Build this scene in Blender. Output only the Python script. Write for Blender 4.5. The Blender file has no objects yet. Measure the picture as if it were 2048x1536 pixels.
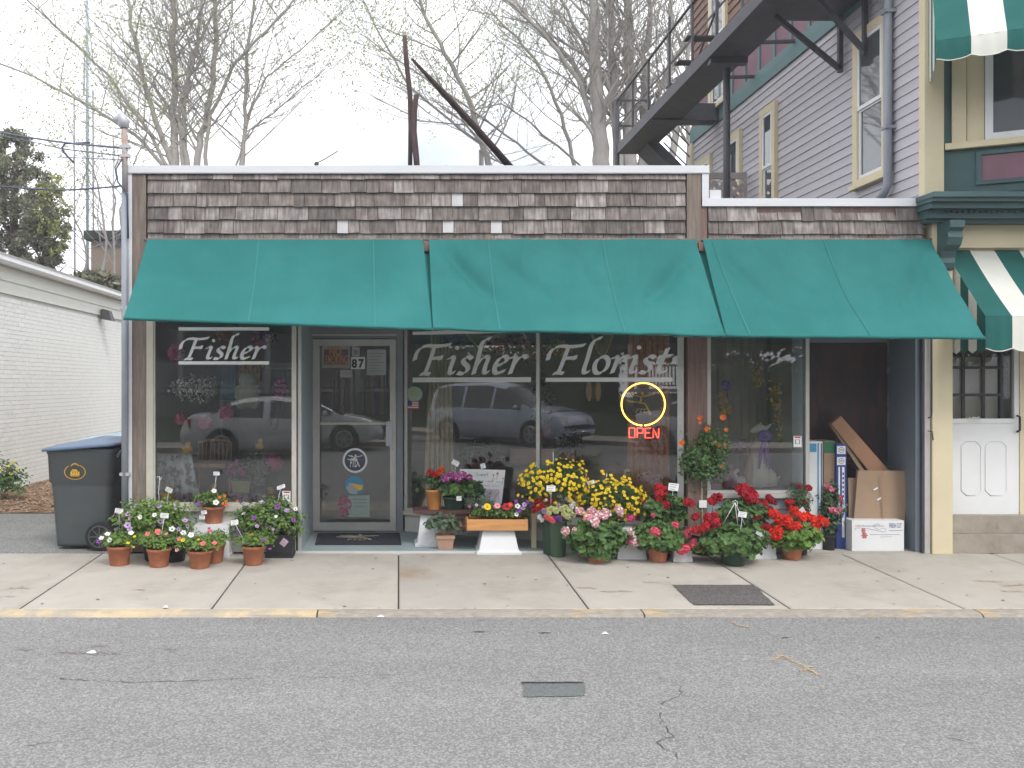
import bpy, math, random
from mathutils import Vector, Matrix, noise as mnoise
R = math.radians
sc = bpy.context.scene
rnd = random.Random(7)

# ------------------------------------------------------------ camera, sky, sun, exposure
D, H, F = 8.82, 1.656, 1800.0        # metres to the shop front, eye height, focal length in photo pixels
cam_d = bpy.data.cameras.new('camera')
cam = bpy.data.objects.new('camera', cam_d)
sc.collection.objects.link(cam)
cam.location = (0, -D, H)
cam.rotation_euler = (R(90), 0, 0)
cam_d.sensor_width = 36.0
cam_d.lens = F / 2048 * 36
cam_d.shift_x = (1024 - 797) / 2048
cam_d.clip_start = 0.1
cam_d.clip_end = 1500
sc.camera = cam

SUN_EL, SUN_ROT = 52, 152            # degrees
world = bpy.data.worlds.new('World')
sc.world = world
world.use_nodes = True
wn = world.node_tree
wn.nodes.clear()
w_out = wn.nodes.new('ShaderNodeOutputWorld')
w_bg = wn.nodes.new('ShaderNodeBackground')
w_sky = wn.nodes.new('ShaderNodeTexSky')
w_sky.sky_type = 'NISHITA'
w_sky.sun_disc = False
w_sky.sun_elevation = R(SUN_EL)
w_sky.sun_rotation = R(SUN_ROT)
w_sky.air_density = 1.0
w_sky.dust_density = 4.0
w_hsv = wn.nodes.new('ShaderNodeHueSaturation')
w_hsv.inputs['Saturation'].default_value = 0.35
w_tc = wn.nodes.new('ShaderNodeTexCoord')
w_no = wn.nodes.new('ShaderNodeTexNoise')
w_no.inputs['Scale'].default_value = 2.2
w_no.inputs['Detail'].default_value = 5
w_cl = wn.nodes.new('ShaderNodeValToRGB')       # bright cloud cover, slightly uneven
w_cl.color_ramp.elements[0].position = 0.36
w_cl.color_ramp.elements[0].color = (5.8, 6.4, 7.6, 1)
w_cl.color_ramp.elements[1].position = 0.52
w_cl.color_ramp.elements[1].color = (15.0, 15.2, 15.6, 1)
w_mx = wn.nodes.new('ShaderNodeMix')
w_mx.data_type = 'RGBA'
w_mx.inputs[0].default_value = 0.82
wl = wn.links.new
wl(w_tc.outputs['Generated'], w_no.inputs['Vector'])
wl(w_no.outputs['Fac'], w_cl.inputs['Fac'])
wl(w_sky.outputs['Color'], w_hsv.inputs['Color'])
wl(w_hsv.outputs['Color'], w_mx.inputs[6])
wl(w_cl.outputs['Color'], w_mx.inputs[7])
wl(w_mx.outputs[2], w_bg.inputs['Color'])
w_bg.inputs['Strength'].default_value = 0.12
wl(w_bg.outputs['Background'], w_out.inputs['Surface'])

VEIL_DENSITY = 0.0024
sun_d = bpy.data.lights.new('sun', 'SUN')
sun_d.energy = 1.3
sun_d.angle = R(14)
sun_d.color = (1.0, 0.96, 0.9)
sun = bpy.data.objects.new('sun', sun_d)
sc.collection.objects.link(sun)
_sa = R(SUN_ROT)
_sd = Vector((math.sin(_sa) * math.cos(R(SUN_EL)), math.cos(_sa) * math.cos(R(SUN_EL)), math.sin(R(SUN_EL))))
sun.rotation_euler = _sd.to_track_quat('Z', 'Y').to_euler()
sun.location = _sd * 30

sc.view_settings.view_transform = 'Standard'
sc.view_settings.look = 'None'
sc.view_settings.exposure = 0.46
sc.view_settings.gamma = 1.0
sc.view_settings.use_curve_mapping = False
sc.render.engine = 'CYCLES'
sc.cycles.use_denoising = True
sc.cycles.max_bounces = 8
sc.cycles.transparent_max_bounces = 24
sc.cycles.caustics_reflective = False
sc.cycles.caustics_refractive = False

# ------------------------------------------------------------ helpers
def P(u, v, y=0.0):
    """photo pixel -> world point on the frontal plane at depth y"""
    z = y + D
    return Vector(((u - 797) / F * z, y, H - (v - 768) / F * z))
def GX(u, y): return (u - 797) / F * (y + D)
def GZ(v, y): return H - (v - 768) / F * (y + D)
def gz(y):                        # pavement height: falls 3 % towards the kerb
    return 0.03 * y if y < 0 else 0.0
def gy(v):                        # depth of a point on the pavement seen at row v
    return 1.9206 / ((v - 768) / F + 0.03) - D

def link(o): sc.collection.objects.link(o)
def tag(o, label=None, cat=None, group=None, kind=None):
    if label: o['label'] = label
    if cat: o['category'] = cat
    if group: o['group'] = group
    if kind: o['kind'] = kind
    return o
def thing(name, label, cat, loc=(0, 0, 0), rz=0.0, group=None):
    o = bpy.data.objects.new(name, None)
    o.empty_display_size = 0.1
    o.location = loc
    o.rotation_euler = (0, 0, rz)
    link(o)
    return tag(o, label, cat, group)
def wloc(o):
    v = Vector((0, 0, 0))
    while o is not None:
        v += Vector(o.location)
        o = o.parent
    return v

class MB:
    def __init__(s): s.v = []; s.f = []; s.m = []; s.cur = 0; s.smooth = []
    def add(s, vs, fs, sm=False):
        b = len(s.v)
        s.v.extend([tuple(p) for p in vs])
        for f in fs:
            s.f.append(tuple(b + i for i in f)); s.m.append(s.cur); s.smooth.append(sm)
        return s
    def mi(s, i): s.cur = i; return s
    def box(s, x0, x1, y0, y1, z0, z1):
        vs = [(x0,y0,z0),(x1,y0,z0),(x1,y1,z0),(x0,y1,z0),(x0,y0,z1),(x1,y0,z1),(x1,y1,z1),(x0,y1,z1)]
        return s.add(vs, [(0,3,2,1),(4,5,6,7),(0,1,5,4),(1,2,6,5),(2,3,7,6),(3,0,4,7)])
    def hexa(s, vs):
        return s.add(vs, [(0,3,2,1),(4,5,6,7),(0,1,5,4),(1,2,6,5),(2,3,7,6),(3,0,4,7)])
    def bar(s, a, b, w, t, up=(0, 0, 1)):
        """rectangular bar from a to b, w across (horizontal-ish) and t along up"""
        a = Vector(a); b = Vector(b); d = (b - a).normalized(); up = Vector(up)
        if abs(d.dot(up)) > 0.98: up = Vector((0, 1, 0))
        sd = d.cross(up).normalized(); up = sd.cross(d).normalized()
        sd *= w / 2; up = up * t / 2
        return s.hexa([a-sd-up, a+sd-up, b+sd-up, b-sd-up, a-sd+up, a+sd+up, b+sd+up, b-sd+up])
    def obox(s, c, ax, ay, hx, hy, z0, z1):
        """box with horizontal axes ax, ay (unit 2-vectors) and half sizes"""
        c = Vector(c); ax = Vector((ax[0], ax[1], 0)) * hx; ay = Vector((ay[0], ay[1], 0)) * hy
        q = [c-ax-ay, c+ax-ay, c+ax+ay, c-ax+ay]
        return s.hexa([(p.x, p.y, z0) for p in q] + [(p.x, p.y, z1) for p in q])
    def tube(s, pts, rad, n=6, caps=True, sm=True):
        pts = [Vector(p) for p in pts]
        if not hasattr(rad, '__len__'): rad = [rad] * len(pts)
        vs = []; fs = []; prev = None
        for i, p in enumerate(pts):
            d = (pts[min(i+1, len(pts)-1)] - pts[max(i-1, 0)])
            if d.length < 1e-9: d = Vector((0, 0, 1))
            d.normalize()
            if prev is None:
                a = Vector((0, 0, 1)) if abs(d.z) < 0.9 else Vector((1, 0, 0))
                prev = d.cross(a).normalized()
            e = (prev - d * prev.dot(d))
            if e.length < 1e-6: e = d.orthogonal()
            e.normalize(); prev = e; g = d.cross(e)
            for k in range(n):
                t = 2 * math.pi * k / n
                vs.append(p + (e * math.cos(t) + g * math.sin(t)) * rad[i])
        for i in range(len(pts) - 1):
            for k in range(n):
                fs.append((i*n+k, i*n+(k+1) % n, (i+1)*n+(k+1) % n, (i+1)*n+k))
        s.add(vs, fs, sm)
        if caps:
            b = len(s.v) - len(vs); m = (len(pts)-1)*n
            s.f.append(tuple(b+k for k in reversed(range(n)))); s.m.append(s.cur); s.smooth.append(False)
            s.f.append(tuple(b+m+k for k in range(n))); s.m.append(s.cur); s.smooth.append(False)
        return s
    def lathe(s, prof, n=20, c=(0, 0, 0), sm=True, sx=1, sy=1):
        vs = []; fs = []
        for (r, z) in prof:
            for k in range(n):
                t = 2*math.pi*k/n
                vs.append((c[0]+r*sx*math.cos(t), c[1]+r*sy*math.sin(t), c[2]+z))
        for i in range(len(prof)-1):
            for k in range(n):
                fs.append((i*n+k, i*n+(k+1) % n, (i+1)*n+(k+1) % n, (i+1)*n+k))
        return s.add(vs, fs, sm)
    def disc(s, c, r, nrm, n=20):
        c = Vector(c); nrm = Vector(nrm).normalized(); e = nrm.orthogonal().normalized(); g = nrm.cross(e)
        return s.add([c + (e*math.cos(2*math.pi*k/n) + g*math.sin(2*math.pi*k/n))*r for k in range(n)], [tuple(range(n))])
    def cyl(s, a, b, r, n=16): return s.tube([a, b], r, n)
    def ell(s, c, r, n=14, m=8):
        prof = []
        for i in range(m+1):
            t = -math.pi/2 + math.pi*i/m
            prof.append((max(1e-4, math.cos(t)), math.sin(t)))
        vs = []; fs = []
        for (q, z) in prof:
            for k in range(n):
                t = 2*math.pi*k/n
                vs.append((c[0]+q*r[0]*math.cos(t), c[1]+q*r[1]*math.sin(t), c[2]+z*r[2]))
        for i in range(m):
            for k in range(n):
                fs.append((i*n+k, i*n+(k+1) % n, (i+1)*n+(k+1) % n, (i+1)*n+k))
        return s.add(vs, fs, True)
    def poly(s, pts, th=None, d=(0, 0, 0)):
        """planar polygon, optionally extruded along d*th"""
        pts = [Vector(p) for p in pts]; n = len(pts)
        if th is None: return s.add(pts, [tuple(range(n))])
        d = Vector(d)*th
        return s.add(pts + [p+d for p in pts], [tuple(range(n)), tuple(reversed(range(n, 2*n)))] +
                     [(i, n+i, n+(i+1) % n, (i+1) % n) for i in range(n)])
    def mesh(s, name, mats, off=Vector((0, 0, 0))):
        me = bpy.data.meshes.new(name)
        me.from_pydata([(a-off.x, b-off.y, c-off.z) for a, b, c in s.v], [], s.f)
        if not isinstance(mats, (list, tuple)): mats = [mats]
        for m in mats: me.materials.append(m)
        me.polygons.foreach_set('material_index', s.m)
        me.polygons.foreach_set('use_smooth', s.smooth)
        me.update()
        return me
    def build(s, name, mats, parent=None, label=None, cat=None, group=None, kind=None, world=True, loc=None):
        """world=True: the vertices are world coordinates and the object is put where its mesh is"""
        off = Vector((0, 0, 0))
        if world and loc is None:
            xs = [p[0] for p in s.v]; ys = [p[1] for p in s.v]; zs = [p[2] for p in s.v]
            off = Vector(((min(xs)+max(xs))/2, (min(ys)+max(ys))/2, min(zs)))
        o = bpy.data.objects.new(name, s.mesh(name, mats, off))
        if world and loc is None:
            o.location = off - (wloc(parent) if parent else Vector((0, 0, 0)))
        elif loc is not None: o.location = loc
        o.parent = parent
        link(o)
        return tag(o, label, cat, group, kind)
def inst(me, name, parent, loc, rot=(0, 0, 0), scale=(1, 1, 1)):
    o = bpy.data.objects.new(name, me)
    o.location = loc; o.rotation_euler = rot
    o.scale = scale if hasattr(scale, '__len__') else (scale,)*3
    o.parent = parent
    link(o)
    return o

# ------------------------------------------------------------ materials
def srgb(r, g, b):
    f = lambda c: (c/255/12.92) if c/255 <= 0.04045 else ((c/255+0.055)/1.055)**2.4
    return (f(r), f(g), f(b))
def M(name, col, rough=0.6, var=0.12, vs=6.0, col2=None, c2=(0.5, 0.62), c2s=3.0, bump=0.0, bs=60.0,
      metal=0.0, spec=0.4, st=(1, 1, 1), orand=0.0, sub=0.0, trans=0.0, coat=0.0):
    m = bpy.data.materials.new(name); m.use_nodes = True
    nt = m.node_tree; N = nt.nodes; L = nt.links.new
    b = N['Principled BSDF']
    tc = N.new('ShaderNodeTexCoord'); mp = N.new('ShaderNodeMapping'); mp.inputs['Scale'].default_value = st
    L(tc.outputs['Object'], mp.inputs['Vector'])
    no = N.new('ShaderNodeTexNoise'); no.inputs['Scale'].default_value = vs; no.inputs['Detail'].default_value = 6
    no.inputs['Roughness'].default_value = 0.6
    L(mp.outputs['Vector'], no.inputs['Vector'])
    rp = N.new('ShaderNodeValToRGB')
    rp.color_ramp.elements[0].position = 0.28; rp.color_ramp.elements[1].position = 0.72
    rp.color_ramp.elements[0].color = tuple(c*(1-var) for c in col)+(1,)
    rp.color_ramp.elements[1].color = tuple(min(1, c*(1+var)) for c in col)+(1,)
    L(no.outputs['Fac'], rp.inputs['Fac'])
    out = rp.outputs['Color']
    if col2 is not None:
        n2 = N.new('ShaderNodeTexNoise'); n2.inputs['Scale'].default_value = c2s; n2.inputs['Detail'].default_value = 8
        n2.inputs['Roughness'].default_value = 0.65
        L(mp.outputs['Vector'], n2.inputs['Vector'])
        r2 = N.new('ShaderNodeValToRGB'); r2.color_ramp.elements[0].position = c2[0]; r2.color_ramp.elements[1].position = c2[1]
        L(n2.outputs['Fac'], r2.inputs['Fac'])
        mx = N.new('ShaderNodeMix'); mx.data_type = 'RGBA'
        L(r2.outputs['Color'], mx.inputs[0]); L(out, mx.inputs[6]); mx.inputs[7].default_value = tuple(col2)+(1,)
        out = mx.outputs[2]
    if orand:
        oi = N.new('ShaderNodeObjectInfo'); mr = N.new('ShaderNodeMapRange')
        mr.inputs['To Min'].default_value = 1-orand; mr.inputs['To Max'].default_value = 1+orand
        L(oi.outputs['Random'], mr.inputs['Value'])
        hs = N.new('ShaderNodeHueSaturation'); L(mr.outputs['Result'], hs.inputs['Value']); L(out, hs.inputs['Color'])
        out = hs.outputs['Color']
    L(out, b.inputs['Base Color'])
    b.inputs['Roughness'].default_value = rough; b.inputs['Metallic'].default_value = metal
    b.inputs['Specular IOR Level'].default_value = spec
    if coat: b.inputs['Coat Weight'].default_value = coat
    if bump:
        n3 = N.new('ShaderNodeTexNoise'); n3.inputs['Scale'].default_value = bs; n3.inputs['Detail'].default_value = 5
        L(mp.outputs['Vector'], n3.inputs['Vector'])
        bp = N.new('ShaderNodeBump'); bp.inputs['Strength'].default_value = bump; bp.inputs['Distance'].default_value = 0.01
        L(n3.outputs['Fac'], bp.inputs['Height']); L(bp.outputs['Normal'], b.inputs['Normal'])
    if trans:
        tr = N.new('ShaderNodeBsdfTranslucent'); L(out, tr.inputs['Color'])
        ms = N.new('ShaderNodeMixShader'); ms.inputs[0].default_value = trans
        o = N['Material Output']
        L(b.outputs['BSDF'], ms.inputs[1]); L(tr.outputs['BSDF'], ms.inputs[2]); L(ms.outputs[0], o.inputs['Surface'])
    return m
def glass(name, tint=(0.985, 0.995, 0.99), ior=1.82, rough=0.0):
    m = bpy.data.materials.new(name); m.use_nodes = True
    nt = m.node_tree; N = nt.nodes; L = nt.links.new
    N.remove(N['Principled BSDF'])
    t = N.new('ShaderNodeBsdfTransparent'); t.inputs['Color'].default_value = tint+(1,)
    g = N.new('ShaderNodeBsdfGlossy'); g.inputs['Roughness'].default_value = rough
    f = N.new('ShaderNodeFresnel'); f.inputs['IOR'].default_value = ior
    x = N.new('ShaderNodeMixShader')
    # dust and wiping smears; the pale film also stands in for veiling glare
    tc = N.new('ShaderNodeTexCoord'); mp = N.new('ShaderNodeMapping'); mp.inputs['Scale'].default_value = (2.5, 2.5, 1.2); mp.inputs['Rotation'].default_value = (0, .5, 0)
    sn = N.new('ShaderNodeTexNoise'); sn.inputs['Scale'].default_value = 1.6; sn.inputs['Detail'].default_value = 7; sn.inputs['Distortion'].default_value = 1.4
    sr = N.new('ShaderNodeMapRange'); sr.inputs['From Min'].default_value = .35; sr.inputs['From Max'].default_value = .8; sr.inputs['To Min'].default_value = .0; sr.inputs['To Max'].default_value = .04
    df = N.new('ShaderNodeBsdfDiffuse'); df.inputs['Color'].default_value = (.6, .6, .6, 1); y = N.new('ShaderNodeMixShader')
    L(tc.outputs['Object'], mp.inputs['Vector']); L(mp.outputs[0], sn.inputs['Vector']); L(sn.outputs['Fac'], sr.inputs['Value']); L(sr.outputs[0], y.inputs[0])
    L(f.outputs[0], x.inputs[0]); L(t.outputs[0], x.inputs[1]); L(g.outputs[0], x.inputs[2])
    L(x.outputs[0], y.inputs[1]); L(df.outputs[0], y.inputs[2]); L(y.outputs[0], N['Material Output'].inputs['Surface'])
    return m
def emit(name, col, s):
    m = bpy.data.materials.new(name); m.use_nodes = True
    b = m.node_tree.nodes['Principled BSDF']
    b.inputs['Base Color'].default_value = col+(1,)
    b.inputs['Emission Color'].default_value = col+(1,); b.inputs['Emission Strength'].default_value = s
    return m

def asphalt(name, base, lo, hi, patchy=0.12):
    m = bpy.data.materials.new(name); m.use_nodes = True
    nt = m.node_tree; N = nt.nodes; L = nt.links.new; b = N['Principled BSDF']
    tc = N.new('ShaderNodeTexCoord')
    v = N.new('ShaderNodeTexVoronoi'); v.inputs['Scale'].default_value = 105
    L(tc.outputs['Object'], v.inputs['Vector'])
    bw = N.new('ShaderNodeRGBToBW'); L(v.outputs['Color'], bw.inputs[0])
    r = N.new('ShaderNodeValToRGB')
    r.color_ramp.elements[0].position = 0.15; r.color_ramp.elements[0].color = tuple(c*lo for c in base)+(1,)
    r.color_ramp.elements[1].position = 0.9; r.color_ramp.elements[1].color = tuple(c*hi for c in base)+(1,)
    e = r.color_ramp.elements.new(0.55); e.color = tuple(base)+(1,)
    L(bw.outputs[0], r.inputs['Fac'])
    n1 = N.new('ShaderNodeTexNoise'); n1.inputs['Scale'].default_value = 0.9; n1.inputs['Detail'].default_value = 7
    n1.inputs['Roughness'].default_value = 0.7
    wp = N.new('ShaderNodeMapping'); wp.inputs['Scale'].default_value = (0.3, 1.3, 1); L(tc.outputs['Object'], wp.inputs['Vector']); L(wp.outputs[0], n1.inputs['Vector'])
    mr = N.new('ShaderNodeMapRange'); mr.inputs['From Min'].default_value = 0.3; mr.inputs['From Max'].default_value = 0.7
    mr.inputs['To Min'].default_value = 1-patchy; mr.inputs['To Max'].default_value = 1+patchy
    L(n1.outputs['Fac'], mr.inputs['Value'])
    h = N.new('ShaderNodeHueSaturation'); L(mr.outputs[0], h.inputs['Value']); L(r.outputs['Color'], h.inputs['Color'])
    L(h.outputs['Color'], b.inputs['Base Color'])
    b.inputs['Roughness'].default_value = 0.85
    bp = N.new('ShaderNodeBump'); bp.inputs['Strength'].default_value = 0.5; bp.inputs['Distance'].default_value = 0.006
    L(v.outputs['Distance'], bp.inputs['Height']); L(bp.outputs['Normal'], b.inputs['Normal'])
    return m

MT = {}
MT['asphalt'] = asphalt('asphalt', (0.212, 0.209, 0.207), 0.68, 1.48)
MT['asphalt_patch'] = asphalt('asphalt_patch', (0.125, 0.135, 0.135), 0.8, 1.25, 0.05)
MT['asphalt_dark'] = asphalt('asphalt_dark', (0.1, 0.092, 0.09), 0.6, 1.6, 0.1)
MT['driveway'] = asphalt('driveway_asphalt', (0.19, 0.19, 0.185), 0.6, 1.6, 0.2)
MT['concrete'] = M('concrete', (0.4, 0.37, 0.33), 0.85, 0.09, 2.2, col2=(0.31, 0.28, 0.24), c2=(0.5, 0.72), c2s=1.4, bump=0.25, bs=180, orand=0.05)
_c = MT['concrete'].copy(); _c.name = 'rust_stained_concrete'; MT['concrete_rust'] = _c
_n = _c.node_tree; _b = _n.nodes['Principled BSDF']; _src = _b.inputs['Base Color'].links[0].from_socket
_t = _n.nodes.new('ShaderNodeTexCoord'); _m = _n.nodes.new('ShaderNodeMapping'); _m.inputs['Location'].default_value = (1.9, -.35, 0); _m.inputs['Scale'].default_value = (3.0, 3.4, 1)
_g = _n.nodes.new('ShaderNodeTexGradient'); _g.gradient_type = 'SPHERICAL'; _z = _n.nodes.new('ShaderNodeTexNoise'); _z.inputs['Scale'].default_value = 6; _z.inputs['Detail'].default_value = 7
_q = _n.nodes.new('ShaderNodeMath'); _q.operation = 'MULTIPLY'; _x = _n.nodes.new('ShaderNodeMix'); _x.data_type = 'RGBA'; _x.inputs[7].default_value = (.24, .13, .05, 1)
_n.links.new(_t.outputs['Object'], _m.inputs['Vector']); _n.links.new(_m.outputs[0], _g.inputs['Vector']); _n.links.new(_t.outputs['Object'], _z.inputs['Vector'])
_n.links.new(_g.outputs['Fac'], _q.inputs[0]); _n.links.new(_z.outputs['Fac'], _q.inputs[1]); _n.links.new(_q.outputs[0], _x.inputs[0]); _n.links.new(_src, _x.inputs[6]); _n.links.new(_x.outputs[2], _b.inputs['Base Color'])
MT['kerb'] = M('kerb_concrete', (0.3, 0.27, 0.23), 0.85, 0.25, 14, col2=(0.5, 0.36, 0.17), c2=(0.58, 0.7), c2s=2.2, bump=0.5, bs=60, st=(1, 3, 3))
MT['kerb_yellow'] = M('kerb_yellow_paint', (0.5, 0.4, 0.26), 0.8, 0.15, 12, col2=(0.36, 0.32, 0.26), c2=(0.44, 0.6), c2s=4, bump=0.4, bs=60)
MT['lattice'] = M('pale_brown_lattice', (0.34, 0.3, 0.29), 0.8, 0.15, 6)
MT['joint'] = M('joint_dirt', (0.07, 0.06, 0.05), 0.95, 0.3, 30)
MT['crack'] = M('crack_dark', (0.045, 0.045, 0.05), 0.95, 0.3, 30)
MT['ground'] = M('ground_soil', (0.12, 0.11, 0.07), 0.95, 0.3, 1.0)
MT['grass'] = M('grass_green', (0.035, 0.06, 0.022), 0.9, 0.3, 3.0, bump=0.5)
MT['mulch'] = M('mulch_bark', (0.2, 0.13, 0.085), 0.95, 0.45, 22, bump=1.0, bs=50)
MT['mulch2'] = M('mulch_chip', (0.3, 0.2, 0.13), 0.9, 0.3, 9, orand=0.4)
MT['shingle'] = None
MT['oldwood'] = M('weathered_wood', (0.2, 0.16, 0.135), 0.85, 0.35, 5, st=(9, 9, 0.7), bump=0.3, bs=40, col2=(0.13, 0.1, 0.085), c2=(0.5, 0.7), c2s=1.3)
MT['oldwood_red'] = M('weathered_brown_wood', (0.19, 0.125, 0.105), 0.85, 0.3, 5, st=(9, 9, 0.5), bump=0.25, bs=40)
MT['flashing'] = M('white_metal_flashing', (0.62, 0.63, 0.66), 0.4, 0.05, 3, st=(1, 1, 6), col2=(0.55, 0.5, 0.45), c2=(0.66, 0.8), c2s=5)
MT['alum'] = M('aluminium_frame', (0.5, 0.49, 0.47), 0.38, 0.07, 8, metal=0.35, bump=0.05)
MT['alum_cream'] = M('cream_frame', (0.5, 0.47, 0.41), 0.5, 0.08, 8)
MT['alum_dark'] = M('door_jamb_grey', (0.2, 0.215, 0.235), 0.55, 0.08, 8)
MT['bulk'] = M('bulkhead_blue_grey', (0.28, 0.33, 0.36), 0.6, 0.08, 4, col2=(0.2, 0.22, 0.22), c2=(0.6, 0.75), c2s=5)
MT['bulk_white'] = M('bulkhead_white', (0.55, 0.55, 0.53), 0.6, 0.06, 4, col2=(0.35, 0.33, 0.3), c2=(0.62, 0.8), c2s=4)
MT['step'] = M('painted_blue_step', (0.27, 0.34, 0.36), 0.65, 0.1, 3, col2=(0.33, 0.32, 0.29), c2=(0.52, 0.62), c2s=4)
MT['bluewall'] = M('slate_blue_wall', (0.16, 0.2, 0.24), 0.7, 0.1, 2.5, col2=(0.2, 0.2, 0.2), c2=(0.6, 0.75), c2s=3)
MT['darkpanel'] = M('dark_red_board', (0.06, 0.033, 0.032), 0.75, 0.3, 3, st=(3, 3, 0.8), col2=(0.035, 0.028, 0.032), c2=(0.45, 0.6), c2s=2)
MT['plaster'] = M('rough_plaster_edge', (0.25, 0.27, 0.28), 0.9, 0.4, 18, bump=1.0, bs=30)
MT['roof'] = M('roof_tar', (0.06, 0.06, 0.06), 0.9, 0.2, 2)
MT['interior_wall'] = M('shop_inner_wall', (0.45, 0.4, 0.36), 0.8, 0.15, 1.5)
MT['interior_floor'] = M('shop_floor', (0.4, 0.36, 0.32), 0.6, 0.2, 2)
MT['curtain'] = M('gold_striped_curtain', (0.78, 0.7, 0.45), 0.85, 0.1, 3, trans=0.15)
MT['sheer'] = M('grey_sheer_curtain', (0.42, 0.39, 0.35), 0.9, 0.1, 2, trans=0.25)
MT['black'] = M('black_plastic', (0.02, 0.02, 0.024), 0.5, 0.2, 8)
MT['iron'] = M('black_painted_iron', (0.06, 0.06, 0.07), 0.55, 0.25, 6, bump=0.1)
MT['white_pl'] = M('white_plastic', (0.72, 0.73, 0.75), 0.5, 0.04, 5)
MT['white_paint'] = M('white_paint', (0.7, 0.71, 0.72), 0.5, 0.05, 3)
MT['paper'] = M('white_paper', (0.78, 0.78, 0.78), 0.8, 0.03, 4)
MT['lettering'] = M('white_lettering', (0.82, 0.82, 0.82), 0.7, 0.03, 4)
MT['terra'] = M('terracotta', (0.42, 0.155, 0.08), 0.75, 0.2, 9, orand=0.13, col2=(0.5, 0.24, 0.15), c2=(0.58, 0.75), c2s=8, bump=0.1)
MT['terra_tan'] = M('tan_clay', (0.4, 0.24, 0.17), 0.8, 0.12, 9, bump=0.1)
MT['terra_orange'] = M('orange_glazed_clay', (0.55, 0.24, 0.07), 0.5, 0.12, 9)
MT['greenpot'] = M('dark_green_plastic', (0.03, 0.07, 0.045), 0.45, 0.1, 8)
MT['bucket'] = M('green_florist_bucket', (0.055, 0.105, 0.06), 0.5, 0.12, 5)
MT['soil'] = M('potting_soil', (0.04, 0.03, 0.022), 0.95, 0.4, 40, bump=0.8)
MT['stem'] = M('green_stem', (0.1, 0.17, 0.05), 0.7, 0.15, 9)
MT['twig'] = M('woody_stem', (0.36, 0.3, 0.22), 0.8, 0.15, 9)
MT['planter'] = M('orange_pine', (0.55, 0.27, 0.1), 0.6, 0.2, 4, st=(1, 8, 8), col2=(0.38, 0.16, 0.06), c2=(0.62, 0.72), c2s=3)
MT['benchwood'] = M('dark_red_bench_wood', (0.1, 0.045, 0.04), 0.65, 0.2, 5, st=(1, 8, 8))
MT['cream'] = M('cream_paint', (0.62, 0.54, 0.37), 0.6, 0.06, 2.5, col2=(0.5, 0.43, 0.3), c2=(0.62, 0.8), c2s=3)
MT['lilac'] = M('lilac_grey_clapboard', (0.45, 0.43, 0.46), 0.7, 0.07, 3, st=(1, 0.4, 6), orand=0.06, col2=(0.36, 0.34, 0.37), c2=(0.54, 0.75), c2s=3)
MT['dgreen'] = M('dark_green_trim', (0.045, 0.095, 0.1), 0.55, 0.1, 4)
MT['bandgreen'] = M('grey_green_band', (0.1, 0.18, 0.185), 0.6, 0.1, 4)
MT['maroon'] = M('maroon_panel', (0.19, 0.1, 0.13), 0.65, 0.1, 4)
MT['brownsh'] = M('brown_shingle', (0.2, 0.12, 0.09), 0.85, 0.3, 8)
MT['pipe'] = M('grey_painted_pipe', (0.25, 0.27, 0.31), 0.5, 0.08, 5)
MT['pipe_rust'] = M('grey_and_rusty_conduit', (0.36, 0.37, 0.4), 0.6, 0.1, 5, col2=(0.36, 0.21, 0.14), c2=(0.44, 0.6), c2s=7)
MT['galv'] = M('galvanised_metal', (0.45, 0.46, 0.49), 0.45, 0.1, 6, metal=0.3)
MT['whitebrick'] = M('white_painted_brick', (0.82, 0.83, 0.81), 0.75, 0.04, 7, col2=(0.5, 0.42, 0.35), c2=(0.7, 0.78), c2s=6, bump=0.25, bs=50, orand=0.035)
MT['mortar'] = M('white_painted_mortar', (0.66, 0.67, 0.65), 0.85, 0.06, 5)
MT['siding_cream'] = M('pale_siding', (0.66, 0.67, 0.62), 0.6, 0.04, 3)
MT['stonestep'] = M('stone_step', (0.3, 0.265, 0.22), 0.85, 0.2, 5, col2=(0.2, 0.17, 0.14), c2=(0.55, 0.7), c2s=4, bump=0.4)
MT['cardboard'] = M('cardboard', (0.33, 0.23, 0.155), 0.8, 0.08, 3, col2=(0.28, 0.17, 0.1), c2=(0.6, 0.72), c2s=3)
MT['cardboard2'] = M('orange_cardboard', (0.36, 0.2, 0.12), 0.8, 0.08, 3)
MT['boxblue'] = M('blue_box_print', (0.03, 0.06, 0.25), 0.6, 0.08, 5)
MT['boxsky'] = M('sky_blue_print', (0.08, 0.3, 0.5), 0.6, 0.08, 5)
MT['boxgreen'] = M('green_print', (0.03, 0.16, 0.08), 0.6, 0.08, 5)
MT['red_print'] = M('red_print', (0.5, 0.05, 0.06), 0.6, 0.08, 5)
MT['grey_print'] = M('grey_print', (0.25, 0.24, 0.3), 0.6, 0.08, 5)
MT['orange_print'] = M('orange_print', (0.6, 0.26, 0.12), 0.6, 0.1, 5)
MT['bin'] = M('green_grey_bin', (0.07, 0.08, 0.085), 0.5, 0.1, 3, bump=0.15, bs=300)
MT['bin_lid'] = M('blue_bin_lid', (0.1, 0.15, 0.24), 0.35, 0.12, 3)
MT['bin2'] = M('dark_bin', (0.03, 0.034, 0.045), 0.5, 0.1, 3)
MT['film'] = M('pale_blue_plastic_film', (0.4, 0.56, 0.62), 0.3, 0.3, 9)
MT['yellow_print'] = M('yellow_print', (0.65, 0.38, 0.03), 0.6, 0.15, 30)
MT['bark'] = M('grey_bark', (0.33, 0.31, 0.295), 0.9, 0.2, 4, st=(1, 1, 0.4))
MT['bark_dark'] = M('dark_wood_pole', (0.075, 0.05, 0.05), 0.9, 0.3, 6, col2=(0.35, 0.13, 0.07), c2=(0.68, 0.72), c2s=4)
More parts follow.
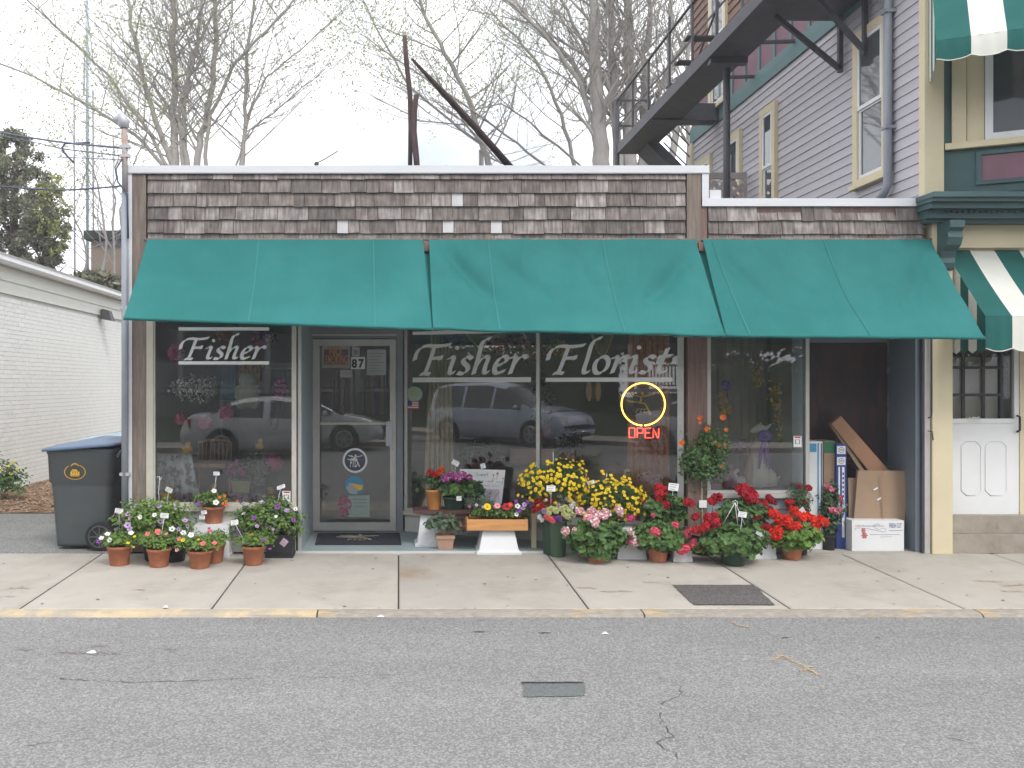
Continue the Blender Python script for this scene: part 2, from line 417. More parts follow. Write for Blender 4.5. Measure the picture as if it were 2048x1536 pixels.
MT['bud'] = M('spring_leaf_bud', (0.38, 0.4, 0.2), 0.7, 0.25, 3, trans=0.4)
MT['evergreen'] = M('evergreen_leaf', (0.2, 0.205, 0.14), 0.8, 0.5, 1.2, trans=0.2)
MT['evergreen2'] = M('yellow_green_leaf', (0.32, 0.34, 0.12), 0.8, 0.3, 2, trans=0.3)
MT['mast'] = M('pale_blue_mast_metal', (0.42, 0.52, 0.62), 0.5, 0.08, 5)
MT['mast_grey'] = M('grey_mast_metal', (0.4, 0.41, 0.46), 0.5, 0.08, 5)
MT['wire'] = M('cable_sheath', (0.06, 0.07, 0.12), 0.6, 0.1, 5)
MT['bwall'] = M('brown_building_wall', (0.3, 0.24, 0.2), 0.8, 0.15, 1.5)
MT['glass'] = glass('window_glass')
MT['glass_clear'] = glass('door_glass', ior=1.35)
MT['glass_dark'] = M('dark_window', (0.05, 0.055, 0.06), 0.08, 0.2, 2, spec=0.8)
MT['glass_mirror'] = M('reflecting_window', (0.12, 0.13, 0.14), 0.03, 0.1, 2, spec=1.0, metal=0.4)
MT['duck'] = M('yellow_rubber', (0.85, 0.5, 0.04), 0.4, 0.06, 5)
MT['beak'] = M('red_orange_rubber', (0.6, 0.1, 0.03), 0.4, 0.06, 5)
MT['pinkpaper'] = M('pink_tissue', (0.75, 0.14, 0.32), 0.8, 0.25, 12, trans=0.2)
MT['cloth'] = M('grey_floral_cloth', (0.72, 0.74, 0.76), 0.85, 0.1, 6, col2=(0.25, 0.3, 0.3), c2=(0.5, 0.56), c2s=14)
MT['pinkcloth'] = M('lilac_cloth', (0.5, 0.33, 0.45), 0.85, 0.2, 6, col2=(0.55, 0.5, 0.52), c2=(0.5, 0.6), c2s=8)
MT['wicker'] = M('orange_wicker', (0.55, 0.3, 0.16), 0.7, 0.3, 30)
MT['purple'] = M('purple_ribbon', (0.24, 0.08, 0.6), 0.5, 0.15, 8)
MT['bluecloth'] = M('blue_cloth', (0.12, 0.25, 0.6), 0.85, 0.12, 4)
MT['statue'] = M('white_ceramic', (0.85, 0.83, 0.78), 0.4, 0.06, 6)
MT['mintpot'] = M('yellow_green_pot', (0.36, 0.4, 0.16), 0.5, 0.08, 5)
MT['silver'] = M('silver_car_paint', (0.5, 0.51, 0.53), 0.3, 0.04, 2, metal=0.1, coat=0.6)
MT['silverblue'] = M('blue_grey_car_paint', (0.38, 0.42, 0.52), 0.3, 0.04, 2, metal=0.1, coat=0.6)
MT['carglass'] = M('car_glass', (0.03, 0.035, 0.04), 0.05, 0.1, 2, spec=0.9)
MT['tyre'] = M('tyre_rubber', (0.02, 0.02, 0.02), 0.8, 0.15, 8)
MT['rim'] = M('alloy_rim', (0.5, 0.5, 0.52), 0.3, 0.05, 4, metal=0.7)
MT['lamp'] = M('headlamp_lens', (0.6, 0.62, 0.64), 0.15, 0.1, 9)
MT['taillamp'] = M('tail_lamp_lens', (0.4, 0.02, 0.02), 0.2, 0.1, 9)
MT['housewhite'] = M('white_house_paint', (0.3, 0.3, 0.3), 0.6, 0.04, 3)
MT['houseblue'] = M('grey_blue_house_siding', (0.2, 0.22, 0.25), 0.65, 0.05, 3)
MT['hroof'] = M('grey_roof_shingle', (0.12, 0.115, 0.12), 0.9, 0.2, 8)

def petal(name, col, var=0.12, orand=0.12):
    return M(name, col, 0.65, var, 25, trans=0.25, orand=orand)
FL = {
 'red': petal('red_petal', (0.55, 0.012, 0.02)), 'scarlet': petal('scarlet_petal', (0.72, 0.035, 0.015)),
 'crimson': petal('crimson_petal', (0.36, 0.008, 0.03)), 'hotpink': petal('hot_pink_petal', (0.72, 0.08, 0.2)),
 'pink': petal('light_pink_petal', (0.82, 0.36, 0.42)), 'coral': petal('coral_petal', (0.8, 0.18, 0.18)),
 'white': petal('white_petal', (0.85, 0.85, 0.83), 0.05, 0.05), 'yellow': petal('yellow_petal', (0.82, 0.6, 0.012)),
 'cream': petal('pale_yellow_petal', (0.68, 0.7, 0.36)), 'purple': petal('purple_petal', (0.24, 0.07, 0.35)),
 'lilac': petal('lilac_petal', (0.5, 0.36, 0.58)), 'magenta': petal('magenta_petal', (0.4, 0.04, 0.28)),
 'orange': petal('orange_petal', (0.8, 0.15, 0.02)), 'gold': M('gold_flower_eye', (0.6, 0.3, 0.02), 0.7),
 'dark': M('dark_flower_throat', (0.05, 0.015, 0.08), 0.7), 'mauve': petal('mauve_pink_petal', (0.55, 0.25, 0.45)),
}
LF = {
 'geranium': M('geranium_leaf', (0.075, 0.155, 0.04), 0.6, 0.4, 14, col2=(0.14, 0.24, 0.06), c2=(0.5, 0.7), c2s=9, trans=0.25),
 'petunia': M('petunia_leaf', (0.14, 0.235, 0.055), 0.6, 0.4, 14, col2=(0.23, 0.34, 0.08), c2=(0.48, 0.68), c2s=9, trans=0.3),
 'fine': M('feathery_leaf', (0.085, 0.15, 0.045), 0.7, 0.4, 14, trans=0.3),
 'dark': M('dark_leaf', (0.05, 0.1, 0.04), 0.5, 0.4, 12, trans=0.2),
 'dusty': M('grey_green_leaf', (0.1, 0.15, 0.09), 0.6, 0.35, 12, trans=0.2),
 'bright': M('light_green_leaf', (0.15, 0.27, 0.04), 0.6, 0.35, 12, trans=0.3),
}

# weathered cedar shingle: streaks down the grain, tone differs from piece to piece
def shingle_mat():
    m = bpy.data.materials.new('cedar_shingle'); m.use_nodes = True
    nt = m.node_tree; N = nt.nodes; L = nt.links.new; b = N['Principled BSDF']
    tc = N.new('ShaderNodeTexCoord'); oi = N.new('ShaderNodeObjectInfo')
    ad = N.new('ShaderNodeVectorMath'); ad.operation = 'ADD'
    cm = N.new('ShaderNodeVectorMath'); cm.operation = 'SCALE'; cm.inputs[3].default_value = 37.0
    cx = N.new('ShaderNodeCombineXYZ'); L(oi.outputs['Random'], cx.inputs[0]); L(oi.outputs['Random'], cx.inputs[2])
    L(cx.outputs[0], cm.inputs[0])
    L(tc.outputs['Object'], ad.inputs[0]); L(cm.outputs[0], ad.inputs[1])
    mp = N.new('ShaderNodeMapping'); mp.inputs['Scale'].default_value = (42, 10, 5); L(ad.outputs[0], mp.inputs['Vector'])
    n = N.new('ShaderNodeTexNoise'); n.inputs['Scale'].default_value = 1.0; n.inputs['Detail'].default_value = 6
    L(mp.outputs[0], n.inputs['Vector'])
    r = N.new('ShaderNodeValToRGB')
    r.color_ramp.elements[0].position = 0.25; r.color_ramp.elements[0].color = (0.115, 0.104, 0.098, 1)
    r.color_ramp.elements[1].position = 0.75; r.color_ramp.elements[1].color = (0.345, 0.325, 0.308, 1)
    L(n.outputs['Fac'], r.inputs['Fac'])
    w = N.new('ShaderNodeTexWhiteNoise'); w.noise_dimensions = '1D'; L(oi.outputs['Random'], w.inputs['W'])
    r2 = N.new('ShaderNodeValToRGB'); cr = r2.color_ramp
    cr.elements[0].position = 0.0; cr.elements[0].color = (0.58, 0.56, 0.56, 1)
    cr.elements[1].position = 1.0; cr.elements[1].color = (1.36, 1.36, 1.38, 1)
    e = cr.elements.new(0.55); e.color = (0.95, 0.9, 0.88, 1)
    L(w.outputs['Value'], r2.inputs['Fac'])
    mu = N.new('ShaderNodeMix'); mu.data_type = 'RGBA'; mu.blend_type = 'MULTIPLY'; mu.inputs[0].default_value = 1
    L(r.outputs[0], mu.inputs[6]); L(r2.outputs[0], mu.inputs[7])
    # blotches of tannin stain of their own shape
    n4 = N.new('ShaderNodeTexNoise'); n4.inputs['Scale'].default_value = 9; n4.inputs['Detail'].default_value = 4; L(ad.outputs[0], n4.inputs['Vector'])
    r4 = N.new('ShaderNodeValToRGB'); r4.color_ramp.elements[0].position = 0.4; r4.color_ramp.elements[1].position = 0.7
    r4.color_ramp.elements[0].color = (0.72, 0.68, 0.68, 1); r4.color_ramp.elements[1].color = (1.1, 1.08, 1.08, 1)
    L(n4.outputs['Fac'], r4.inputs['Fac'])
    m2 = N.new('ShaderNodeMix'); m2.data_type = 'RGBA'; m2.blend_type = 'MULTIPLY'; m2.inputs[0].default_value = 1
    L(mu.outputs[2], m2.inputs[6]); L(r4.outputs[0], m2.inputs[7])
    L(m2.outputs[2], b.inputs['Base Color']); b.inputs['Roughness'].default_value = 0.9
    bp = N.new('ShaderNodeBump'); bp.inputs['Strength'].default_value = 0.4; bp.inputs['Distance'].default_value = 0.006
    L(n.outputs['Fac'], bp.inputs['Height']); L(bp.outputs[0], b.inputs['Normal'])
    return m
MT['shingle'] = shingle_mat()
MT['shingle_new'] = M('pale_new_shingle', (0.47, 0.46, 0.47), 0.8, 0.08, 5, st=(9, 9, 1), orand=0.08)

# faded teal awning canvas with a fine weave
def canvas(name, col, var=0.07, trans=0.14):
    m = M(name, col, 0.75, var, 1.6, col2=tuple(min(1, c*1.15+0.01) for c in col), c2=(0.42, 0.75), c2s=1.4, bump=0.12, bs=400, trans=trans, spec=0.25)
    return m
MT['teal'] = canvas('faded_teal_canvas', (0.018, 0.162, 0.158), 0.06)
MT['teal_seam'] = canvas('pale_teal_seam', (0.035, 0.2, 0.195))
MT['agreen'] = canvas('green_awning_cloth', (0.013, 0.115, 0.105))
MT['awhite'] = canvas('white_awning_cloth', (0.72, 0.72, 0.66), 0.04)
# ============================================================ SETTING: ground, road, pavement
ROADZ = -0.087
mb = MB(); mb.box(-120, 120, -100, 120, -0.6, -0.12)
mb.build('ground', MT['ground'], kind='structure')
road = MB().box(-60, 60, -14.0, -2.1, -0.3, ROADZ).build('road', MT['asphalt'], kind='structure')
# repaired patches, cracks and utility marks lie on the road, 4 mm proud of it
def decal(name, pts, m, z, parent=None, dz=0.004, kind='structure', jit=0.0, label=None):
    q = []
    n = len(pts)
    for i in range(n):
        a = Vector(pts[i]); b = Vector(pts[(i+1) % n]); k = max(1, int((b-a).length/0.04)) if jit else 1
        for j in range(k):
            p = a.lerp(b, j/k)
            q.append((p.x+rnd.uniform(-jit, jit), p.y+rnd.uniform(-jit, jit)))
    mbx = MB(); mbx.poly([(x, y, z(x, y)+dz if callable(z) else z+dz) for x, y in q])
    return mbx.build(name, m, parent, kind=kind if parent is None else None, label=label)
def roadpt(u, v):
    z = (H-ROADZ)*F/(v-768)
    return ((u-797)/F*z, z-D)
decal('asphalt_patch', [roadpt(1045, 1365), roadpt(1168, 1365), roadpt(1170, 1393), roadpt(1047, 1395)], MT['asphalt_patch'], ROADZ, jit=0.006)
decal('crack', [roadpt(1043, 1366), roadpt(1165, 1366), roadpt(1165, 1368), roadpt(1045, 1368.5)], MT['crack'], ROADZ, dz=0.008, jit=0.004)
def crack(pts, w=0.006, name='crack'):
    pts = [Vector(roadpt(*p)) for p in pts]; q = []
    for i in range(len(pts)-1):
        k = max(1, int((pts[i+1]-pts[i]).length/0.03))
        for j in range(k): q.append(pts[i].lerp(pts[i+1], j/k)+Vector((rnd.uniform(-.012, .012), rnd.uniform(-.012, .012))))
    q.append(pts[-1]); mbx = MB(); L_ = []; R_ = []
    for i, p in enumerate(q):
        d = (q[min(i+1, len(q)-1)]-q[max(0, i-1)]); d = Vector((-d.y, d.x)).normalized()*w*rnd.uniform(0.2, 1)
        L_.append((p.x+d.x, p.y+d.y, ROADZ+0.004)); R_.append((p.x-d.x, p.y-d.y, ROADZ+0.004))
    n = len(q); mbx.add(L_+R_, [(i, n+i, n+i+1, i+1) for i in range(n-1)])
    mbx.build(name, MT['crack'], kind='structure')
crack([(1310, 1352), (1330, 1362), (1362, 1372), (1360, 1390), (1322, 1410)], 0.0032)
crack([(1322, 1425), (1325, 1450), (1345, 1475), (1310, 1485), (1352, 1508), (1356, 1520)], 0.0032)
crack([(115, 1358), (180, 1362), (260, 1365), (420, 1361), (520, 1357)], 0.004)
crack([(620, 1357), (700, 1354), (800, 1351)], 0.003)
crack([(60, 1492), (140, 1480), (190, 1480)], 0.003)
crack([(1900, 1478), (1950, 1488)], 0.005)
for (u0, u1, v, w) in ((945, 972, 1264, 5), (1075, 1105, 1266, 4), (1560, 1580, 1276, 4), (1748, 1762, 1276, 3)):
    decal('tar_spot', [roadpt(u0, v), roadpt((u0+u1)/2, v-w*.3), roadpt(u1, v), roadpt(u1-6, v+w*.2), roadpt(u0+5, v+w*.2)], MT['asphalt_dark'], ROADZ, jit=0.004)
spr_o = M('orange_marking_paint', (0.56, 0.4, 0.22), 0.8, 0.1, 9, col2=(0.3, 0.27, 0.24), c2=(0.48, 0.6), c2s=30)
spr_p = M('faint_pink_marking_paint', (0.3, 0.22, 0.215), 0.85, 0.1, 9, col2=(0.21, 0.205, 0.2), c2=(0.4, 0.55), c2s=30)
def spray(pts, w, m, z=ROADZ, f=roadpt, name='survey_mark'):
    pts = [Vector(f(*p)) for p in pts]; mbx = MB(); L_ = []; R_ = []; q = []
    for i in range(len(pts)-1):
        k = max(1, int((pts[i+1]-pts[i]).length/0.025))
        for j in range(k): q.append(pts[i].lerp(pts[i+1], j/k))
    q.append(pts[-1])
    # sprayed paint: a cloud of small specks, dense on the line and thin at its edge
    for p in q:
        for k in range(16):
            r_ = abs(rnd.gauss(0, w*.8)); a = rnd.uniform(0, 6.28); x = p.x+r_*math.cos(a)+rnd.uniform(-.012, .012); y = p.y+r_*math.sin(a); e = rnd.uniform(.0015, .0055)
            zz = (z(x, y) if callable(z) else z)+.0045+.0001*k
            mbx.add([(x+e*1.3*math.cos(t+a), y+e*math.sin(t+a), zz) for t in (0, 1.3, 2.5, 3.8, 5.1)], [(0, 1, 2, 3, 4)])
    mbx.build(name, m, kind='structure')
spray([(1548, 1321), (1565, 1312), (1620, 1340), (1638, 1352)], 0.014, spr_o)
spray([(1605, 1344), (1612, 1336), (1630, 1334)], 0.01, spr_o)
spray([(1465, 1245), (1480, 1253), (1496, 1254)], 0.012, spr_o)
for u0, u1, v in ((35, 55, 1299), (120, 235, 1306), (180, 205, 1292), (330, 352, 1299)):
    spray([(u0, v), (u1, v+1)], 0.035, spr_p)

def pavept(u, v):
    y = gy(v); return (GX(u, y), y)
YK = -1.95
pave = thing('sidewalk', None, None); pave['kind'] = 'structure'
mb = MB(); mb.hexa([(-14, YK, -0.35), (16, YK, -0.35), (16, 0.0, -0.35), (-14, 0, -0.35), (-14, YK, gz(YK)-0.02), (16, YK, gz(YK)-0.02), (16, 0.0, -0.02), (-14, 0, -0.02)])
mb.build('joint_bed', MT['joint'], pave)
jx = [-13.1, -11.6, -10.2, -8.75, -7.3, -5.85, -4.38, -2.9, -1.43, 0.0, 1.455, 3.0, 4.33, 5.8, 7.25, 8.7, 10.2]
for i in range(len(jx)-1):
    a, b = jx[i]+0.006, jx[i+1]-0.006
    n = 12; vs = []; mb = MB()
    # slab with a slightly uneven top and a worn edge
    rows = [(YK+0.004, -0.008), (YK+0.02, 0.0), (-1.3, 0.0), (-0.6, 0.0), (-0.02, 0.0), (-0.004, -0.006)]
    cols = [(a, -0.009), (a+0.012, -0.002)] + [(a+(b-a)*k/6, 0.0) for k in range(1, 6)] + [(b-0.012, -0.002), (b, -0.009)]
    for (yy, dz1) in rows:
        for (xx, dz2) in cols:
            vs.append((xx, yy, gz(yy)+dz1+dz2+0.0015*mnoise.noise(Vector((xx*2, yy*2, 3)))))
    nc = len(cols); nr = len(rows); fs = [(r*nc+c, r*nc+c+1, (r+1)*nc+c+1, (r+1)*nc+c) for r in range(nr-1) for c in range(nc-1)]
    mb.add(vs, fs)
    lo = [(a, YK+.004, gz(YK)-.06), (b, YK+.004, gz(YK)-.06), (b, -.004, -.06), (a, -.004, -.06)]
    k = len(mb.v); mb.v += lo
    t = [0, nc-1, nr*nc-1, (nr-1)*nc]
    for e in range(4):
        mb.f.append((k+e, k+(e+1) % 4, t[(e+1) % 4], t[e])); mb.m.append(0); mb.smooth.append(False)
    mb.build('paving_slab', MT['concrete_rust' if i == 9 else 'concrete'], pave)
pz = lambda x, y: gz(y)+0.002
decal('dark_patch', [pavept(1345, 1171), pavept(1508, 1171), pavept(1550, 1211), pavept(1388, 1211)], MT['asphalt_dark'], pz, dz=0.005, jit=0.005)
stain = M('rust_stained_concrete', (0.32, 0.285, 0.235), 0.9, 0.05, 4, col2=(0.3, 0.22, 0.13), c2=(0.45, 0.7), c2s=7)
spray([(1155, 1175), (1188, 1177)], 0.03, spr_o, pz, pavept); spray([(270, 1180), (286, 1180)], 0.02, spr_o, pz, pavept)
spray([(1950, 1162), (2000, 1164)], 0.025, spr_o, pz, pavept); spray([(2010, 1172), (2046, 1170)], 0.025, spr_o, pz, pavept)
spray([(2008, 1183), (2046, 1184)], 0.028, spr_o, pz, pavept)
scuff = M('pale_scuff', (0.42, 0.4, 0.37), 0.9, 0.1, 9, col2=(0.33, 0.31, 0.275), c2=(0.4, 0.55), c2s=30)
for u0, u1, v in ((20, 55, 1177), (0, 25, 1194), (1205, 1260, 1184), (1290, 1320, 1166)):
    spray([(u0, v), ((u0+u1)/2, v-1), (u1, v)], 0.03, scuff, pz, pavept)
mb = MB()
for k in range(90):
    x = rnd.uniform(-4.5, 7); y = rnd.uniform(YK+.05, -.15); r_ = rnd.uniform(.006, .016)
    mb.add([(x+r_*rnd.uniform(.7, 1.2)*math.cos(q*.9), y+r_*rnd.uniform(.7, 1.2)*math.sin(q*.9), gz(y)+.005) for q in range(7)], [tuple(range(7))])
mb.build('gum_spots', M('old_gum_spot', (.15, .14, .13), .9), kind='stuff')
# kerb stones
kerb = thing('kerb', None, None); kerb['kind'] = 'structure'
kx = [-13, -10.4, -7.95, -5.5, -3.06, -0.61, 1.84, 4.37, 6.8, 9.3, 12]
for i in range(len(kx)-1):
    a, b = kx[i]+0.006, kx[i+1]-0.006
    zt = gz(YK); left = kx[i+1] < -0.5
    mb = MB(); n = 14
    yf = YK-0.15; zb = ROADZ-0.05
    ring = [(YK-0.002, zb), (YK-0.002, zt-0.004), (YK-0.02, zt+0.002), (yf+0.05, zt-0.002), (yf+0.015, zt-0.012), (yf, zt-0.03), (yf-0.006, zb)]
    vs = []
    for k in range(n+1):
        x = a+(b-a)*k/n
        for j, (yy, zz) in enumerate(ring):
            q = mnoise.noise(Vector((x*2.3, j*5.1, 1)))*0.01 if 0 < j < 6 else 0
            vs.append((x, yy+(q if j > 3 else 0), zz+q*0.4))
    m = len(ring)
    fs = [(k*m+j, k*m+j+1, (k+1)*m+j+1, (k+1)*m+j) for k in range(n) for j in range(m-1)]
    fs += [tuple(range(m)), tuple(n*m+j for j in reversed(range(m)))]
    mb.add(vs, fs)
    mb.build('kerb_stone', MT['kerb_yellow'] if left else MT['kerb'], kerb)
# litter and weeds on the kerb line
for (u, v, s_, m) in ((761, 1235, .03, 'paper'), (331, 1222, .025, 'paper'), (183, 1307, .035, 'paper'), (1210, 1269, .025, 'paper'), (1545, 1233, .02, 'paper'), (1610, 1233, .025, 'paper')):
    x, y = roadpt(u, v) if v > 1230 else pavept(u, v-6)
    z0 = (ROADZ if v > 1230 else gz(y))+0.004
    mb = MB(); mb.add([(x-s_, y, z0), (x, y-s_*.7, z0+.004), (x+s_, y-.004, z0), (x+s_*.3, y+s_*.6, z0+.012), (x-s_*.6, y+s_*.5, z0+.003), (x, y, z0+.016)],
                      [(0, 1, 5), (1, 2, 5), (2, 3, 5), (3, 4, 5), (4, 0, 5)])
    lab = {761: 'scrap of white litter in the gutter below the shop door', 331: 'pale scrap on the yellow kerb at the left', 183: 'crumpled white scrap lying out on the road at the left',
           1210: 'small white scrap on the road below the dark utility patch', 1545: 'pale scrap against the kerb face under the dark pavement patch', 1610: 'rightmost scrap of litter along the foot of the kerb'}[u]
    mb.build('litter', MT[m], label=lab, cat='litter', group='scraps of litter on road and kerb')
# leaves dropped in the gutter
mb = MB()
for k in range(260):
    x = rnd.uniform(-4, 6.4); y = YK-0.16-abs(rnd.gauss(0, .05)); s_ = rnd.uniform(.004, .011); t = rnd.uniform(0, 6)
    if rnd.random() < 0.3: y = YK+rnd.uniform(-0.004, .01)
    z0 = ROADZ+0.002 if y < YK-.1 else gz(YK)+.003
    c, s2 = math.cos(t), math.sin(t)
    mb.add([(x-s_*c, y-s_*s2, z0), (x+s_*s2*.5, y-s_*c*.5, z0+.003), (x+s_*c, y+s_*s2, z0+.001), (x-s_*s2*.5, y+s_*c*.5, z0+.004)], [(0, 1, 2, 3)])
mb.build('gutter_debris', MT['mulch2'], kind='stuff')

# yard at the left: old asphalt drive, mulch bed, and the flat ground behind the shops
MB().box(-14, -2.66, 0.0, 30, -0.3, -0.002).build('driveway', MT['driveway'], kind='structure')
def bedz(x, y):
    e = min(1, max(0, (y-2.75-0.12*math.sin(x*5))/0.35)); return 0.006+0.06*e+0.02*mnoise.noise(Vector((x*3, y*3, 0)))
mb = MB(); nx, ny = 26, 60; vs = []
for j in range(ny+1):
    for i in range(nx+1):
        x = -5.84+3.16*i/nx; y = 2.7+10*j/ny; vs.append((x, y, bedz(x, y)))
mb.add(vs, [(j*(nx+1)+i, j*(nx+1)+i+1, (j+1)*(nx+1)+i+1, (j+1)*(nx+1)+i) for j in range(ny) for i in range(nx)], True)
mb.build('mulch_bed', MT['mulch'], kind='structure')
mb = MB()
for k in range(5200):
    x = rnd.uniform(-5.84, -2.7); y = 2.72+abs(rnd.gauss(0, 2.2)); z0 = bedz(x, y)+rnd.uniform(.002, .02)
    L_ = rnd.uniform(.015, .05); w = rnd.uniform(.004, .012); t = rnd.uniform(0, 3.14); c, s2 = math.cos(t), math.sin(t); e = rnd.uniform(-.012, .012)
    mb.add([(x-L_*c-w*s2, y-L_*s2+w*c, z0-e), (x-L_*c+w*s2, y-L_*s2-w*c, z0-e), (x+L_*c+w*s2, y+L_*s2-w*c, z0+e), (x+L_*c-w*s2, y+L_*s2+w*c, z0+e)], [(0, 1, 2, 3)])
mb.build('mulch_chips', MT['mulch2'], kind='stuff')

# ============================================================ WHITE BRICK BUILDING on the left (side wall in view)
XW = -5.85
wb = thing('white_brick_building', 'low white painted brick building with pale siding under its gutter, left of the shops', 'building', (XW, 4, 0))
MB().box(XW-9, XW-0.009, -1.2, 14, -0.2, 3.42).build('wall', MT['mortar'], wb)
MB().box(XW-9.2, XW+0.02, -1.3, 14.2, 3.44, 3.5).build('roof', MT['roof'], wb)
me_b = MB().box(-0.012, 0.0, -0.0985, 0.0985, 0.0, 0.059).mesh('brick', MT['whitebrick'])
nb = 0; rest = MB(); cand = []
for r in range(45):
    z = 0.0+r*0.067
    for c in range(64):
        y = 0.6+c*0.2068+(0.1034 if r % 2 else 0)
        if z+.058 > 3.0: continue
        zc = y+D; u = 797+XW/zc*F
        vis = -30 < u < 262
        cand.append((not vis, y, z))
cand.sort()
for i, (nv, y, z) in enumerate(cand):
    j = rnd.uniform(-.001, .0018)
    if i < 300: inst(me_b, 'brick', wb, (j, y-4, z), (rnd.gauss(0, .006), 0, rnd.gauss(0, .006)))
    else: rest.box(XW-.012, XW+j, y-.098, y+.098, z, z+.058)
rest.build('brick_courses', MT['whitebrick'], wb, kind='stuff')
for (z0, z1) in ((3.0, 3.19), (3.19, 3.4)):
    MB().hexa([(XW, -1.2, z0), (XW+.03, -1.2, z0), (XW+.03, 14, z0), (XW, 14, z0), (XW, -1.2, z1), (XW+.012, -1.2, z1), (XW+.012, 14, z1), (XW, 14, z1)]).build('siding_board', MT['siding_cream'], wb)
MB().box(XW-.1, XW+.09, -1.3, 14.1, 3.41, 3.47).build('soffit', MT['siding_cream'], wb)
g = MB(); ring = [(.09, 3.40), (.17, 3.40), (.20, 3.44), (.19, 3.50), (.21, 3.535), (.185, 3.535), (.17, 3.47), (.10, 3.42)]
g.add([(XW+a, y, z) for y in (-1.35, 14.15) for a, z in ring], [(i, (i+1) % 8, 8+(i+1) % 8, 8+i) for i in range(8)]+[tuple(range(8)), tuple(8+i for i in reversed(range(8)))])
g.build('gutter', MT['white_paint'], wb)
# floodlight: at (200,630)
zf = -XW*F/(797-200); yf_ = zf-D; Zf = GZ(628, yf_)
fl = thing('floodlight', 'small dark floodlight fixed to the white brick wall', 'wall lamp', (XW, yf_, Zf))
MB().tube([(XW, yf_, Zf+.06), (XW+.1, yf_, Zf+.06)], .025, 8).build('bracket', MT['black'], fl)
MB().hexa([(XW+.04, yf_-.12, Zf-.1), (XW+.26, yf_-.12, Zf-.14), (XW+.26, yf_+.12, Zf-.14), (XW+.04, yf_+.12, Zf-.1), (XW+.06, yf_-.09, Zf+.1), (XW+.2, yf_-.09, Zf+.06), (XW+.2, yf_+.09, Zf+.06), (XW+.06, yf_+.09, Zf+.1)]).build('housing', MT['iron'], fl)

# ============================================================ FLORIST SHOP
XL, XM, XR = GX(262, 0), GX(1400, 0), GX(1848, 0)      # -2.62, 2.95, 5.15
shop = thing('florist_shop', 'single storey flower shop with weathered shingle parapet and recessed glass door', 'shop', (1.2, 0.0, 0))
ZT, ZT2 = GZ(334, 0), GZ(401, 0)
# angled window line: from the door jamb to the wood column
AX, AY = 0.075, 1.16
BX, BY = GX(1366, 0.03), 0.03
dv = Vector((BX-AX, BY-AY)).normalized(); dn = Vector((-dv.y, dv.x))*-1      # dn points to the street
if dn.y > 0: dn = -dn
def DG(u, v, off=0.0):
    """photo pixel -> point on the angled window plane, off metres in front of it"""
    ox, oy = AX+dn.x*off, AY+dn.y*off
    k = (u-797)/F
    # ox + s*dv.x = k*(oy + s*dv.y + D)
    s_ = (k*(oy+D)-ox)/(dv.x-k*dv.y)
    x, y = ox+s_*dv.x, oy+s_*dv.y
    return Vector((x, y, GZ(v, y)))
def seg(name, a, b, t, z0, z1, m, parent=shop, **k):
    """upright slab along a plan line a-b, t thick backwards (away from the street)"""
    a = Vector(a); b = Vector(b); d = (b-a).normalized(); n = Vector((-d.y, d.x))
    if n.y < 0: n = -n
    q = [a, b, b+n*t, a+n*t]
    mb = MB(); mb.hexa([(p.x, p.y, z0) for p in q]+[(p.x, p.y, z1) for p in q])
    return mb.build(name, m, parent, **k)
# parapet backing, roof, side and rear walls
MB().box(XL+.01, XM+.03, 0.02, 0.2, 2.62, ZT-.09).build('parapet', MT['oldwood'], shop)
MB().box(XM+.03, XR-.02, 0.02, 0.2, 2.62, ZT2-.06).build('parapet', MT['oldwood'], shop)
MB().box(XL+.02, XM+.02, 0.2, 9.0, ZT-.35, ZT-.28).build('roof', MT['roof'], shop)
MB().box(XM+.03, XR-.03, 0.2, 9.0, ZT2-.2, ZT2-.14).build('roof', MT['roof'], shop)
MB().box(XL+.01, XL+.14, 0.2, 9.0, 0, ZT-.1).build('side_wall', MT['bulk_white'], shop)
MB().box(XR-.13, XR-.03, 0.75, 9.0, 0, ZT2-.2).build('side_wall', MT['interior_wall'], shop)
MB().box(XL+.14, XR-.13, 5.2, 5.32, 0, ZT2-.2).build('rear_wall', MT['interior_wall'], shop)
MB().box(XL+.14, XR-.14, 0.22, 5.2, 2.66, 2.70).build('ceiling', MT['interior_wall'], shop)
# metal flashing
mb = MB(); mb.box(XL-.03, XM+.075, -.05, .24, ZT-.065, ZT+.004); mb.build('flashing', MT['flashing'], shop)
MB().box(XL-.035, XM+.08, -.056, .0, ZT-.075, ZT-.068).build('drip_edge', MT['galv'], shop)
MB().box(XM+.005, XM+.07, -.048, .2, ZT2-.05, ZT-.066).build('flashing', MT['flashing'], shop)
MB().box(XM+.005, XR-.045, -.05, .24, ZT2-.064, ZT2+.012).build('flashing', MT['flashing'], shop)
MB().box(XM+.09, XM+.2, -.02, .2, ZT2+.013, ZT2+.1).build('flashing_patch', MT['flashing'], shop)
MB().box(XL-.03, XL+.022, -.045, .05, 0.02, ZT-.067).build('corner_trim', MT['flashing'], shop)
MB().box(XL+.025, XL+.155, -.035, .02, 0.02, ZT-.08).build('corner_post', MT['oldwood'], shop)
# posts between the fields
MB().box(GX(1371, 0), GX(1399, 0), -.045, .02, 2.64, ZT-.078).build('corner_post', MT['oldwood'], shop)
MB().box(GX(1400, 0), GX(1412, 0), -.03, .02, 2.64, ZT2-.055).build('corner_post', MT['oldwood_red'], shop)
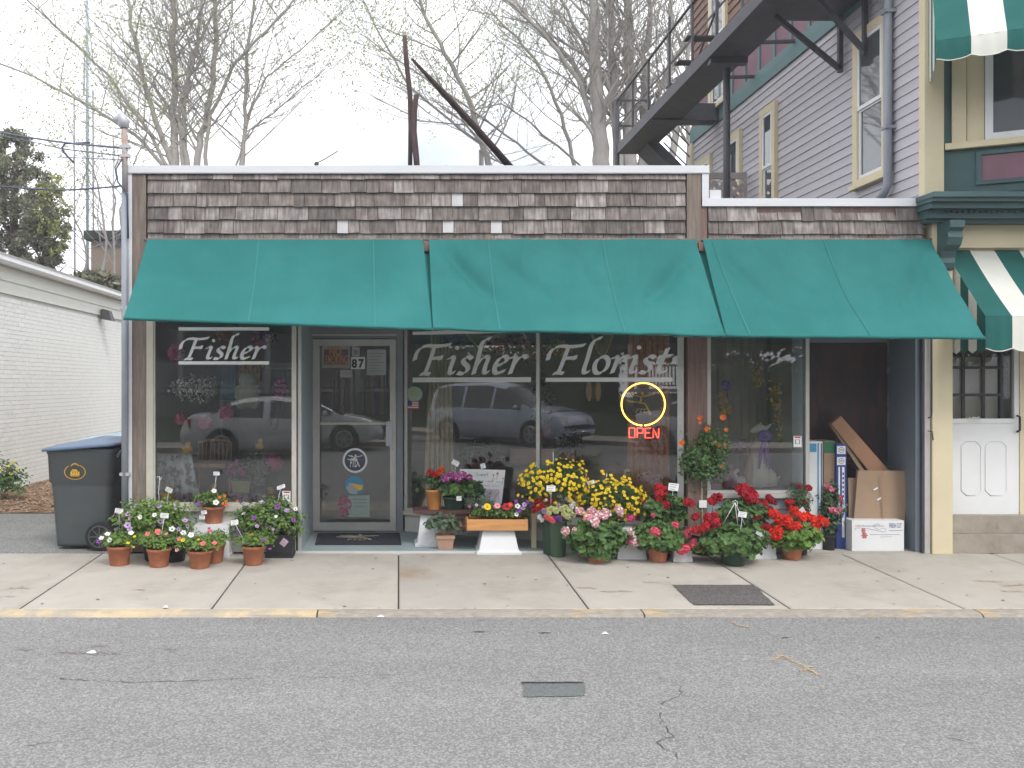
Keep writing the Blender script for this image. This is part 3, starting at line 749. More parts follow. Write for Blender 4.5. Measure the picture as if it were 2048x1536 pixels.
# shingles
def shingle_mesh(k, m, w, h, t):
    mb = MB(); a, b = -w/2, w/2; j = [rnd.uniform(-.003, .003) for _ in range(4)]
    mb.hexa([(a, -t*1.5+j[2], j[0]), (b, -t*1.5+j[3], j[1]), (b, 0.004, 0), (a, 0.004, 0), (a, -.004, h), (b, -.004, h), (b, 0.003, h), (a, 0.003, h)])
    return mb.mesh('shingle', m)
EXPO = 0.1315
_shm = {}
def shingle_rows(x0, x1, ztop, nrow, first_h):
    """courses hang from ztop down; each course laps over the one below"""
    zb = ztop-first_h
    for r in range(nrow):
        h = (first_h if r == 0 else EXPO)+0.028
        x = x0
        while x < x1-0.02:
            w = rnd.choice([.1, .12, .14, .16, .18, .2, .23, .25, .3])
            if x+w > x1-0.06: w = x1-x
            new = nrow == 6 and any(abs(x-q) < w*.6 and r == rr_ for q, rr_ in ((GX(905, 0), 2), (GX(690, 0), 4), (GX(890, 0), 4), (GX(982, 0), 4)))
            if new: w = .11; _used = globals().setdefault('_used', set()); new = (r, round([q for q in (GX(905, 0), GX(690, 0), GX(890, 0), GX(982, 0)) if abs(x-q) < .35][0], 2)) not in _used; _used.add((r, round([q for q in (GX(905, 0), GX(690, 0), GX(890, 0), GX(982, 0)) if abs(x-q) < .35][0], 2)))
            key = (round(w, 3), r == 0, new, rnd.randrange(2))
            if key not in _shm: _shm[key] = shingle_mesh(0, MT['shingle_new'] if new else MT['shingle'], w-.005, h, 0.02)
            inst(_shm[key], 'shingle', shop, (x+w/2-1.2, -.016-.0012*rnd.random(), zb+rnd.choice([0, 0, 0, -.003, .004])), (rnd.gauss(0, .006), 0, rnd.gauss(0, .004)))
            x += w
        zb -= EXPO
shingle_rows(GX(297, 0), GX(1369, 0), ZT-.08, 6, .05)
shingle_rows(GX(1414, 0), XR-.03, ZT2-.068, 4, .135)
MB().box(GX(297, 0), GX(1369, 0), -.012, .019, 2.64, ZT-.08).build('backing_board', MT['oldwood_red'], shop)
MB().box(GX(1414, 0), XR-.03, -.012, .019, 2.64, ZT2-.066).build('backing_board', MT['oldwood_red'], shop)
MB().box(GX(297, 0), XR-.03, -.014, .02, 2.5, 2.63).build('header_board', MT['oldwood_red'], shop)

# ---- left bay
ZS_L = GZ(1012, 0)
MB().box(XL+.157, GX(308, 0), -.03, .05, .02, 2.5).build('window_jamb', MT['alum_cream'], shop)
def window(parent, x0, x1, y, z0, z1, fr=0.05, m='alum', sill=True):
    mb = MB(); mb.box(x0, x0+fr, y-.02, y+.05, z0, z1); mb.box(x1-fr, x1, y-.02, y+.05, z0, z1)
    mb.box(x0+fr, x1-fr, y-.02, y+.05, z0, z0+fr*.8); mb.box(x0+fr, x1-fr, y-.02, y+.05, z1-fr, z1)
    w = mb.build('window', MT[m], parent)
    MB().box(x0+fr, x1-fr, y+.008, y+.014, z0+fr*.8, z1-fr).build('pane', MT['glass'], w)
    if sill: MB().box(x0-.01, x1+.01, y-.05, y+.06, z0-.045, z0-.002).build('sill', MT[m], w)
    return w
XD = GX(593, 0)              # corner of the recess
win_l = window(shop, GX(302, 0), XD, 0.0, ZS_L, 2.5, .045, 'alum_cream')
MB().box(XL+.157, XD-.01, .0, .09, .01, ZS_L-.047).build('bulkhead', MT['bulk_white'], shop)
# recess: left return, door frame, floor slab
XDJ = GX(622, 1.16)          # where the return meets the door jamb
YD = 1.16
seg('return_wall', (XD, 0.04), (XDJ-.03, YD), .05, 0.02, 2.5, MT['bulk'])
for (f_, w_) in ((0.0, .05), (.45, .035), (.93, .05)):
    a = Vector((XD+.004, 0.0)).lerp(Vector((XDJ-.026, YD)), f_); b = Vector((XD+.004, 0.0)).lerp(Vector((XDJ-.026, YD)), min(1, f_+w_))
    a += Vector((.012, -.004)); b += Vector((.012, -.004))
    seg('return_trim', a, b, .03, 0.02, 2.5, MT['alum'])
# threshold slab: platform 3 cm thick painted blue, trapezium in plan
mb = MB(); q = [(XD-.02, 0.0), (GX(1366, 0), 0.0), (BX, BY+.1), (AX, AY+.05), (XDJ-.05, YD+.15), (XD-.02, .1)]
mb.poly([(x, y, 0.022) for x, y in q], .1, (0, 0, -1)); mb.build('threshold_slab', MT['step'], shop)
MB().box(XD-.02, GX(1366, 0), -.014, -.001, -.03, 0.02).build('threshold_edge', MT['bulk_white'], shop)
# door frame
xj0, xj1 = XDJ-.03, GX(806, YD)
zdt = GZ(665, YD)
mb = MB(); mb.box(xj0, GX(625, YD), YD-.05, YD+.1, .023, 2.5); mb.box(GX(793, YD), xj1, YD-.05, YD+.1, .023, 2.5)
mb.box(GX(625, YD), GX(793, YD), YD-.05, YD+.1, GZ(679, YD)+.01, 2.5)
mb.build('door_frame', MT['alum_dark'], shop)
MB().box(GX(625, YD), GX(793, YD), YD-.055, YD-.051, GZ(672, YD), GZ(669, YD)).build('door_frame_bead', MT['alum'], shop)
# door leaf
dx0, dx1, dz0, dz1 = GX(626, YD), GX(792, YD), .035, GZ(679, YD)
def PD(u, v): return (GX(u, YD-.03), GZ(v, YD-.03))
mb = MB(); s1 = .085
mb.box(dx0, GX(640, YD), YD-.035, YD+.01, dz0, dz1); mb.box(GX(780, YD), dx1, YD-.035, YD+.01, dz0, dz1)
mb.box(GX(640, YD), GX(780, YD), YD-.035, YD+.01, dz0, GZ(1044, YD)); mb.box(GX(640, YD), GX(780, YD), YD-.035, YD+.01, GZ(692, YD), dz1)
door = mb.build('door', MT['alum'], shop)
MB().box(GX(640, YD), GX(780, YD), YD-.016, YD-.01, GZ(1044, YD), GZ(692, YD)).build('pane', MT['glass'], door)
MB().box(GX(641, YD), GX(781, YD), YD-.06, YD-.037, GZ(849, YD), GZ(844, YD)).build('push_bar', MT['alum_cream'], door)
MB().box(GX(772, YD), GX(784, YD), YD-.075, YD-.05, GZ(891, YD), GZ(842, YD)).build('handle', MT['galv'], door)
MB().cyl((GX(786, YD), YD-.045, GZ(898, YD)), (GX(786, YD), YD-.035, GZ(898, YD)), .016).build('lock', MT['galv'], door)
# ---- angled window
ZS_A = .226+.03
def along(s0, s1, o0, o1, z0, z1, mb):
    a = Vector((AX, AY))+dv*s0; b = Vector((AX, AY))+dv*s1
    q = [a+dn*o0, b+dn*o0, b+dn*o1, a+dn*o1]
    return mb.hexa([(p.x, p.y, z0) for p in q]+[(p.x, p.y, z1) for p in q])
LEN = (Vector((BX, BY))-Vector((AX, AY))).length
pm = DG(1077, 700); sm_ = (Vector((pm.x, pm.y))-Vector((AX, AY))).dot(dv)
mb = MB()
along(0.0, .035, .03, -.05, ZS_A, 2.5, mb); along(LEN-.05, LEN+.01, .03, -.05, ZS_A, 2.5, mb)
along(sm_-.018, sm_+.018, .03, -.04, ZS_A+.03, 2.5, mb); along(.035, LEN-.05, .03, -.05, ZS_A, ZS_A+.03, mb)
wa = mb.build('window', MT['alum'], shop)
for a, b in ((.035, sm_-.018), (sm_+.018, LEN-.05)):
    mb = MB(); along(a, b, .003, -.003, ZS_A+.03, 2.5, mb); mb.build('pane', MT['glass'], wa)
mb = MB(); along(-.01, LEN, .05, -.05, ZS_A-.045, ZS_A-.002, mb); mb.build('sill', MT['alum_cream'], wa)
mb = MB(); along(0.0, LEN, .012, -.08, .024, ZS_A-.047, mb); mb.build('bulkhead', MT['bulk_white'], shop)
# ---- wood column and right bay
MB().box(GX(1373, 0), GX(1412, 0), -.04, .1, .0, 2.5).build('column', MT['oldwood_red'], shop)
ZS_R = GZ(986, 0)
win_r = window(shop, GX(1413, 0), GX(1617, 0), 0.0, ZS_R, 2.5, .035, 'alum')
MB().box(GX(1413, 0), GX(1617, 0)-.01, .0, .09, .0, ZS_R-.047).build('bulkhead', MT['bulk'], shop)
mb = MB()
for (a, b, c_, d_) in ((1425, 1608, 1018, 1014), (1425, 1608, 1094, 1090), (1425, 1429, 1090, 1018), (1604, 1608, 1090, 1018)):
    mb.box(GX(a, 0), GX(b, 0), -.012, -.0005, GZ(c_, 0), GZ(d_, 0))
mb.build('bulkhead_moulding', MT['bulk'], shop)
# ---- right recess
XA0, YA = GX(1617, 0), .61
xb1 = GX(1781, YA)
MB().box(XA0-.12, XA0-.012, 0.1, YA+.1, 0, 2.5).build('return_wall', MT['bulk'], shop)
MB().box(XA0-.12, xb1+.02, YA, YA+.08, 0, 2.5).build('board', MT['darkpanel'], shop)
seg('return_wall', (GX(1846, 0), 0.02), (xb1+.03, YA+.03), .06, 0, 2.5, MT['bluewall'])
mb = MB()
for k in range(26):
    z = .05+k*.095
    mb.box(xb1-.03-.012*rnd.random(), xb1+.012*rnd.random(), YA-.03-.02*rnd.random(), YA-.002, z, z+.09)
mb.build('plaster_edge', MT['plaster'], shop, kind='stuff')
MB().box(XA0-.01, xb1+.02, YA-.05, YA-.002, 2.09, 2.2).build('lintel', MT['bluewall'], shop)
MB().box(GX(1846, 0), GX(1857, 0), -.03, .06, 0, 2.62).build('corner_trim', MT['alum'], shop)
MB().box(GX(1843, 0)-.005, GX(1846, 0), -.025, .03, 0, 2.62).build('corner_trim', MT['iron'], shop)
MB().box(XA0, XR, 0.0, YA+.05, -.1, .004).build('recess_floor', MT['concrete'], shop)
# interior floor and display platforms
MB().poly([(XL+.15, .1, .03), (XD-.05, .1, .03), (XDJ-.06, YD+.12, .03), (AX, AY+.12, .03), (BX, BY+.13, .03), (GX(1617, 0)-.13, .12, .03), (GX(1617, 0)-.13, YA+.1, .03), (XR-.14, YA+.12, .03), (XR-.14, 5.2, .03), (XL+.15, 5.2, .03)], .03, (0, 0, -1)).build('shop_floor', MT['interior_floor'], shop)
MB().box(XL+.15, XD-.06, .1, .95, .04, ZS_L-.03).build('display_shelf', MT['bulk_white'], shop)
MB().box(GX(1413, 0), GX(1617, 0)-.14, .1, .75, .04, ZS_R-.03).build('display_shelf', MT['bulk_white'], shop)
mb = MB(); along(.05, LEN-.1, -.09, -.6, .04, ZS_A-.02, mb); mb.build('display_shelf', MT['interior_floor'], shop)

# ============================================================ AWNINGS of the shop
def awning(name, label, u0, u1, seams, zl, zr, ul, ur, wr=0.0, seed=1):
    """cloth from the pipe under the shingles out to the front bar, 0.8 m forward"""
    ytop, ybot = -.05, -.80
    za = GZ(479, -.05)
    x0, x1 = GX(u0, ytop), GX(u1, ytop)
    xa, xb = GX(ul, ybot), GX(ur, ybot)
    rt = thing(name, label, 'awning', ((x0+x1)/2, 0, 2.6), 0, 'teal awnings over the shop front')
    nx, ny = 110, 26
    def pt(s, t):
        xt = x0+(x1-x0)*s; xbm = xa+(xb-xa)*s; zb = zl+(zr-zl)*s
        x = xt+(xbm-xt)*t; y = ytop+(ybot-ytop)*t; z = za+(zb-za)*t
        sag = math.sin(math.pi*t)*(.075+.012*math.sin(s*9+seed))*(math.sin(math.pi*min(1, max(0, s)))+.02)**.35
        fold = 0
        for (a, b, c_) in ((.12, 2.6, .022), (.9, -3.2, .02), (.3, 3.4, .01), (.55, 1.2, .007), (.74, -1.8, .009)):
            q = (s-a)*9-b*(t-.3); fold += c_*math.exp(-q*q*9)*math.sin(math.pi*min(1, t*1.3))*(.4+wr)
        fold += .0045*mnoise.noise(Vector((s*24, t*5+s*6, seed)))+.0025*mnoise.noise(Vector((s*60, t*9, seed+4)))+.006*wr*mnoise.noise(Vector((s*7+t*3, t*2, seed)))
        nrm = Vector((0, -.75, .8))
        return Vector((x, y, z))-nrm*(sag*.6)-nrm*fold*(1+wr)
    vs = [pt(i/nx, j/ny) for j in range(ny+1) for i in range(nx+1)]
    fs = [(j*(nx+1)+i, (j+1)*(nx+1)+i, (j+1)*(nx+1)+i+1, j*(nx+1)+i+1) for j in range(ny) for i in range(nx)]
    mb = MB(); mb.add(vs, fs, True); mb.build('cloth', MT['teal'], rt)
    for (ua, ub) in seams:
        sa = (GX(ua, ytop)-x0)/(x1-x0); sb = (GX(ub, ybot)-xa)/(xb-xa)
        mb = MB(); vv = []
        for j in range(ny+1):
            t = j/ny; s = sa+(sb-sa)*t; w = .006/(x1-x0)
            vv += [pt(s-w, t)+Vector((0, -.004, .004)), pt(s+w, t)+Vector((0, -.004, .004))]
        mb.add(vv, [(2*j, 2*j+2, 2*j+3, 2*j+1) for j in range(ny)], True); mb.build('seam', MT['teal_seam'], rt)
    # rolled hem round the front bar
    mb = MB(); mb.tube([pt(i/20, 1)+Vector((0, -.004, -.012)) for i in range(21)], .016, 8); mb.build('hem', MT['teal'], rt)
    mb = MB(); mb.tube([pt(0, 1)+Vector((-.015, .012, -.016)), pt(1, 1)+Vector((.015, .012, -.016))], .009, 8); mb.build('front_bar', MT['galv'], rt)
    mb = MB(); mb.tube([(x0-.03, -.03, za+.0), (x1+.03, -.03, za+.0)], .016, 8); mb.build('roller', MT['oldwood'], rt)
    # folding arms
    for s in (.08, .92):
        e = pt(s, 1)
        MB().tube([(GX(u0, 0)+(x1-x0)*s, -.03, e.z+.02), (e.x, -.76, e.z-.01)], .01, 6).build('arm', MT['galv'], rt)
    return rt, pt
aw1, pt1 = awning('awning', 'leftmost teal awning above the glass door, its lower edge sloping down to the right', 294, 846, [(518, 497), (747, 750)], GZ(634, -.8), GZ(655, -.8), 248, 864, 0, 1)
aw2, pt2 = awning('awning', 'middle teal awning above the angled window, with soft wrinkles and two pale seams', 858, 1392, [(977, 1000), (1205, 1250)], GZ(655, -.8), GZ(668, -.8), 866, 1450, 1, 5)
aw3, pt3 = awning('awning', 'rightmost teal awning above the narrow window and the recess', 1406, 1862, [(1425, 1500), (1648, 1742)], GZ(669, -.8), GZ(673, -.8), 1452, 1968, .6, 9)
# inner gores that show dark in the gaps between awnings
for (u0, u1, v) in ((846, 859, 655), (1394, 1408, 668)):
    mb = MB(); a0 = Vector((GX(u0, -.04)-.01, -.06, GZ(505, -.04))); a1 = Vector((GX(u1, -.04)+.02, -.06, GZ(505, -.04)))
    b0 = Vector((GX(u0+(12 if u0 < 1000 else 48), -.77), -.77, GZ(v-3, -.77))); b1 = b0+Vector((.06, 0, 0))
    off = Vector((0, .015, -.01))
    mb.add([a0+off, a1+off, b1+off, b0+off], [(0, 3, 2, 1)])
    mb.build('gore', MT['teal'], aw2 if u0 < 1000 else aw3)
    MB().box(GX(u0, -.03)+.005, GX(u1, -.03)-.005, -.07, -.0, GZ(503, -.03), GZ(486, -.03)).build('wall_bracket', MT['oldwood_red'], aw2 if u0 < 1000 else aw3)

# ============================================================ RIGHT-HAND BUILDING
XS = GX(1845, 0)
rb = thing('clapboard_building', 'tall lilac grey clapboard building with cream corner boards and dark green trim', 'building', (XS+2, 0, 0))
def SW(u, v):
    z = XS*F/(u-797); return Vector((XS, z-D, H-(v-768)/F*z))
DEP = 6.96
ZB = 5.86
MB().box(XS+.03, XS+9, .06, DEP, 3.2, 9.5).build('wall', MT['mortar'], rb)
MB().box(XS+.03, XS+9, .5, DEP, -.1, 3.199).build('wall', MT['mortar'], rb)
r_ = 0; z = 3.2
while z < ZB-.02:
    z1 = min(z+.107, ZB)
    cut = rnd.uniform(.8, 5.8)
    for (ya, yb__) in ((.03, cut-.002), (cut+.002, DEP)):
        e_ = rnd.uniform(-.0015, .0015)
        MB().hexa([(XS-.002+e_, ya, z), (XS+.03, ya, z), (XS+.03, yb__, z), (XS-.002-e_, yb__, z), (XS+.011, ya, z1), (XS+.03, ya, z1), (XS+.03, yb__, z1), (XS+.011, yb__, z1)]).build('clapboard', MT['lilac'], rb)
    z += .107
# band: green / maroon panels with green battens / green
MB().box(XS-.02, XS+.03, .03, DEP+.02, ZB, ZB+.24).build('band_board', MT['bandgreen'], rb)
MB().box(XS-.0, XS+.03, .03, DEP, ZB+.24, ZB+.66).build('panel_backing', MT['maroon'], rb)
MB().box(XS-.02, XS+.03, .03, DEP+.02, ZB+.66, ZB+.86).build('band_board', MT['bandgreen'], rb)
y = .3
while y < DEP-.3:
    MB().box(XS-.018, XS-.001, y, y+.07, ZB+.242, ZB+.658).build('batten', MT['bandgreen'], rb)
    y += .52
z = ZB+.86; k = 0
while z < 9.2:
    y = .05-(k % 2)*.08
    row = MB()
    while y < DEP:
        w = rnd.choice([.11, .14, .17, .2]); y1 = min(DEP, y+w)
        row.hexa([(XS-.012, y+.002, z), (XS+.03, y+.002, z), (XS+.03, y1-.002, z), (XS-.012, y1-.002, z), (XS+.01, y+.002, z+.15), (XS+.03, y+.002, z+.15), (XS+.03, y1-.002, z+.15), (XS+.01, y1-.002, z+.15)])
        y = y1
    row.build('upper_shingles', MT['brownsh'], rb, kind='stuff'); z += .14; k += 1
# far corner board and roof overhang
MB().box(XS-.03, XS+.06, DEP-.1, DEP+.03, -.1, ZB-.002).build('corner_board', MT['cream'], rb)
def side_window(y0, y1, z0, z1, m='glass_mirror'):
    mb = MB(); t = XS-.05; c = .1
    mb.box(t, XS+.02, y0, y0+c, z0, z1); mb.box(t, XS+.02, y1-c, y1, z0, z1); mb.box(t, XS+.02, y0+c, y1-c, z1-c, z1); mb.box(t-.03, XS+.02, y0-.03, y1+.03, z0-.05, z0+.001)
    mb.box(t, XS+.02, y0+c, y1-c, z0+.001, z0+.05)
    w = mb.build('window', MT['cream'], rb)
    a, b, d, e = y0+c, y1-c, z0+.05, z1-c; mid = (d+e)/2; f = .04
    for (q0, q1, dx) in ((mid-.01, e, 0), (d, mid+.01, .02)):
        s = MB(); x0 = XS-.046+dx; x1 = XS-.004+dx
        s.box(x0, x1, a+.001, a+f, q0, q1); s.box(x0, x1, b-f, b-.001, q0, q1); s.box(x0, x1, a+f, b-f, q1-f, q1-.001); s.box(x0, x1, a+f, b-f, q0+.001, q0+f)
        s.build('sash', MT['white_paint'], w)
        MB().box(x0+.012, x0+.016, a+f, b-f, q0+f, q1-f).build('pane', MT[m], w)
side_window(.56, 1.27, 3.87, 5.56); side_window(3.36, 3.88, 3.87, 5.5); side_window(4.62, 5.2, 3.87, 5.47, 'glass_mirror'); side_window(5.9, 6.6, 3.87, 5.44)
# windows of the floor above, cut by the top of the frame
side_window(5.2, 5.97, 6.12, 8.4)
# rainwater pipe
dp = [(XS-.06, SW(1787, 0).y, 9.2), (XS-.06, SW(1787, 0).y, 3.72), (XS-.07, SW(1786, 0).y+.03, 3.66), (XS-.1, SW(1784, 0).y+.12, 3.56)]
MB().tube(dp, .042, 10).build('rainwater_pipe', MT['pipe'], rb)
for z in (4.3, 5.5, 6.6): MB().box(XS-.11, XS+.01, dp[0][1]-.055, dp[0][1]+.055, z, z+.03).build('pipe_clip', MT['pipe'], rb)
# front: corner board, pilaster, wall
MB().box(XS-.002, GX(1883, 0), -.04, .06, 3.46, 9.4).build('corner_board', MT['cream'], rb)
MB().box(GX(1884, 0), GX(1903, 0), -.005, .06, 3.46, 9.4).build('recess_board', MT['dgreen'], rb)
MB().box(GX(1859, 0), GX(1899, 0), -.05, .06, 0.0, 3.22).build('pilaster', MT['cream'], rb)
MB().box(GX(1899, 0), XS+6, .12, .2, 2.95, 3.22).build('frieze', MT['cream'], rb)
MB().box(GX(1899, 0), XS+6, .05, .119, 3.0, 3.22).build('frieze_board', MT['cream'], rb)
# angled bay above the cornice
bd = Vector((.9, -.436)).normalized(); bn = Vector((bd.y, -bd.x))      # out of the wall, towards the street
if bn.y > 0: bn = -bn
b0 = Vector((GX(1903, 0), .0))
def bay(s0, s1, o0, o1, z0, z1, mb):
    q = [b0+bd*s0+bn*o1, b0+bd*s1+bn*o1, b0+bd*s1+bn*o0, b0+bd*s0+bn*o0]
    return mb.hexa([(p.x, p.y, z0) for p in q]+[(p.x, p.y, z1) for p in q])
mb = MB(); bay(-.05, 2.2, -.6, -.005, 3.46, 9.3, mb); mb.build('bay_wall', MT['dgreen'], rb)
mb = MB(); bay(-.04, 2.2, -.004, .02, 3.5, 3.93, mb); mb.build('bay_panel_frame', MT['dgreen'], rb)
mb = MB(); bay(.24, 1.9, .021, .028, 3.62, 3.86, mb); mb.build('bay_panel', MT['maroon'], rb)
mb = MB()
bay(.2, .24, .021, .045, 3.58, 3.9, mb); bay(.24, 1.9, .021, .045, 3.58, 3.615, mb); bay(.24, 1.9, .021, .045, 3.865, 3.9, mb); mb.build('bay_panel_moulding', MT['dgreen'], rb)
mb = MB(); bay(-.06, 2.2, -.004, .08, 3.94, 4.0, mb); mb.build('bay_sill', MT['cream'], rb)
mb = MB(); bay(-.0, .12, -.004, .03, 4.0, 5.9, mb); bay(.125, .27, -.004, .012, 4.0, 5.9, mb); bay(.27, 2.2, -.004, .02, 5.2, 5.3, mb); mb.build('bay_window_casing', MT['cream'], rb)
mb = MB(); bay(.275, .34, -.004, .03, 4.0, 5.2, mb); bay(.34, 1.6, -.004, .03, 4.0, 4.07, mb); bay(.34, 1.6, -.004, .03, 5.13, 5.2, mb); w = mb.build('bay_window', MT['white_paint'], rb)
mb = MB(); bay(.34, 1.6, .002, .006, 4.07, 5.13, mb); mb.build('pane', MT['glass_dark'], w)
# cornice with drip, dentils and bracket
mb = MB()
for (o, z0, z1) in ((.30, 3.42, 3.47), (.27, 3.385, 3.42), (.22, 3.33, 3.385), (.12, 3.25, 3.33), (.07, 3.22, 3.25)):
    q = [(XS-.02-o*.25, -o-.05), (XS+.8, -o-.06), (XS+2.8, -o-.22), (XS+2.8, .05), (XS-.02-o*.25, .05)]
    mb.poly([(x, y, z0) for x, y in q], z1-z0-.0005, (0, 0, 1))
mb.build('cornice', MT['dgreen'], rb)
for k in range(26):
    x = XS+.12+k*.055; MB().box(x, x+.03, -.19, -.171, 3.3, 3.326).build('dentil', MT['dgreen'], rb)
mb = MB(); xa, xb_ = GX(1868, 0), GX(1897, 0)
prof = [(-.05, 3.218), (-.26, 3.218), (-.26, 3.15), (-.22, 3.12), (-.23, 3.06), (-.2, 2.99), (-.13, 2.94), (-.1, 2.88), (-.11, 2.83), (-.09, 2.78), (-.055, 2.76), (-.05, 2.76)]
mb.poly([(xa, y, z) for y, z in prof], xb_-xa, (1, 0, 0)); mb.build('bracket', MT['dgreen'], rb)
# entrance door and steps
YE = .16
ex0, ex1 = GX(1899, YE), GX(2036, YE)
MB().box(ex1+.0, ex1+.12, YE-.03, YE+.08, .36, 2.96).build('door_casing', MT['cream'], rb)
MB().box(ex1+.12, XS+6, .12, .2, .0, 2.95).build('front_wall', MT['cream'], rb)
d2 = MB(); z0, z1 = GZ(1029, YE), 2.5
zm = GZ(846, YE)
xg1 = GX(2026, YE)
d2.box(ex0, xg1-.0, YE-.02, YE+.03, z0, zm); d2.box(ex0, ex0+.0+.004, YE-.02, YE+.03, zm, z1); d2.box(GX(2026, YE), ex1-.002, YE-.02, YE+.03, z0, z1)
d2.box(ex0, xg1, YE-.02, YE+.03, z1-.1, z1)
d2 = d2.build('door', MT['white_paint'], rb)
mb = MB()
for (ua, ub) in ((1920, 1959), (1968, 2010)):
    for g_ in (0, 1):
        x0, x1, q0, q1 = GX(ua+g_*4, YE), GX(ub-g_*4, YE), GZ(990-g_*4, YE), GZ(882+g_*4, YE); c = .05
        if g_ == 0:
            loop = [(x0+c, q0), (x1-c, q0), (x1, q0+c), (x1, q1-c), (x1-c, q1), (x0+c, q1), (x0, q1-c), (x0, q0+c)]
            pts = [(x, YE-.022, z) for x, z in loop]; mb.tube(pts+[pts[0]], .005, 5)
mb.build('door_moulding', MT['white_paint'], d2)
MB().box(ex0, GX(2026, YE), YE-.03, YE-.0205, zm, zm+.045).build('door_rail', MT['white_paint'], d2)
MB().box(ex0+.005, xg1, YE+.01, YE+.014, zm, z1-.1).build('pane', MT['glass_clear'], d2)
mb = MB()
for u in (1926, 1966, 2002): mb.box(GX(u, YE)-.014, GX(u, YE)+.014, YE-.012, YE+.006, zm, z1-.1)
for v in (735, 790): mb.box(ex0+.005, xg1-.1, YE-.0115, YE+.0055, GZ(v, YE)-.014, GZ(v, YE)+.014)
mb.box(GX(2006, YE), xg1, YE+.0602, YE+.08, zm, z1-.1)
mb.build('muntins', MT['black'], d2)
MB().box(ex0+.005, xg1-.12, YE+.05, YE+.06, zm-.02, zm+.66).build('inner_blind', MT['sheer'], d2)
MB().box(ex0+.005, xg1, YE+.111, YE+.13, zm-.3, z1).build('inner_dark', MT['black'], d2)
MB().tube([(ex1-.03, YE-.03, 1.34), (ex1-.03, YE-.07, 1.33), (ex1-.03, YE-.07, 1.2), (ex1-.03, YE-.03, 1.18)], .011, 6).build('handle', MT['black'], d2)
MB().box(GX(1899, 0), XS+2.2, -.02, .4, .0, .185).build('stone_step', MT['stonestep'], rb)
MB().box(GX(1899, 0), XS+2.2, .03, .4, .187, .36).build('stone_step', MT['stonestep'], rb)
# thin pipe and tap handle on the pilaster
px_ = GX(1863, -.06)
MB().tube([(px_, -.065, 2.9), (px_, -.065, GZ(825, -.06)), (px_-.01, -.07, GZ(833, -.06)), (px_-.04, -.07, GZ(836, -.06))], .007, 6).build('conduit', MT['iron'], rb)
MB().tube([(px_-.04, -.07, GZ(862, -.06)), (px_, -.07, GZ(862, -.06)), (px_+.01, -.07, GZ(880, -.06))], .006, 6).build('crank_hook', MT['iron'], rb)

# striped awnings of the right building
def striped(name, label, fr, x0, nst, w, top, proj, drop, val, side=True, first_green=True):
    """fr(s, o) -> plan point; stripes of width w from s = x0"""
    rt = thing(name, label, 'awning', (fr(x0, 0)[0], fr(x0, 0)[1], top), 0, 'green and white striped awnings')
    def pt(s, t):
        p = fr(s, proj*t); return Vector((p[0], p[1], top-drop*t-.02*math.sin(math.pi*t)))
    for k in range(nst):
        s0 = x0+k*w; s1 = s0+w; m = MT['agreen'] if (k % 2 == 0) == first_green else MT['awhite']
        mb = MB(); vs = []; n = 8
        for j in range(n+1): vs += [pt(s0, j/n), pt(s1, j/n)]
        mb.add(vs, [(2*j, 2*j+2, 2*j+3, 2*j+1) for j in range(n)], True)
        # valance with scalloped edge
        vv = []; q = 8
        for j in range(q+1):
            s = s0+w*j/q; p = fr(s, proj+.006*math.sin(j*1.7+k)); zb = top-drop-val-.028*abs(math.sin(math.pi*j/q))
            vv += [(p[0], p[1], top-drop), (p[0]-.004, p[1]-.008, top-drop-val*.5), (p[0], p[1], zb)]
        mb.add(vv, [(3*j+i, 3*j+1+i, 3*j+4+i, 3*j+3+i) for j in range(q) for i in (0, 1)], True)
        mb.build('stripe_panel', m, rt)
        mb = MB(); mb.tube([(vv[3*j+2][0], vv[3*j+2][1]-.003, vv[3*j+2][2]) for j in range(q+1)], .005, 5); mb.build('piping', MT['awhite'], rt)
    if side:
        ns = 5; ws = proj/ns
        for k in range(ns):
            o0, o1 = k*ws, (k+1)*ws; m = MT['agreen'] if k % 2 == 0 else MT['awhite']
            a = fr(x0, o0); b = fr(x0, o1)
            zb0 = top-drop-val-.01; mid = fr(x0, (o0+o1)/2)
            mb = MB(); mb.add([(a[0], a[1], top-drop*k/ns-.006), (a[0], a[1], zb0), (mid[0], mid[1], zb0-.03), (b[0], b[1], zb0), (b[0], b[1], top-drop*(k+1)/ns-.006)], [(0, 1, 2, 3, 4)])
            mb.build('side_stripe', m, rt)
    mb = MB()
    a = fr(x0+.01, proj-.03); b = fr(x0+nst*w, proj-.03)
    mb.tube([(a[0], a[1], top-drop-.012), (b[0], b[1], top-drop-.012)], .011, 6); mb.build('front_bar', MT['galv'], rt)
    return rt
x0s = GX(1903, 0)
striped('striped_awning', 'green and white striped awning above the white panelled door', lambda s, o: (s, .11-o), x0s, 9, .245, 2.985, .62, .7, .3)
striped('striped_awning', 'scalloped green and white striped awning high on the bay window at the top right', lambda s, o: tuple(b0+bd*s+bn*o), -.2, 8, .27, 6.1, .8, 1.32, .17, side=True)

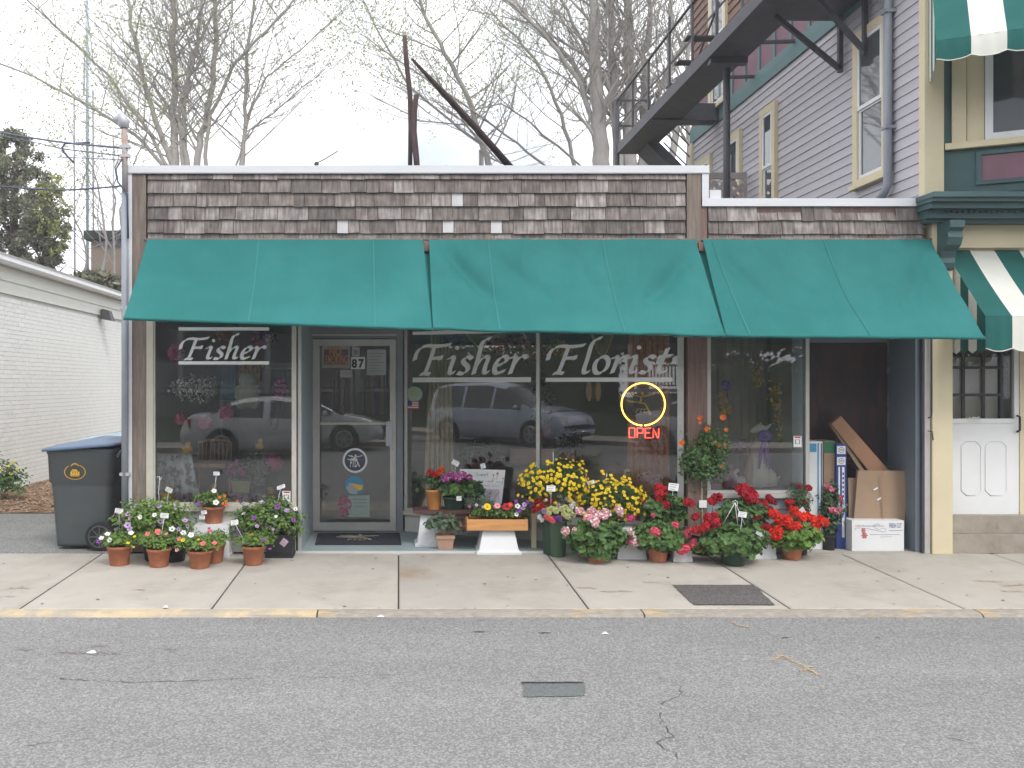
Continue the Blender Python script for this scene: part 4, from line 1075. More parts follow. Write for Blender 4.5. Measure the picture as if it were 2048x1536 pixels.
# balcony / fire escape on the side wall
XO, ZF = 4.03, 5.9
fe = thing('fire_escape', 'black iron fire escape balcony high on the lilac clapboard wall', 'fire escape', (XO, 4, ZF))
MB().box(XO+.02, XS-.03, .3, 1.7, ZF, ZF+.04).build('deck', MT['iron'], fe)
MB().box(XO+.02, XO+.5, 1.7, 5.7, ZF, ZF+.04).build('deck', MT['iron'], fe)
MB().box(XO+.02, XO+.55, 5.7, 7.8, ZF, ZF+.04).build('deck', MT['iron'], fe)
MB().box(XO-.01, XO+.018, .6, 7.8, ZF-.01, ZF+.16).build('edge_channel', MT['iron'], fe)
MB().box(XO+.02, XS-.03, 5.55, 5.85, ZF-.03, ZF+.24).build('cross_beam', MT['iron'], fe)
MB().box(XO+.02, XO+.5, 2.85, 2.97, ZF-.08, ZF-.002).build('cross_beam', MT['iron'], fe)
zr = ZF+.98
for y in (.7, 1.75, 2.6, 3.55, 4.6, 5.72, 6.7, 7.78):
    MB().box(XO-.006, XO+.026, y-.016, y+.016, ZF+.162, zr+(.25 if y in (3.55, 4.6) else 0)).build('rail_post', MT['iron'], fe)
MB().bar((XO+.01, .6, zr+.012), (XO+.01, 7.8, zr+.012), .035, .02).build('handrail', MT['iron'], fe)
MB().bar((XO+.045, .6, ZF+.55), (XO+.045, 7.8, ZF+.55), .012, .03).build('mid_rail', MT['iron'], fe)
MB().bar((XO, 7.8, zr+.01), (XO+.62, 7.8, zr+.01), .03, .03).build('handrail', MT['iron'], fe)
MB().bar((XO+.03, 7.8, ZF+.52), (XO+.6, 7.8, ZF+.52), .02, .03).build('mid_rail', MT['iron'], fe)
MB().box(XO+.6, XO+.63, 7.78, 7.82, ZF+.04, zr).build('rail_post', MT['iron'], fe)
# lower stair rail seen through the railing
for (a, b) in (((XO+.5, 5.75, ZF+.2), (XO+.5, 3.9, ZF+1.15)), ((XO+.5, 5.75, ZF+.04), (XO+.5, 5.75, ZF+.6))):
    MB().bar(a, b, .025, .025).build('stair_rail', MT['iron'], fe)
for k in range(4):
    y = 5.4-k*.42; MB().box(XO+.1, XO+.5, y-.1, y+.1, ZF+.12+k*.2, ZF+.14+k*.2).build('stair_tread', MT['iron'], fe)
# brackets against the wall
for y in (.98, 1.53):
    MB().bar((XS-.06, y, ZF-.62), (XO+.3 if y > 1 else XO+.5, y, ZF-.01), .05, .05).build('bracket', MT['iron'], fe)
    MB().bar((XS-.055, y, ZF-.66), (XS-.055, y, ZF-.01), .05, .05).build('bracket', MT['iron'], fe)
for y in (2.8, 4.13):
    MB().bar((XS-.01, y, ZF+.18), (XO+.4, y, ZF+.16), .04, .04).build('tie_bar', MT['iron'], fe)
MB().tube([(4.31, 3.0, ZT2-.15), (4.31, 3.0, ZF-.1)], .045, 10).build('support_post', MT['iron'], fe)
MB().tube([(XO+.0, 7.78, ZT-.3), (XO+.0, 7.78, zr)], .05, 8).build('support_post', MT['iron'], fe)
# stair going down from the landing behind the wall
MB().hexa([(XO+.35, 7.0, ZF-.02), (XO+1.95, 7.0, ZF-1.62), (XO+1.95, 7.7, ZF-1.62), (XO+.35, 7.7, ZF-.02), (XO+.4, 7.0, ZF+.16), (XO+2.0, 7.0, ZF-1.44), (XO+2.0, 7.7, ZF-1.44), (XO+.4, 7.7, ZF+.16)]).build('stair_flight', MT['iron'], fe)
for k in range(4): MB().bar((XO+.62, 6.98, ZF+.3+k*.2-.3), (XO+1.95, 6.98, ZF-1.03+k*.2-.3+.0), .02, .02).build('stair_rail', MT['iron'], fe)

# lattice screen on the low roof
ls = thing('lattice_screen', 'small grey brown lattice screen standing on the low roof beside the wall', 'lattice screen', (4.8, 4.3, ZT2))
YLs = 4.33; lx0, lx1, lz0, lz1 = GX(1415, YLs), XS-.04, 3.3, GZ(345, YLs)
mb = MB(); mb.box(lx0, lx1, YLs, YLs+.04, lz1-.09, lz1); mb.box(lx1-.05, lx1, YLs+.001, YLs+.039, lz0, lz1-.09); mb.box(lx0, lx0+.05, YLs+.001, YLs+.039, lz0, lz1-.09)
mb.build('frame', MT['lattice'], ls)
mb = MB(); s_ = -1.6
while s_ < .7:
    for dr in (1, -1):
        # strips at 45 degrees, clipped to the frame
        pts = []
        for t in (0, 1.6):
            pts.append((s_+t if dr > 0 else s_+1.6-t, t))
        (xa, za), (xb, zb) = pts
        n = 40; ok = [(xa+(xb-xa)*i/n, za+(zb-za)*i/n) for i in range(n+1)]
        ok = [p for p in ok if 0.05 < p[0] < lx1-lx0-.05 and 0 < p[1] < lz1-.09-lz0]
        if len(ok) > 2:
            yy = YLs+(.012 if dr > 0 else .025)
            mb.bar((lx0+ok[0][0], yy, lz0+ok[0][1]), (lx0+ok[-1][0], yy, lz0+ok[-1][1]), .01, .055, up=(0, 0, 1))
    s_ += .14
mb.build('lattice', MT['lattice'], ls)
# ============================================================ PLANTS AND GOODS ON THE PAVEMENT
def rv(g=1.0): return Vector((rnd.gauss(0, g), rnd.gauss(0, g), rnd.gauss(0, g)))
def frame(n, roll=0.0):
    n = n.normalized(); e = n.orthogonal().normalized(); g = n.cross(e)
    c, s = math.cos(roll), math.sin(roll); return e*c+g*s, g*c-e*s, n
def leaf(mb, p, n, s, kind):
    e, g, n = frame(n, rnd.uniform(0, 6.28))
    if kind == 'round':       # geranium: scalloped, cupped, with a notch
        m = 9; vs = [p-n*s*.25]
        for k in range(m):
            t = 0.35+(2*math.pi-.7)*k/(m-1); r = s*(1.0 if k % 2 else .86)*rnd.uniform(.92, 1.08)
            vs.append(p+(e*math.cos(t)+g*math.sin(t))*r+n*s*(.12*math.sin(t*3)+rnd.uniform(-.04, .06)))
        mb.add(vs, [(0, k, k+1) for k in range(1, m)], False)
    elif kind == 'oval':
        w = s*.42
        mb.add([p, p+e*s*.45+g*w+n*s*.1, p+e*s*1.1+n*(-.12*s), p+e*s*.45-g*w+n*s*.1, p+e*s*.5-n*s*.03], [(0, 4, 1), (1, 4, 2), (2, 4, 3), (3, 4, 0)])
    elif kind == 'long':
        w = s*.22
        mb.add([p, p+e*s*.6+g*w+n*s*.15, p+e*s*1.6-n*s*.25, p+e*s*.6-g*w+n*s*.15], [(0, 3, 1), (1, 3, 2)])
    elif kind == 'fine':
        for q in range(3):
            d = (e+rv(.5)).normalized(); mb.add([p, p+d*s+g*s*.07, p+d*s*1.3, p+d*s-g*s*.07], [(0, 1, 2, 3)])
def foliage(c, r, n, s, kind, mats, seed=0, lo=-1.0, stems=None, ext=.35, flat=1.0, uppy=.6):
    """leaves through the volume of a lumpy ellipsoid, denser at its skin; c, r in world metres"""
    mb = MB(); c = Vector(c)
    for i in range(n):
        d = rv().normalized()
        if d.z < lo: d.z = -d.z*.3
        lump = 1+ext*mnoise.noise(d*2.1+Vector((seed*3.1, seed, 0)))+.18*mnoise.noise(d*6+Vector((seed, 3, 0)))
        q = rnd.random()**.38*lump*rnd.uniform(.9, 1.06)
        p = c+Vector((d.x*r[0], d.y*r[1], d.z*r[2]))*q
        nn = (Vector((d.x, d.y-.25, d.z*flat))*.8+Vector((0, 0, uppy))+rv(.42))
        mb.mi(rnd.choice([0, 0, 0, 1]) if len(mats) > 1 else 0)
        leaf(mb, p, nn, s*rnd.uniform(.6, 1.25), kind)
    mb.mi(len(mats))
    base = stems or (c-Vector((0, 0, r[2]*.9)))
    for i in range(14):
        d = rv().normalized(); d.z = abs(d.z); e = c+Vector((d.x*r[0], d.y*r[1], d.z*r[2]))*rnd.uniform(.5, .95)
        b = Vector(base)+Vector((rnd.uniform(-.03, .03), rnd.uniform(-.03, .03), 0)); mid = b.lerp(e, .5)+Vector((0, 0, .02))
        mb.tube([b, mid, e], [.003, .0025, .0015], 4, caps=False)
    return mb
def surf(c, r, d, k=1.0):
    d = d.normalized(); return Vector(c)+Vector((d.x*r[0], d.y*r[1], d.z*r[2]))*k

# -- flowers, each kind one shared mesh modelled round its own origin and facing +Z
def m_petunia(col, throat, s=.027):
    mb = MB(); n = 10
    mb.mi(1); vs = [(0, 0, -s*.7)]+[(s*.3*math.cos(2*math.pi*k/n), s*.3*math.sin(2*math.pi*k/n), -s*.12) for k in range(n)]
    mb.add(vs, [(0, k+1, (k+1) % n+1) for k in range(n)], True)
    mb.mi(0); v2 = vs[1:]; out = []
    for k in range(2*n):
        t = math.pi*k/n; r = s*(1.0+.12*math.cos(t*5)); out.append((r*math.cos(t), r*math.sin(t), s*(.1+.12*math.sin(t*5+1))))
    base = [(s*.3*math.cos(math.pi*k/n), s*.3*math.sin(math.pi*k/n), -s*.12) for k in range(2*n)]
    mb.add(base+out, [(k, (k+1) % (2*n), 2*n+(k+1) % (2*n), 2*n+k) for k in range(2*n)], True)
    return mb.mesh('flower', [FL[col], FL.get(throat, FL['dark'])])
def m_cluster(col, s=.042, n=34, pr=.32, flat=.8, col2=None):
    mb = MB(); g = 2.399
    for i in range(n):
        z = 1-1.65*i/n; r = math.sqrt(max(0, 1-z*z)); d = Vector((r*math.cos(g*i), r*math.sin(g*i), z)); p = Vector((d.x*s, d.y*s, d.z*s*flat))
        for q in range(2):
            e, f, nn = frame(d+rv(.28), rnd.uniform(0, 6)); w = s*pr*rnd.uniform(.8, 1.2); p2 = p+rv(s*.07)
            mb.mi(1 if col2 and rnd.random() < .35 else 0)
            mb.add([p2-nn*w*.3]+[p2+(e*math.cos(k*1.257)+f*math.sin(k*1.257))*w+nn*rnd.uniform(-.2, .25)*w for k in range(5)], [(0, k+1, (k+1) % 5+1) for k in range(5)])
    return mb.mesh('flower_head', [FL[col]]+([FL[col2]] if col2 else []))
def m_daisy(col='yellow', eye='gold', s=.014, n=9):
    mb = MB(); mb.mi(1); mb.ell((0, 0, 0), (s*.38, s*.38, s*.22), 8, 4); mb.mi(0)
    for k in range(n):
        t = 2*math.pi*k/n; c, q = math.cos(t), math.sin(t); w = s*.3
        mb.add([(c*s*.25-q*w*.5, q*s*.25+c*w*.5, 0), (c*s*.25+q*w*.5, q*s*.25-c*w*.5, 0), (c*s+q*w, q*s-c*w, -s*.1), (c*s*1.1, q*s*1.1, -s*.12), (c*s-q*w, q*s+c*w, -s*.1)], [(0, 1, 2, 3, 4)])
    return mb.mesh('flower', [FL[col], FL[eye]])
def m_ruffle(col, s=.034, n=5, col2=None):
    """carnation: nested frilled rings"""
    mb = MB()
    for ring in range(n):
        r = s*(1-ring*.17); z = s*(ring*.2); m = 14; vs = []
        for k in range(m):
            t = 2*math.pi*k/m+ring; w = r*(1+.14*math.sin(k*2.4+ring)); vs.append((w*math.cos(t), w*math.sin(t), z+s*.22*math.sin(k*3.1+ring*2)))
        vs += [(.25*r*math.cos(2*math.pi*k/m), .25*r*math.sin(2*math.pi*k/m), z-s*.25) for k in range(m)]
        mb.mi(1 if col2 and ring > 2 else 0)
        mb.add(vs, [(k, (k+1) % m, m+(k+1) % m, m+k) for k in range(m)])
    return mb.mesh('flower_head', [FL[col]]+([FL[col2]] if col2 else []))
_fm = {}
def FM(kind, *a):
    key = (kind,)+a
    if key not in _fm: _fm[key] = {'pet': m_petunia, 'clu': m_cluster, 'dai': m_daisy, 'ruf': m_ruffle}[kind](*a)
    return _fm[key]
def put(me, parent, p, n, sc_=1.0, name=None):
    q = Vector(n).normalized().to_track_quat('Z', 'Y').to_euler(); r = Matrix.Rotation(rnd.uniform(0, 6.28), 4, 'Z')
    o = inst(me, name or me.name.split('.')[0], parent, Vector(p)-wloc(parent), (0, 0, 0), sc_)
    o.rotation_euler = (q.to_matrix().to_4x4() @ r).to_euler()
    return o
def pot(parent, c, r, h, m='terra', taper=.76, name='pot', rim=.028):
    x, y, z = c; mb = MB()
    prof = [(r*taper*.96, 0.0), (r*taper, .004), (r*.97*(1-(1-taper)*rim/h), h-rim), (r*1.0, h-rim+.002), (r*1.04, h-.003), (r*1.02, h), (r*.94, h), (r*.9, h-.03), (0.001, h-.032)]
    mb.lathe(prof, 24, (x, y, z)); mb.add([(x+r*taper*.96*math.cos(2*math.pi*k/24), y+r*taper*.96*math.sin(2*math.pi*k/24), z) for k in range(24)], [tuple(reversed(range(24)))])
    o = mb.build(name, MT[m], parent)
    MB().lathe([(r*.89, h-.03), (r*.5, h-.018), (.001, h-.012)], 14, (x, y, z)).build('soil', MT['soil'], parent)
    return o
def care_tag(parent, p, top, rz=0.0, w=.075, h=.045, m='paper', lean=0.0, name='plant_label', stick=True, tiltz=0.0):
    """white plastic label on a stake; p = where the stake meets the soil, top = centre of the card"""
    p = Vector(p); top = Vector(top); c, s = math.cos(tiltz), math.sin(tiltz)
    if stick: MB().tube([p, top], .0022, 5).build('label_stake', MT['white_pl'], parent)
    t = MB(); ex = Vector((math.cos(rz)*c, math.sin(rz)*c, s)); ez = Vector((-s*math.cos(rz), lean, c)); q = []
    for a, b in ((-1, -1), (1, -1), (1, 1), (-1, 1)): q.append(top+ex*a*w/2+ez*b*h/2)
    nn = (q[1]-q[0]).cross(q[2]-q[0]).normalized()*.001
    t.hexa([q[0]+nn, q[1]+nn, q[2]+nn, q[3]+nn, q[0]-nn, q[1]-nn, q[2]-nn, q[3]-nn]); o = t.build(name, MT[m], parent)
    ln = MB()
    for k in range(3):
        f = .3-.3*k; a = top+ex*(-w*.38)+ez*(f*h); b = top+ex*(w*(.38-.12*k))+ez*(f*h); off = Vector((0, -.0022, 0))
        ln.add([a+off-ez*h*.04, b+off-ez*h*.04, b+off+ez*h*.04, a+off+ez*h*.04], [(0, 1, 2, 3)])
    ln.build('print', MT['grey_print'], o)
    return o
def wiggle_stem(parent, a, b, r=.0025, m='stem', name='stem'):
    a = Vector(a); b = Vector(b); mid = a.lerp(b, .5)+Vector((rnd.uniform(-.02, .02), rnd.uniform(-.02, .02), .02))
    return (a, mid, b, r)
def stems_mesh(parent, lst, m='stem'):
    mb = MB()
    for a, mid, b, r in lst: mb.tube([a, mid, b], [r*1.2, r, r*.8], 5)
    if lst: mb.build('flower_stems', LF['bright'] if m == 'stem' else MT[m], parent, kind='stuff')

def potted(name, label, cat, u, y, z, pr, ph, fol, fr, nleaf, ls, kind, mats, group=None, potm='terra', taper=.76, heads=(), rand=(), lo=-.35, tags=(), seed=0, ext=.35):
    """one potted plant.  fol = (u, v) centre of the foliage, fr = radii (x, y, z) in m;
    heads = (u, v, dy, mesh key, scale): flower heads read off the photo; rand = (mesh key, n, scale) scattered over the skin"""
    x = GX(u, y); t = thing(name, label, cat, (x, y, z), 0, group)
    if potm: pot(t, (x, y, z), pr, ph, potm, taper)
    c = P(fol[0], fol[1], y); c.y = y
    f = foliage(c, fr, nleaf, ls, kind, [LF[k] for k in mats], seed, lo, stems=(x, y, z+ph-.02), ext=ext)
    f.build('foliage', [LF[k] for k in mats]+[LF['bright']], t, kind='stuff')
    st = []
    for (hu, hv, dy, key, s_) in heads:
        p = P(hu, hv, y+dy); d = (p-c); put(FM(*key), t, p, Vector((d.x*.5, d.y*.4-.35, max(.1, d.z)*.7+.35))+rv(.12), s_*rnd.uniform(.92, 1.08))
        st.append(wiggle_stem(t, c+(p-c)*.35, p-Vector((0, 0, .01))))
    stems_mesh(t, st)
    for (key, n, s_) in rand:
        for i in range(n):
            d = rv().normalized(); d.y = -abs(d.y)*.8-.15; d.z = d.z*.8+.25
            lump = 1+ext*mnoise.noise(d.normalized()*2.1+Vector((seed*3.1, seed, 0)))
            put(FM(*key), t, surf(c, fr, d, lump*rnd.uniform(.92, 1.04)), d+Vector((0, -.3, .25))+rv(.25), s_*rnd.uniform(.8, 1.15))
    for (tu, tv, dy, kw) in tags:
        top = P(tu, tv, y+dy); care_tag(t, (c.x*.6+top.x*.4, y+dy*.6, z+ph), top, **kw)
    return t
def gy2(v): return gy(v)
PT_L = 'terracotta pots of petunias in a row by the left window'
GER = ('geranium', 'geranium'); 
# ---- left group: small terracotta pots in front
def frontpot(u, v0, v1, uw, **k):
    y = gy(v1-4); z = gz(y); pr = uw/2/F*(y+D)*.98; ph = (v1-v0-1)/F*(y+D); return dict(u=u, y=y, z=z, pr=pr, ph=ph, **k)
potted('petunia_pot', 'terracotta pot of white and purple petunias nearest the wheeled bin', 'flower pot', **frontpot(239, 1094, 1133, 50), fol=(238, 1080), fr=(.19, .15, .095), nleaf=900, ls=.026, kind='oval', mats=['petunia', 'bright'],
       heads=[(215, 1068, -.1, ('pet', 'white', 'cream'), 1), (219, 1080, -.14, ('pet', 'white', 'cream'), .9), (203, 1076, -.08, ('pet', 'white', 'cream'), .8), (198, 1083, -.05, ('pet', 'purple', 'dark'), 1), (256, 1086, -.14, ('pet', 'yellow', 'gold'), .6), (269, 1073, -.1, ('pet', 'yellow', 'gold'), .5), (262, 1066, -.08, ('pet', 'white', 'cream'), .9), (267, 1094, -.1, ('pet', 'yellow', 'gold'), .5)],
       group=PT_L, seed=1, tags=[(238, 1022, 0.1, dict(rz=.1, tiltz=-.15))])
potted('petunia_pot', 'terracotta pot of coral petunias, second from the left, with a tall white label stake', 'flower pot', **frontpot(318, 1099, 1136, 49), fol=(312, 1082), fr=(.18, .15, .1), nleaf=900, ls=.026, kind='oval', mats=['petunia', 'bright'],
       heads=[(295, 1068, -.1, ('pet', 'coral', 'coral'), .8), (316, 1064, -.08, ('pet', 'coral', 'coral'), 1.1), (332, 1068, -.06, ('pet', 'pink', 'coral'), .7)], group=PT_L, seed=2, tags=[(329, 1031, -.02, dict(rz=0, tiltz=-.08))])
potted('petunia_pot', 'terracotta pot of white petunias standing partly behind the coral pink one', 'flower pot', **frontpot(428, 1090, 1128, 46), fol=(432, 1078), fr=(.15, .13, .09), nleaf=600, ls=.026, kind='oval', mats=['petunia', 'bright'],
       heads=[(420, 1062, -.05, ('pet', 'coral', 'coral'), .9), (418, 1057, 0, ('pet', 'purple', 'dark'), .6)], group=PT_L, seed=3)
potted('petunia_pot', 'terracotta pot of coral pink petunias in front of the white cube', 'flower pot', **frontpot(400, 1103, 1139, 50), fol=(396, 1088), fr=(.21, .16, .1), nleaf=1100, ls=.026, kind='oval', mats=['petunia', 'bright'],
       heads=[(406, 1087, -.15, ('pet', 'coral', 'coral'), .9), (429, 1086, -.15, ('pet', 'coral', 'coral'), .9), (382, 1070, -.1, ('pet', 'white', 'cream'), 1), (366, 1080, -.12, ('pet', 'yellow', 'gold'), .7), (358, 1078, -.1, ('pet', 'coral', 'coral'), .8), (354, 1100, -.1, ('pet', 'pink', 'coral'), .7), (397, 1079, -.15, ('pet', 'yellow', 'gold'), .4), (366, 1065, -.05, ('pet', 'white', 'dark'), .9)], group=PT_L, seed=4)
potted('petunia_pot', 'terracotta pot with one orange and one purple bloom beside the dark crate', 'flower pot', **frontpot(507, 1094, 1132, 48), fol=(512, 1081), fr=(.2, .16, .09), nleaf=950, ls=.026, kind='oval', mats=['petunia', 'bright'],
       heads=[(504, 1070, -.1, ('pet', 'orange', 'orange'), .6), (527, 1080, -.14, ('pet', 'purple', 'dark'), .8), (540, 1098, -.1, ('pet', 'purple', 'dark'), .6)], group=PT_L, seed=5, tags=[(469, 1045, -.1, dict(rz=.4, tiltz=.1, w=.07))])
# white cubes and crates
def cubestand(name, label, u0, u1, y, z0, vt, dp, m, cat='display cube'):
    t = thing(name, label, cat, (GX((u0+u1)/2, y), y, z0)); x0, x1, z1 = GX(u0, y), GX(u1, y), GZ(vt, y)
    r = .012
    mb = MB(); q = [(x0, z0), (x1, z0), (x1, z1-r), (x1-r, z1), (x0+r, z1), (x0, z1-r)]
    mb.poly([(a, y, b) for a, b in q], dp, (0, 1, 0)); mb.build('body', MT[m], t)
    MB().box(x0-.006, x1+.006, y-.006, y+dp+.006, z0, z0+.03).build('foot_lip', MT[m], t)
    return t
yc = -.2
cubestand('display_cube', 'white cube stand carrying the raised terracotta pot by the left window', 387, 458, yc, gz(yc), 1050, .3, 'white_pl')
# raised pot
yr = -.07
t = potted('bidens_pot', 'raised terracotta pot of white and orange red flowers standing on the white cube', 'flower pot', u=427, y=yr, z=GZ(1050, yc)+.001, pr=.105, ph=.16, fol=(420, 1000), fr=(.19, .14, .085), nleaf=900, ls=.024, kind='oval', mats=['petunia', 'dark'],
       heads=[(428, 982, -.1, ('pet', 'white', 'cream'), 1), (432, 1005, -.15, ('pet', 'white', 'cream'), 1.1), (398, 1006, -.12, ('pet', 'purple', 'dark'), .9), (439, 995, -.12, ('pet', 'orange', 'orange'), .55), (449, 992, -.1, ('pet', 'orange', 'orange'), .55), (452, 1003, -.1, ('pet', 'orange', 'orange'), .6), (446, 1007, -.12, ('pet', 'orange', 'orange'), .5), (453, 1010, -.1, ('pet', 'orange', 'orange'), .6), (474, 1003, -.05, ('pet', 'orange', 'orange'), .5)],
       seed=6, tags=[(433, 947, 0, dict(rz=0, w=.06, h=.035)), (408, 1025, -.16, dict(rz=0, tiltz=.2, stick=False, w=.055, h=.035)), (404, 1035, -.16, dict(rz=0, w=.055, h=.035, stick=False))])
# big trailing petunias behind
yb = -.28
t = potted('trailing_petunia', 'large trailing petunia with veined purple flowers beside the corner post', 'hanging basket', u=318, y=yb, z=gz(yb), pr=.16, ph=.2, potm='black', taper=.8, fol=(308, 1042), fr=(.37, .2, .21), nleaf=4000, ls=.034, kind='oval', mats=['petunia', 'bright'],
       heads=[(321, 1043, -.22, ('pet', 'lilac', 'dark'), 1.1), (255, 1050, -.18, ('pet', 'lilac', 'dark'), 1.2), (370, 1041, -.2, ('pet', 'lilac', 'purple'), 1), (256, 1028, -.12, ('pet', 'lilac', 'purple'), 1), (248, 1029, -.1, ('pet', 'purple', 'dark'), 1), (243, 1040, -.12, ('pet', 'purple', 'dark'), .8), (233, 1058, -.1, ('pet', 'purple', 'dark'), .9), (259, 1057, -.2, ('pet', 'lilac', 'purple'), 1), (280, 1034, -.2, ('pet', 'white', 'lilac'), .8), (318, 1012, -.15, ('pet', 'lilac', 'purple'), .9), (344, 1058, -.2, ('pet', 'white', 'dark'), 1), (367, 1066, -.2, ('pet', 'white', 'dark'), 1), (350, 1018, -.1, ('pet', 'lilac', 'purple'), .6), (272, 1012, -.05, ('pet', 'lilac', 'purple'), .8), (309, 1030, -.2, ('pet', 'white', 'lilac'), .8)],
       rand=[(('pet', 'lilac', 'purple'), 5, .7), (('pet', 'purple', 'dark'), 4, .6)], seed=7, ext=.55, lo=-.8, tags=[(338, 980, .12, dict(rz=.5, tiltz=-.5, w=.07))])
hk = P(318, 955, yb); hb = P(321, 1020, yb)
MB().tube([hk+Vector((-.02, 0, -.01)), hk+Vector((-.015, 0, .01)), hk+Vector((.005, 0, .01)), hk+Vector((.005, 0, -.03)), P(317, 985, yb), hb], .003, 5).build('hanger', MT['white_pl'], t)
MB().tube([hk+Vector((.025, 0, 0)), hk+Vector((.0, 0, -.04))], .003, 5).build('hanger', MT['white_pl'], t)
yb2 = -.12
t = potted('trailing_petunia', 'large trailing petunia spilling over the dark crate right of the left window', 'hanging basket', u=548, y=yb2, z=GZ(1068, yb2)-.02, pr=.13, ph=.14, potm='black', taper=.8, fol=(536, 1040), fr=(.36, .19, .2), nleaf=4000, ls=.034, kind='oval', mats=['petunia', 'dark'],
       heads=[(508, 1036, -.18, ('pet', 'purple', 'dark'), .9), (535, 1053, -.18, ('pet', 'purple', 'dark'), .9), (574, 1021, -.15, ('pet', 'lilac', 'dark'), 1), (555, 1014, -.15, ('pet', 'purple', 'dark'), 1), (591, 1018, -.12, ('pet', 'white', 'purple'), .8), (587, 1040, -.14, ('pet', 'purple', 'dark'), .8), (486, 1010, -.12, ('pet', 'lilac', 'purple'), .9), (523, 1003, -.1, ('pet', 'lilac', 'white'), .8), (487, 1027, -.12, ('pet', 'white', 'lilac'), .8), (552, 1033, -.18, ('pet', 'white', 'cream'), .6), (514, 1052, -.18, ('pet', 'lilac', 'purple'), .7)],
       rand=[(('pet', 'lilac', 'purple'), 4, .6), (('pet', 'purple', 'dark'), 5, .6)], seed=8, ext=.55, lo=-.8, tags=[(562, 974, .1, dict(rz=.6, tiltz=.25, w=.09, h=.035)), (568, 1085, -.22, dict(rz=-.2, tiltz=.9, m='pinkcloth', stick=False, w=.07, h=.06))])
cubestand('crate', 'dark plastic crate under the trailing petunia beside the shop step', 532, 585, -.22, gz(-.22), 1070, .28, 'black', 'crate')
# MORE plant: mostly hidden black pot between the small ones
potted('seedling_pot', 'black plastic pot mostly hidden between the terracotta pots at the left', 'flower pot', u=347, y=-.33, z=gz(-.33), pr=.13, ph=.17, potm='black', taper=.8, fol=(345, 1075), fr=(.14, .12, .08), nleaf=500, ls=.026, kind='oval', mats=['petunia', 'dark'], seed=9)

# ---- middle: bench on white stands
yB = .22
bench = thing('plant_bench', 'dark red wooden bench carrying plants in front of the angled window', 'bench', (GX(950, yB), yB, .022))
zb_ = GZ(1021, yB)
MB().box(GX(826, yB), GX(1072, yB), yB, yB+.28, zb_-.035, zb_).build('seat', MT['benchwood'], bench)
MB().box(GX(905, yB), GX(1060, yB), yB+.02, yB+.05, zb_-.13, zb_-.037).build('apron', MT['benchwood'], bench)
MB().box(GX(1063, yB-.08), GX(1073, yB-.08), yB-.08, yB-.03, .023, zb_-.02).build('leg', MT['cream'], bench)
def trapstand(label, u, y, z0, vt, wt, wb_, dp):
    x = GX(u, y); z1 = GZ(vt, y); t = thing('plinth', label, 'plinth', (x, y, z0), 0, 'white tapered plinths')
    def fr(w0, w1, za, zb2, mb):
        a, b = w0/2, w1/2; da, db = dp/2*w0/wb_, dp/2*w1/wb_; cy = y+dp/2
        mb.hexa([(x-a, cy-da, za), (x+a, cy-da, za), (x+a, cy+da, za), (x-a, cy+da, za), (x-b, cy-db, zb2), (x+b, cy-db, zb2), (x+b, cy+db, zb2), (x-b, cy+db, zb2)])
    mb = MB(); fr(wb_, wt, z0+.035, z1, mb); mb.build('body', MT['white_pl'], t)
    mb = MB(); fr(wb_+.05, wb_+.055, z0, z0+.022, mb); fr(wb_+.04, wb_+.005, z0+.022, z0+.036, mb); mb.build('base_lip', MT['white_pl'], t)
trapstand('white tapered plinth under the left end of the bench', 857, yB+.02, .022, 1030, .15, .22, .26)
trapstand('white tapered plinth with flared foot under the orange flower box', 998, -.06, gz(-.06), 1060, .3, .385, .32)
# orange planter box
yp = -.08
pb = thing('planter_box', 'orange pine planter box of mixed gerberas and petunias on the white plinth', 'planter', (GX(996, yp), yp, GZ(1062, yp)))
x0, x1, z0, z1 = GX(934, yp), GX(1056, yp), GZ(1061, yp), GZ(1039, yp)
mb = MB(); th = .018
for a in ((x0, x1, yp, yp+th), (x0, x1, yp+.2, yp+.2+th), (x0, x0+th, yp+th, yp+.2), (x1-th, x1, yp+th, yp+.2)):
    mb = MB(); mb.box(a[0], a[1], a[2], a[3], z0, z1); mb.build('side_board', MT['planter'], pb)
MB().box(x0+th, x1-th, yp+th, yp+.2, z0, z1-.02).build('soil', MT['soil'], pb)
c = P(997, 1026, yp+.1)
foliage(c, (.3, .1, .09), 1500, .03, 'oval', [LF['petunia'], LF['dark']], 11, -.2).build('foliage', [LF['petunia'], LF['dark'], LF['bright']], pb, kind='stuff')
foliage(P(960, 1008, yp+.12), (.16, .06, .08), 300, .04, 'fine', [LF['dusty']], 12, -.2).build('foliage', [LF['dusty'], LF['bright']], pb, kind='stuff')
st = []
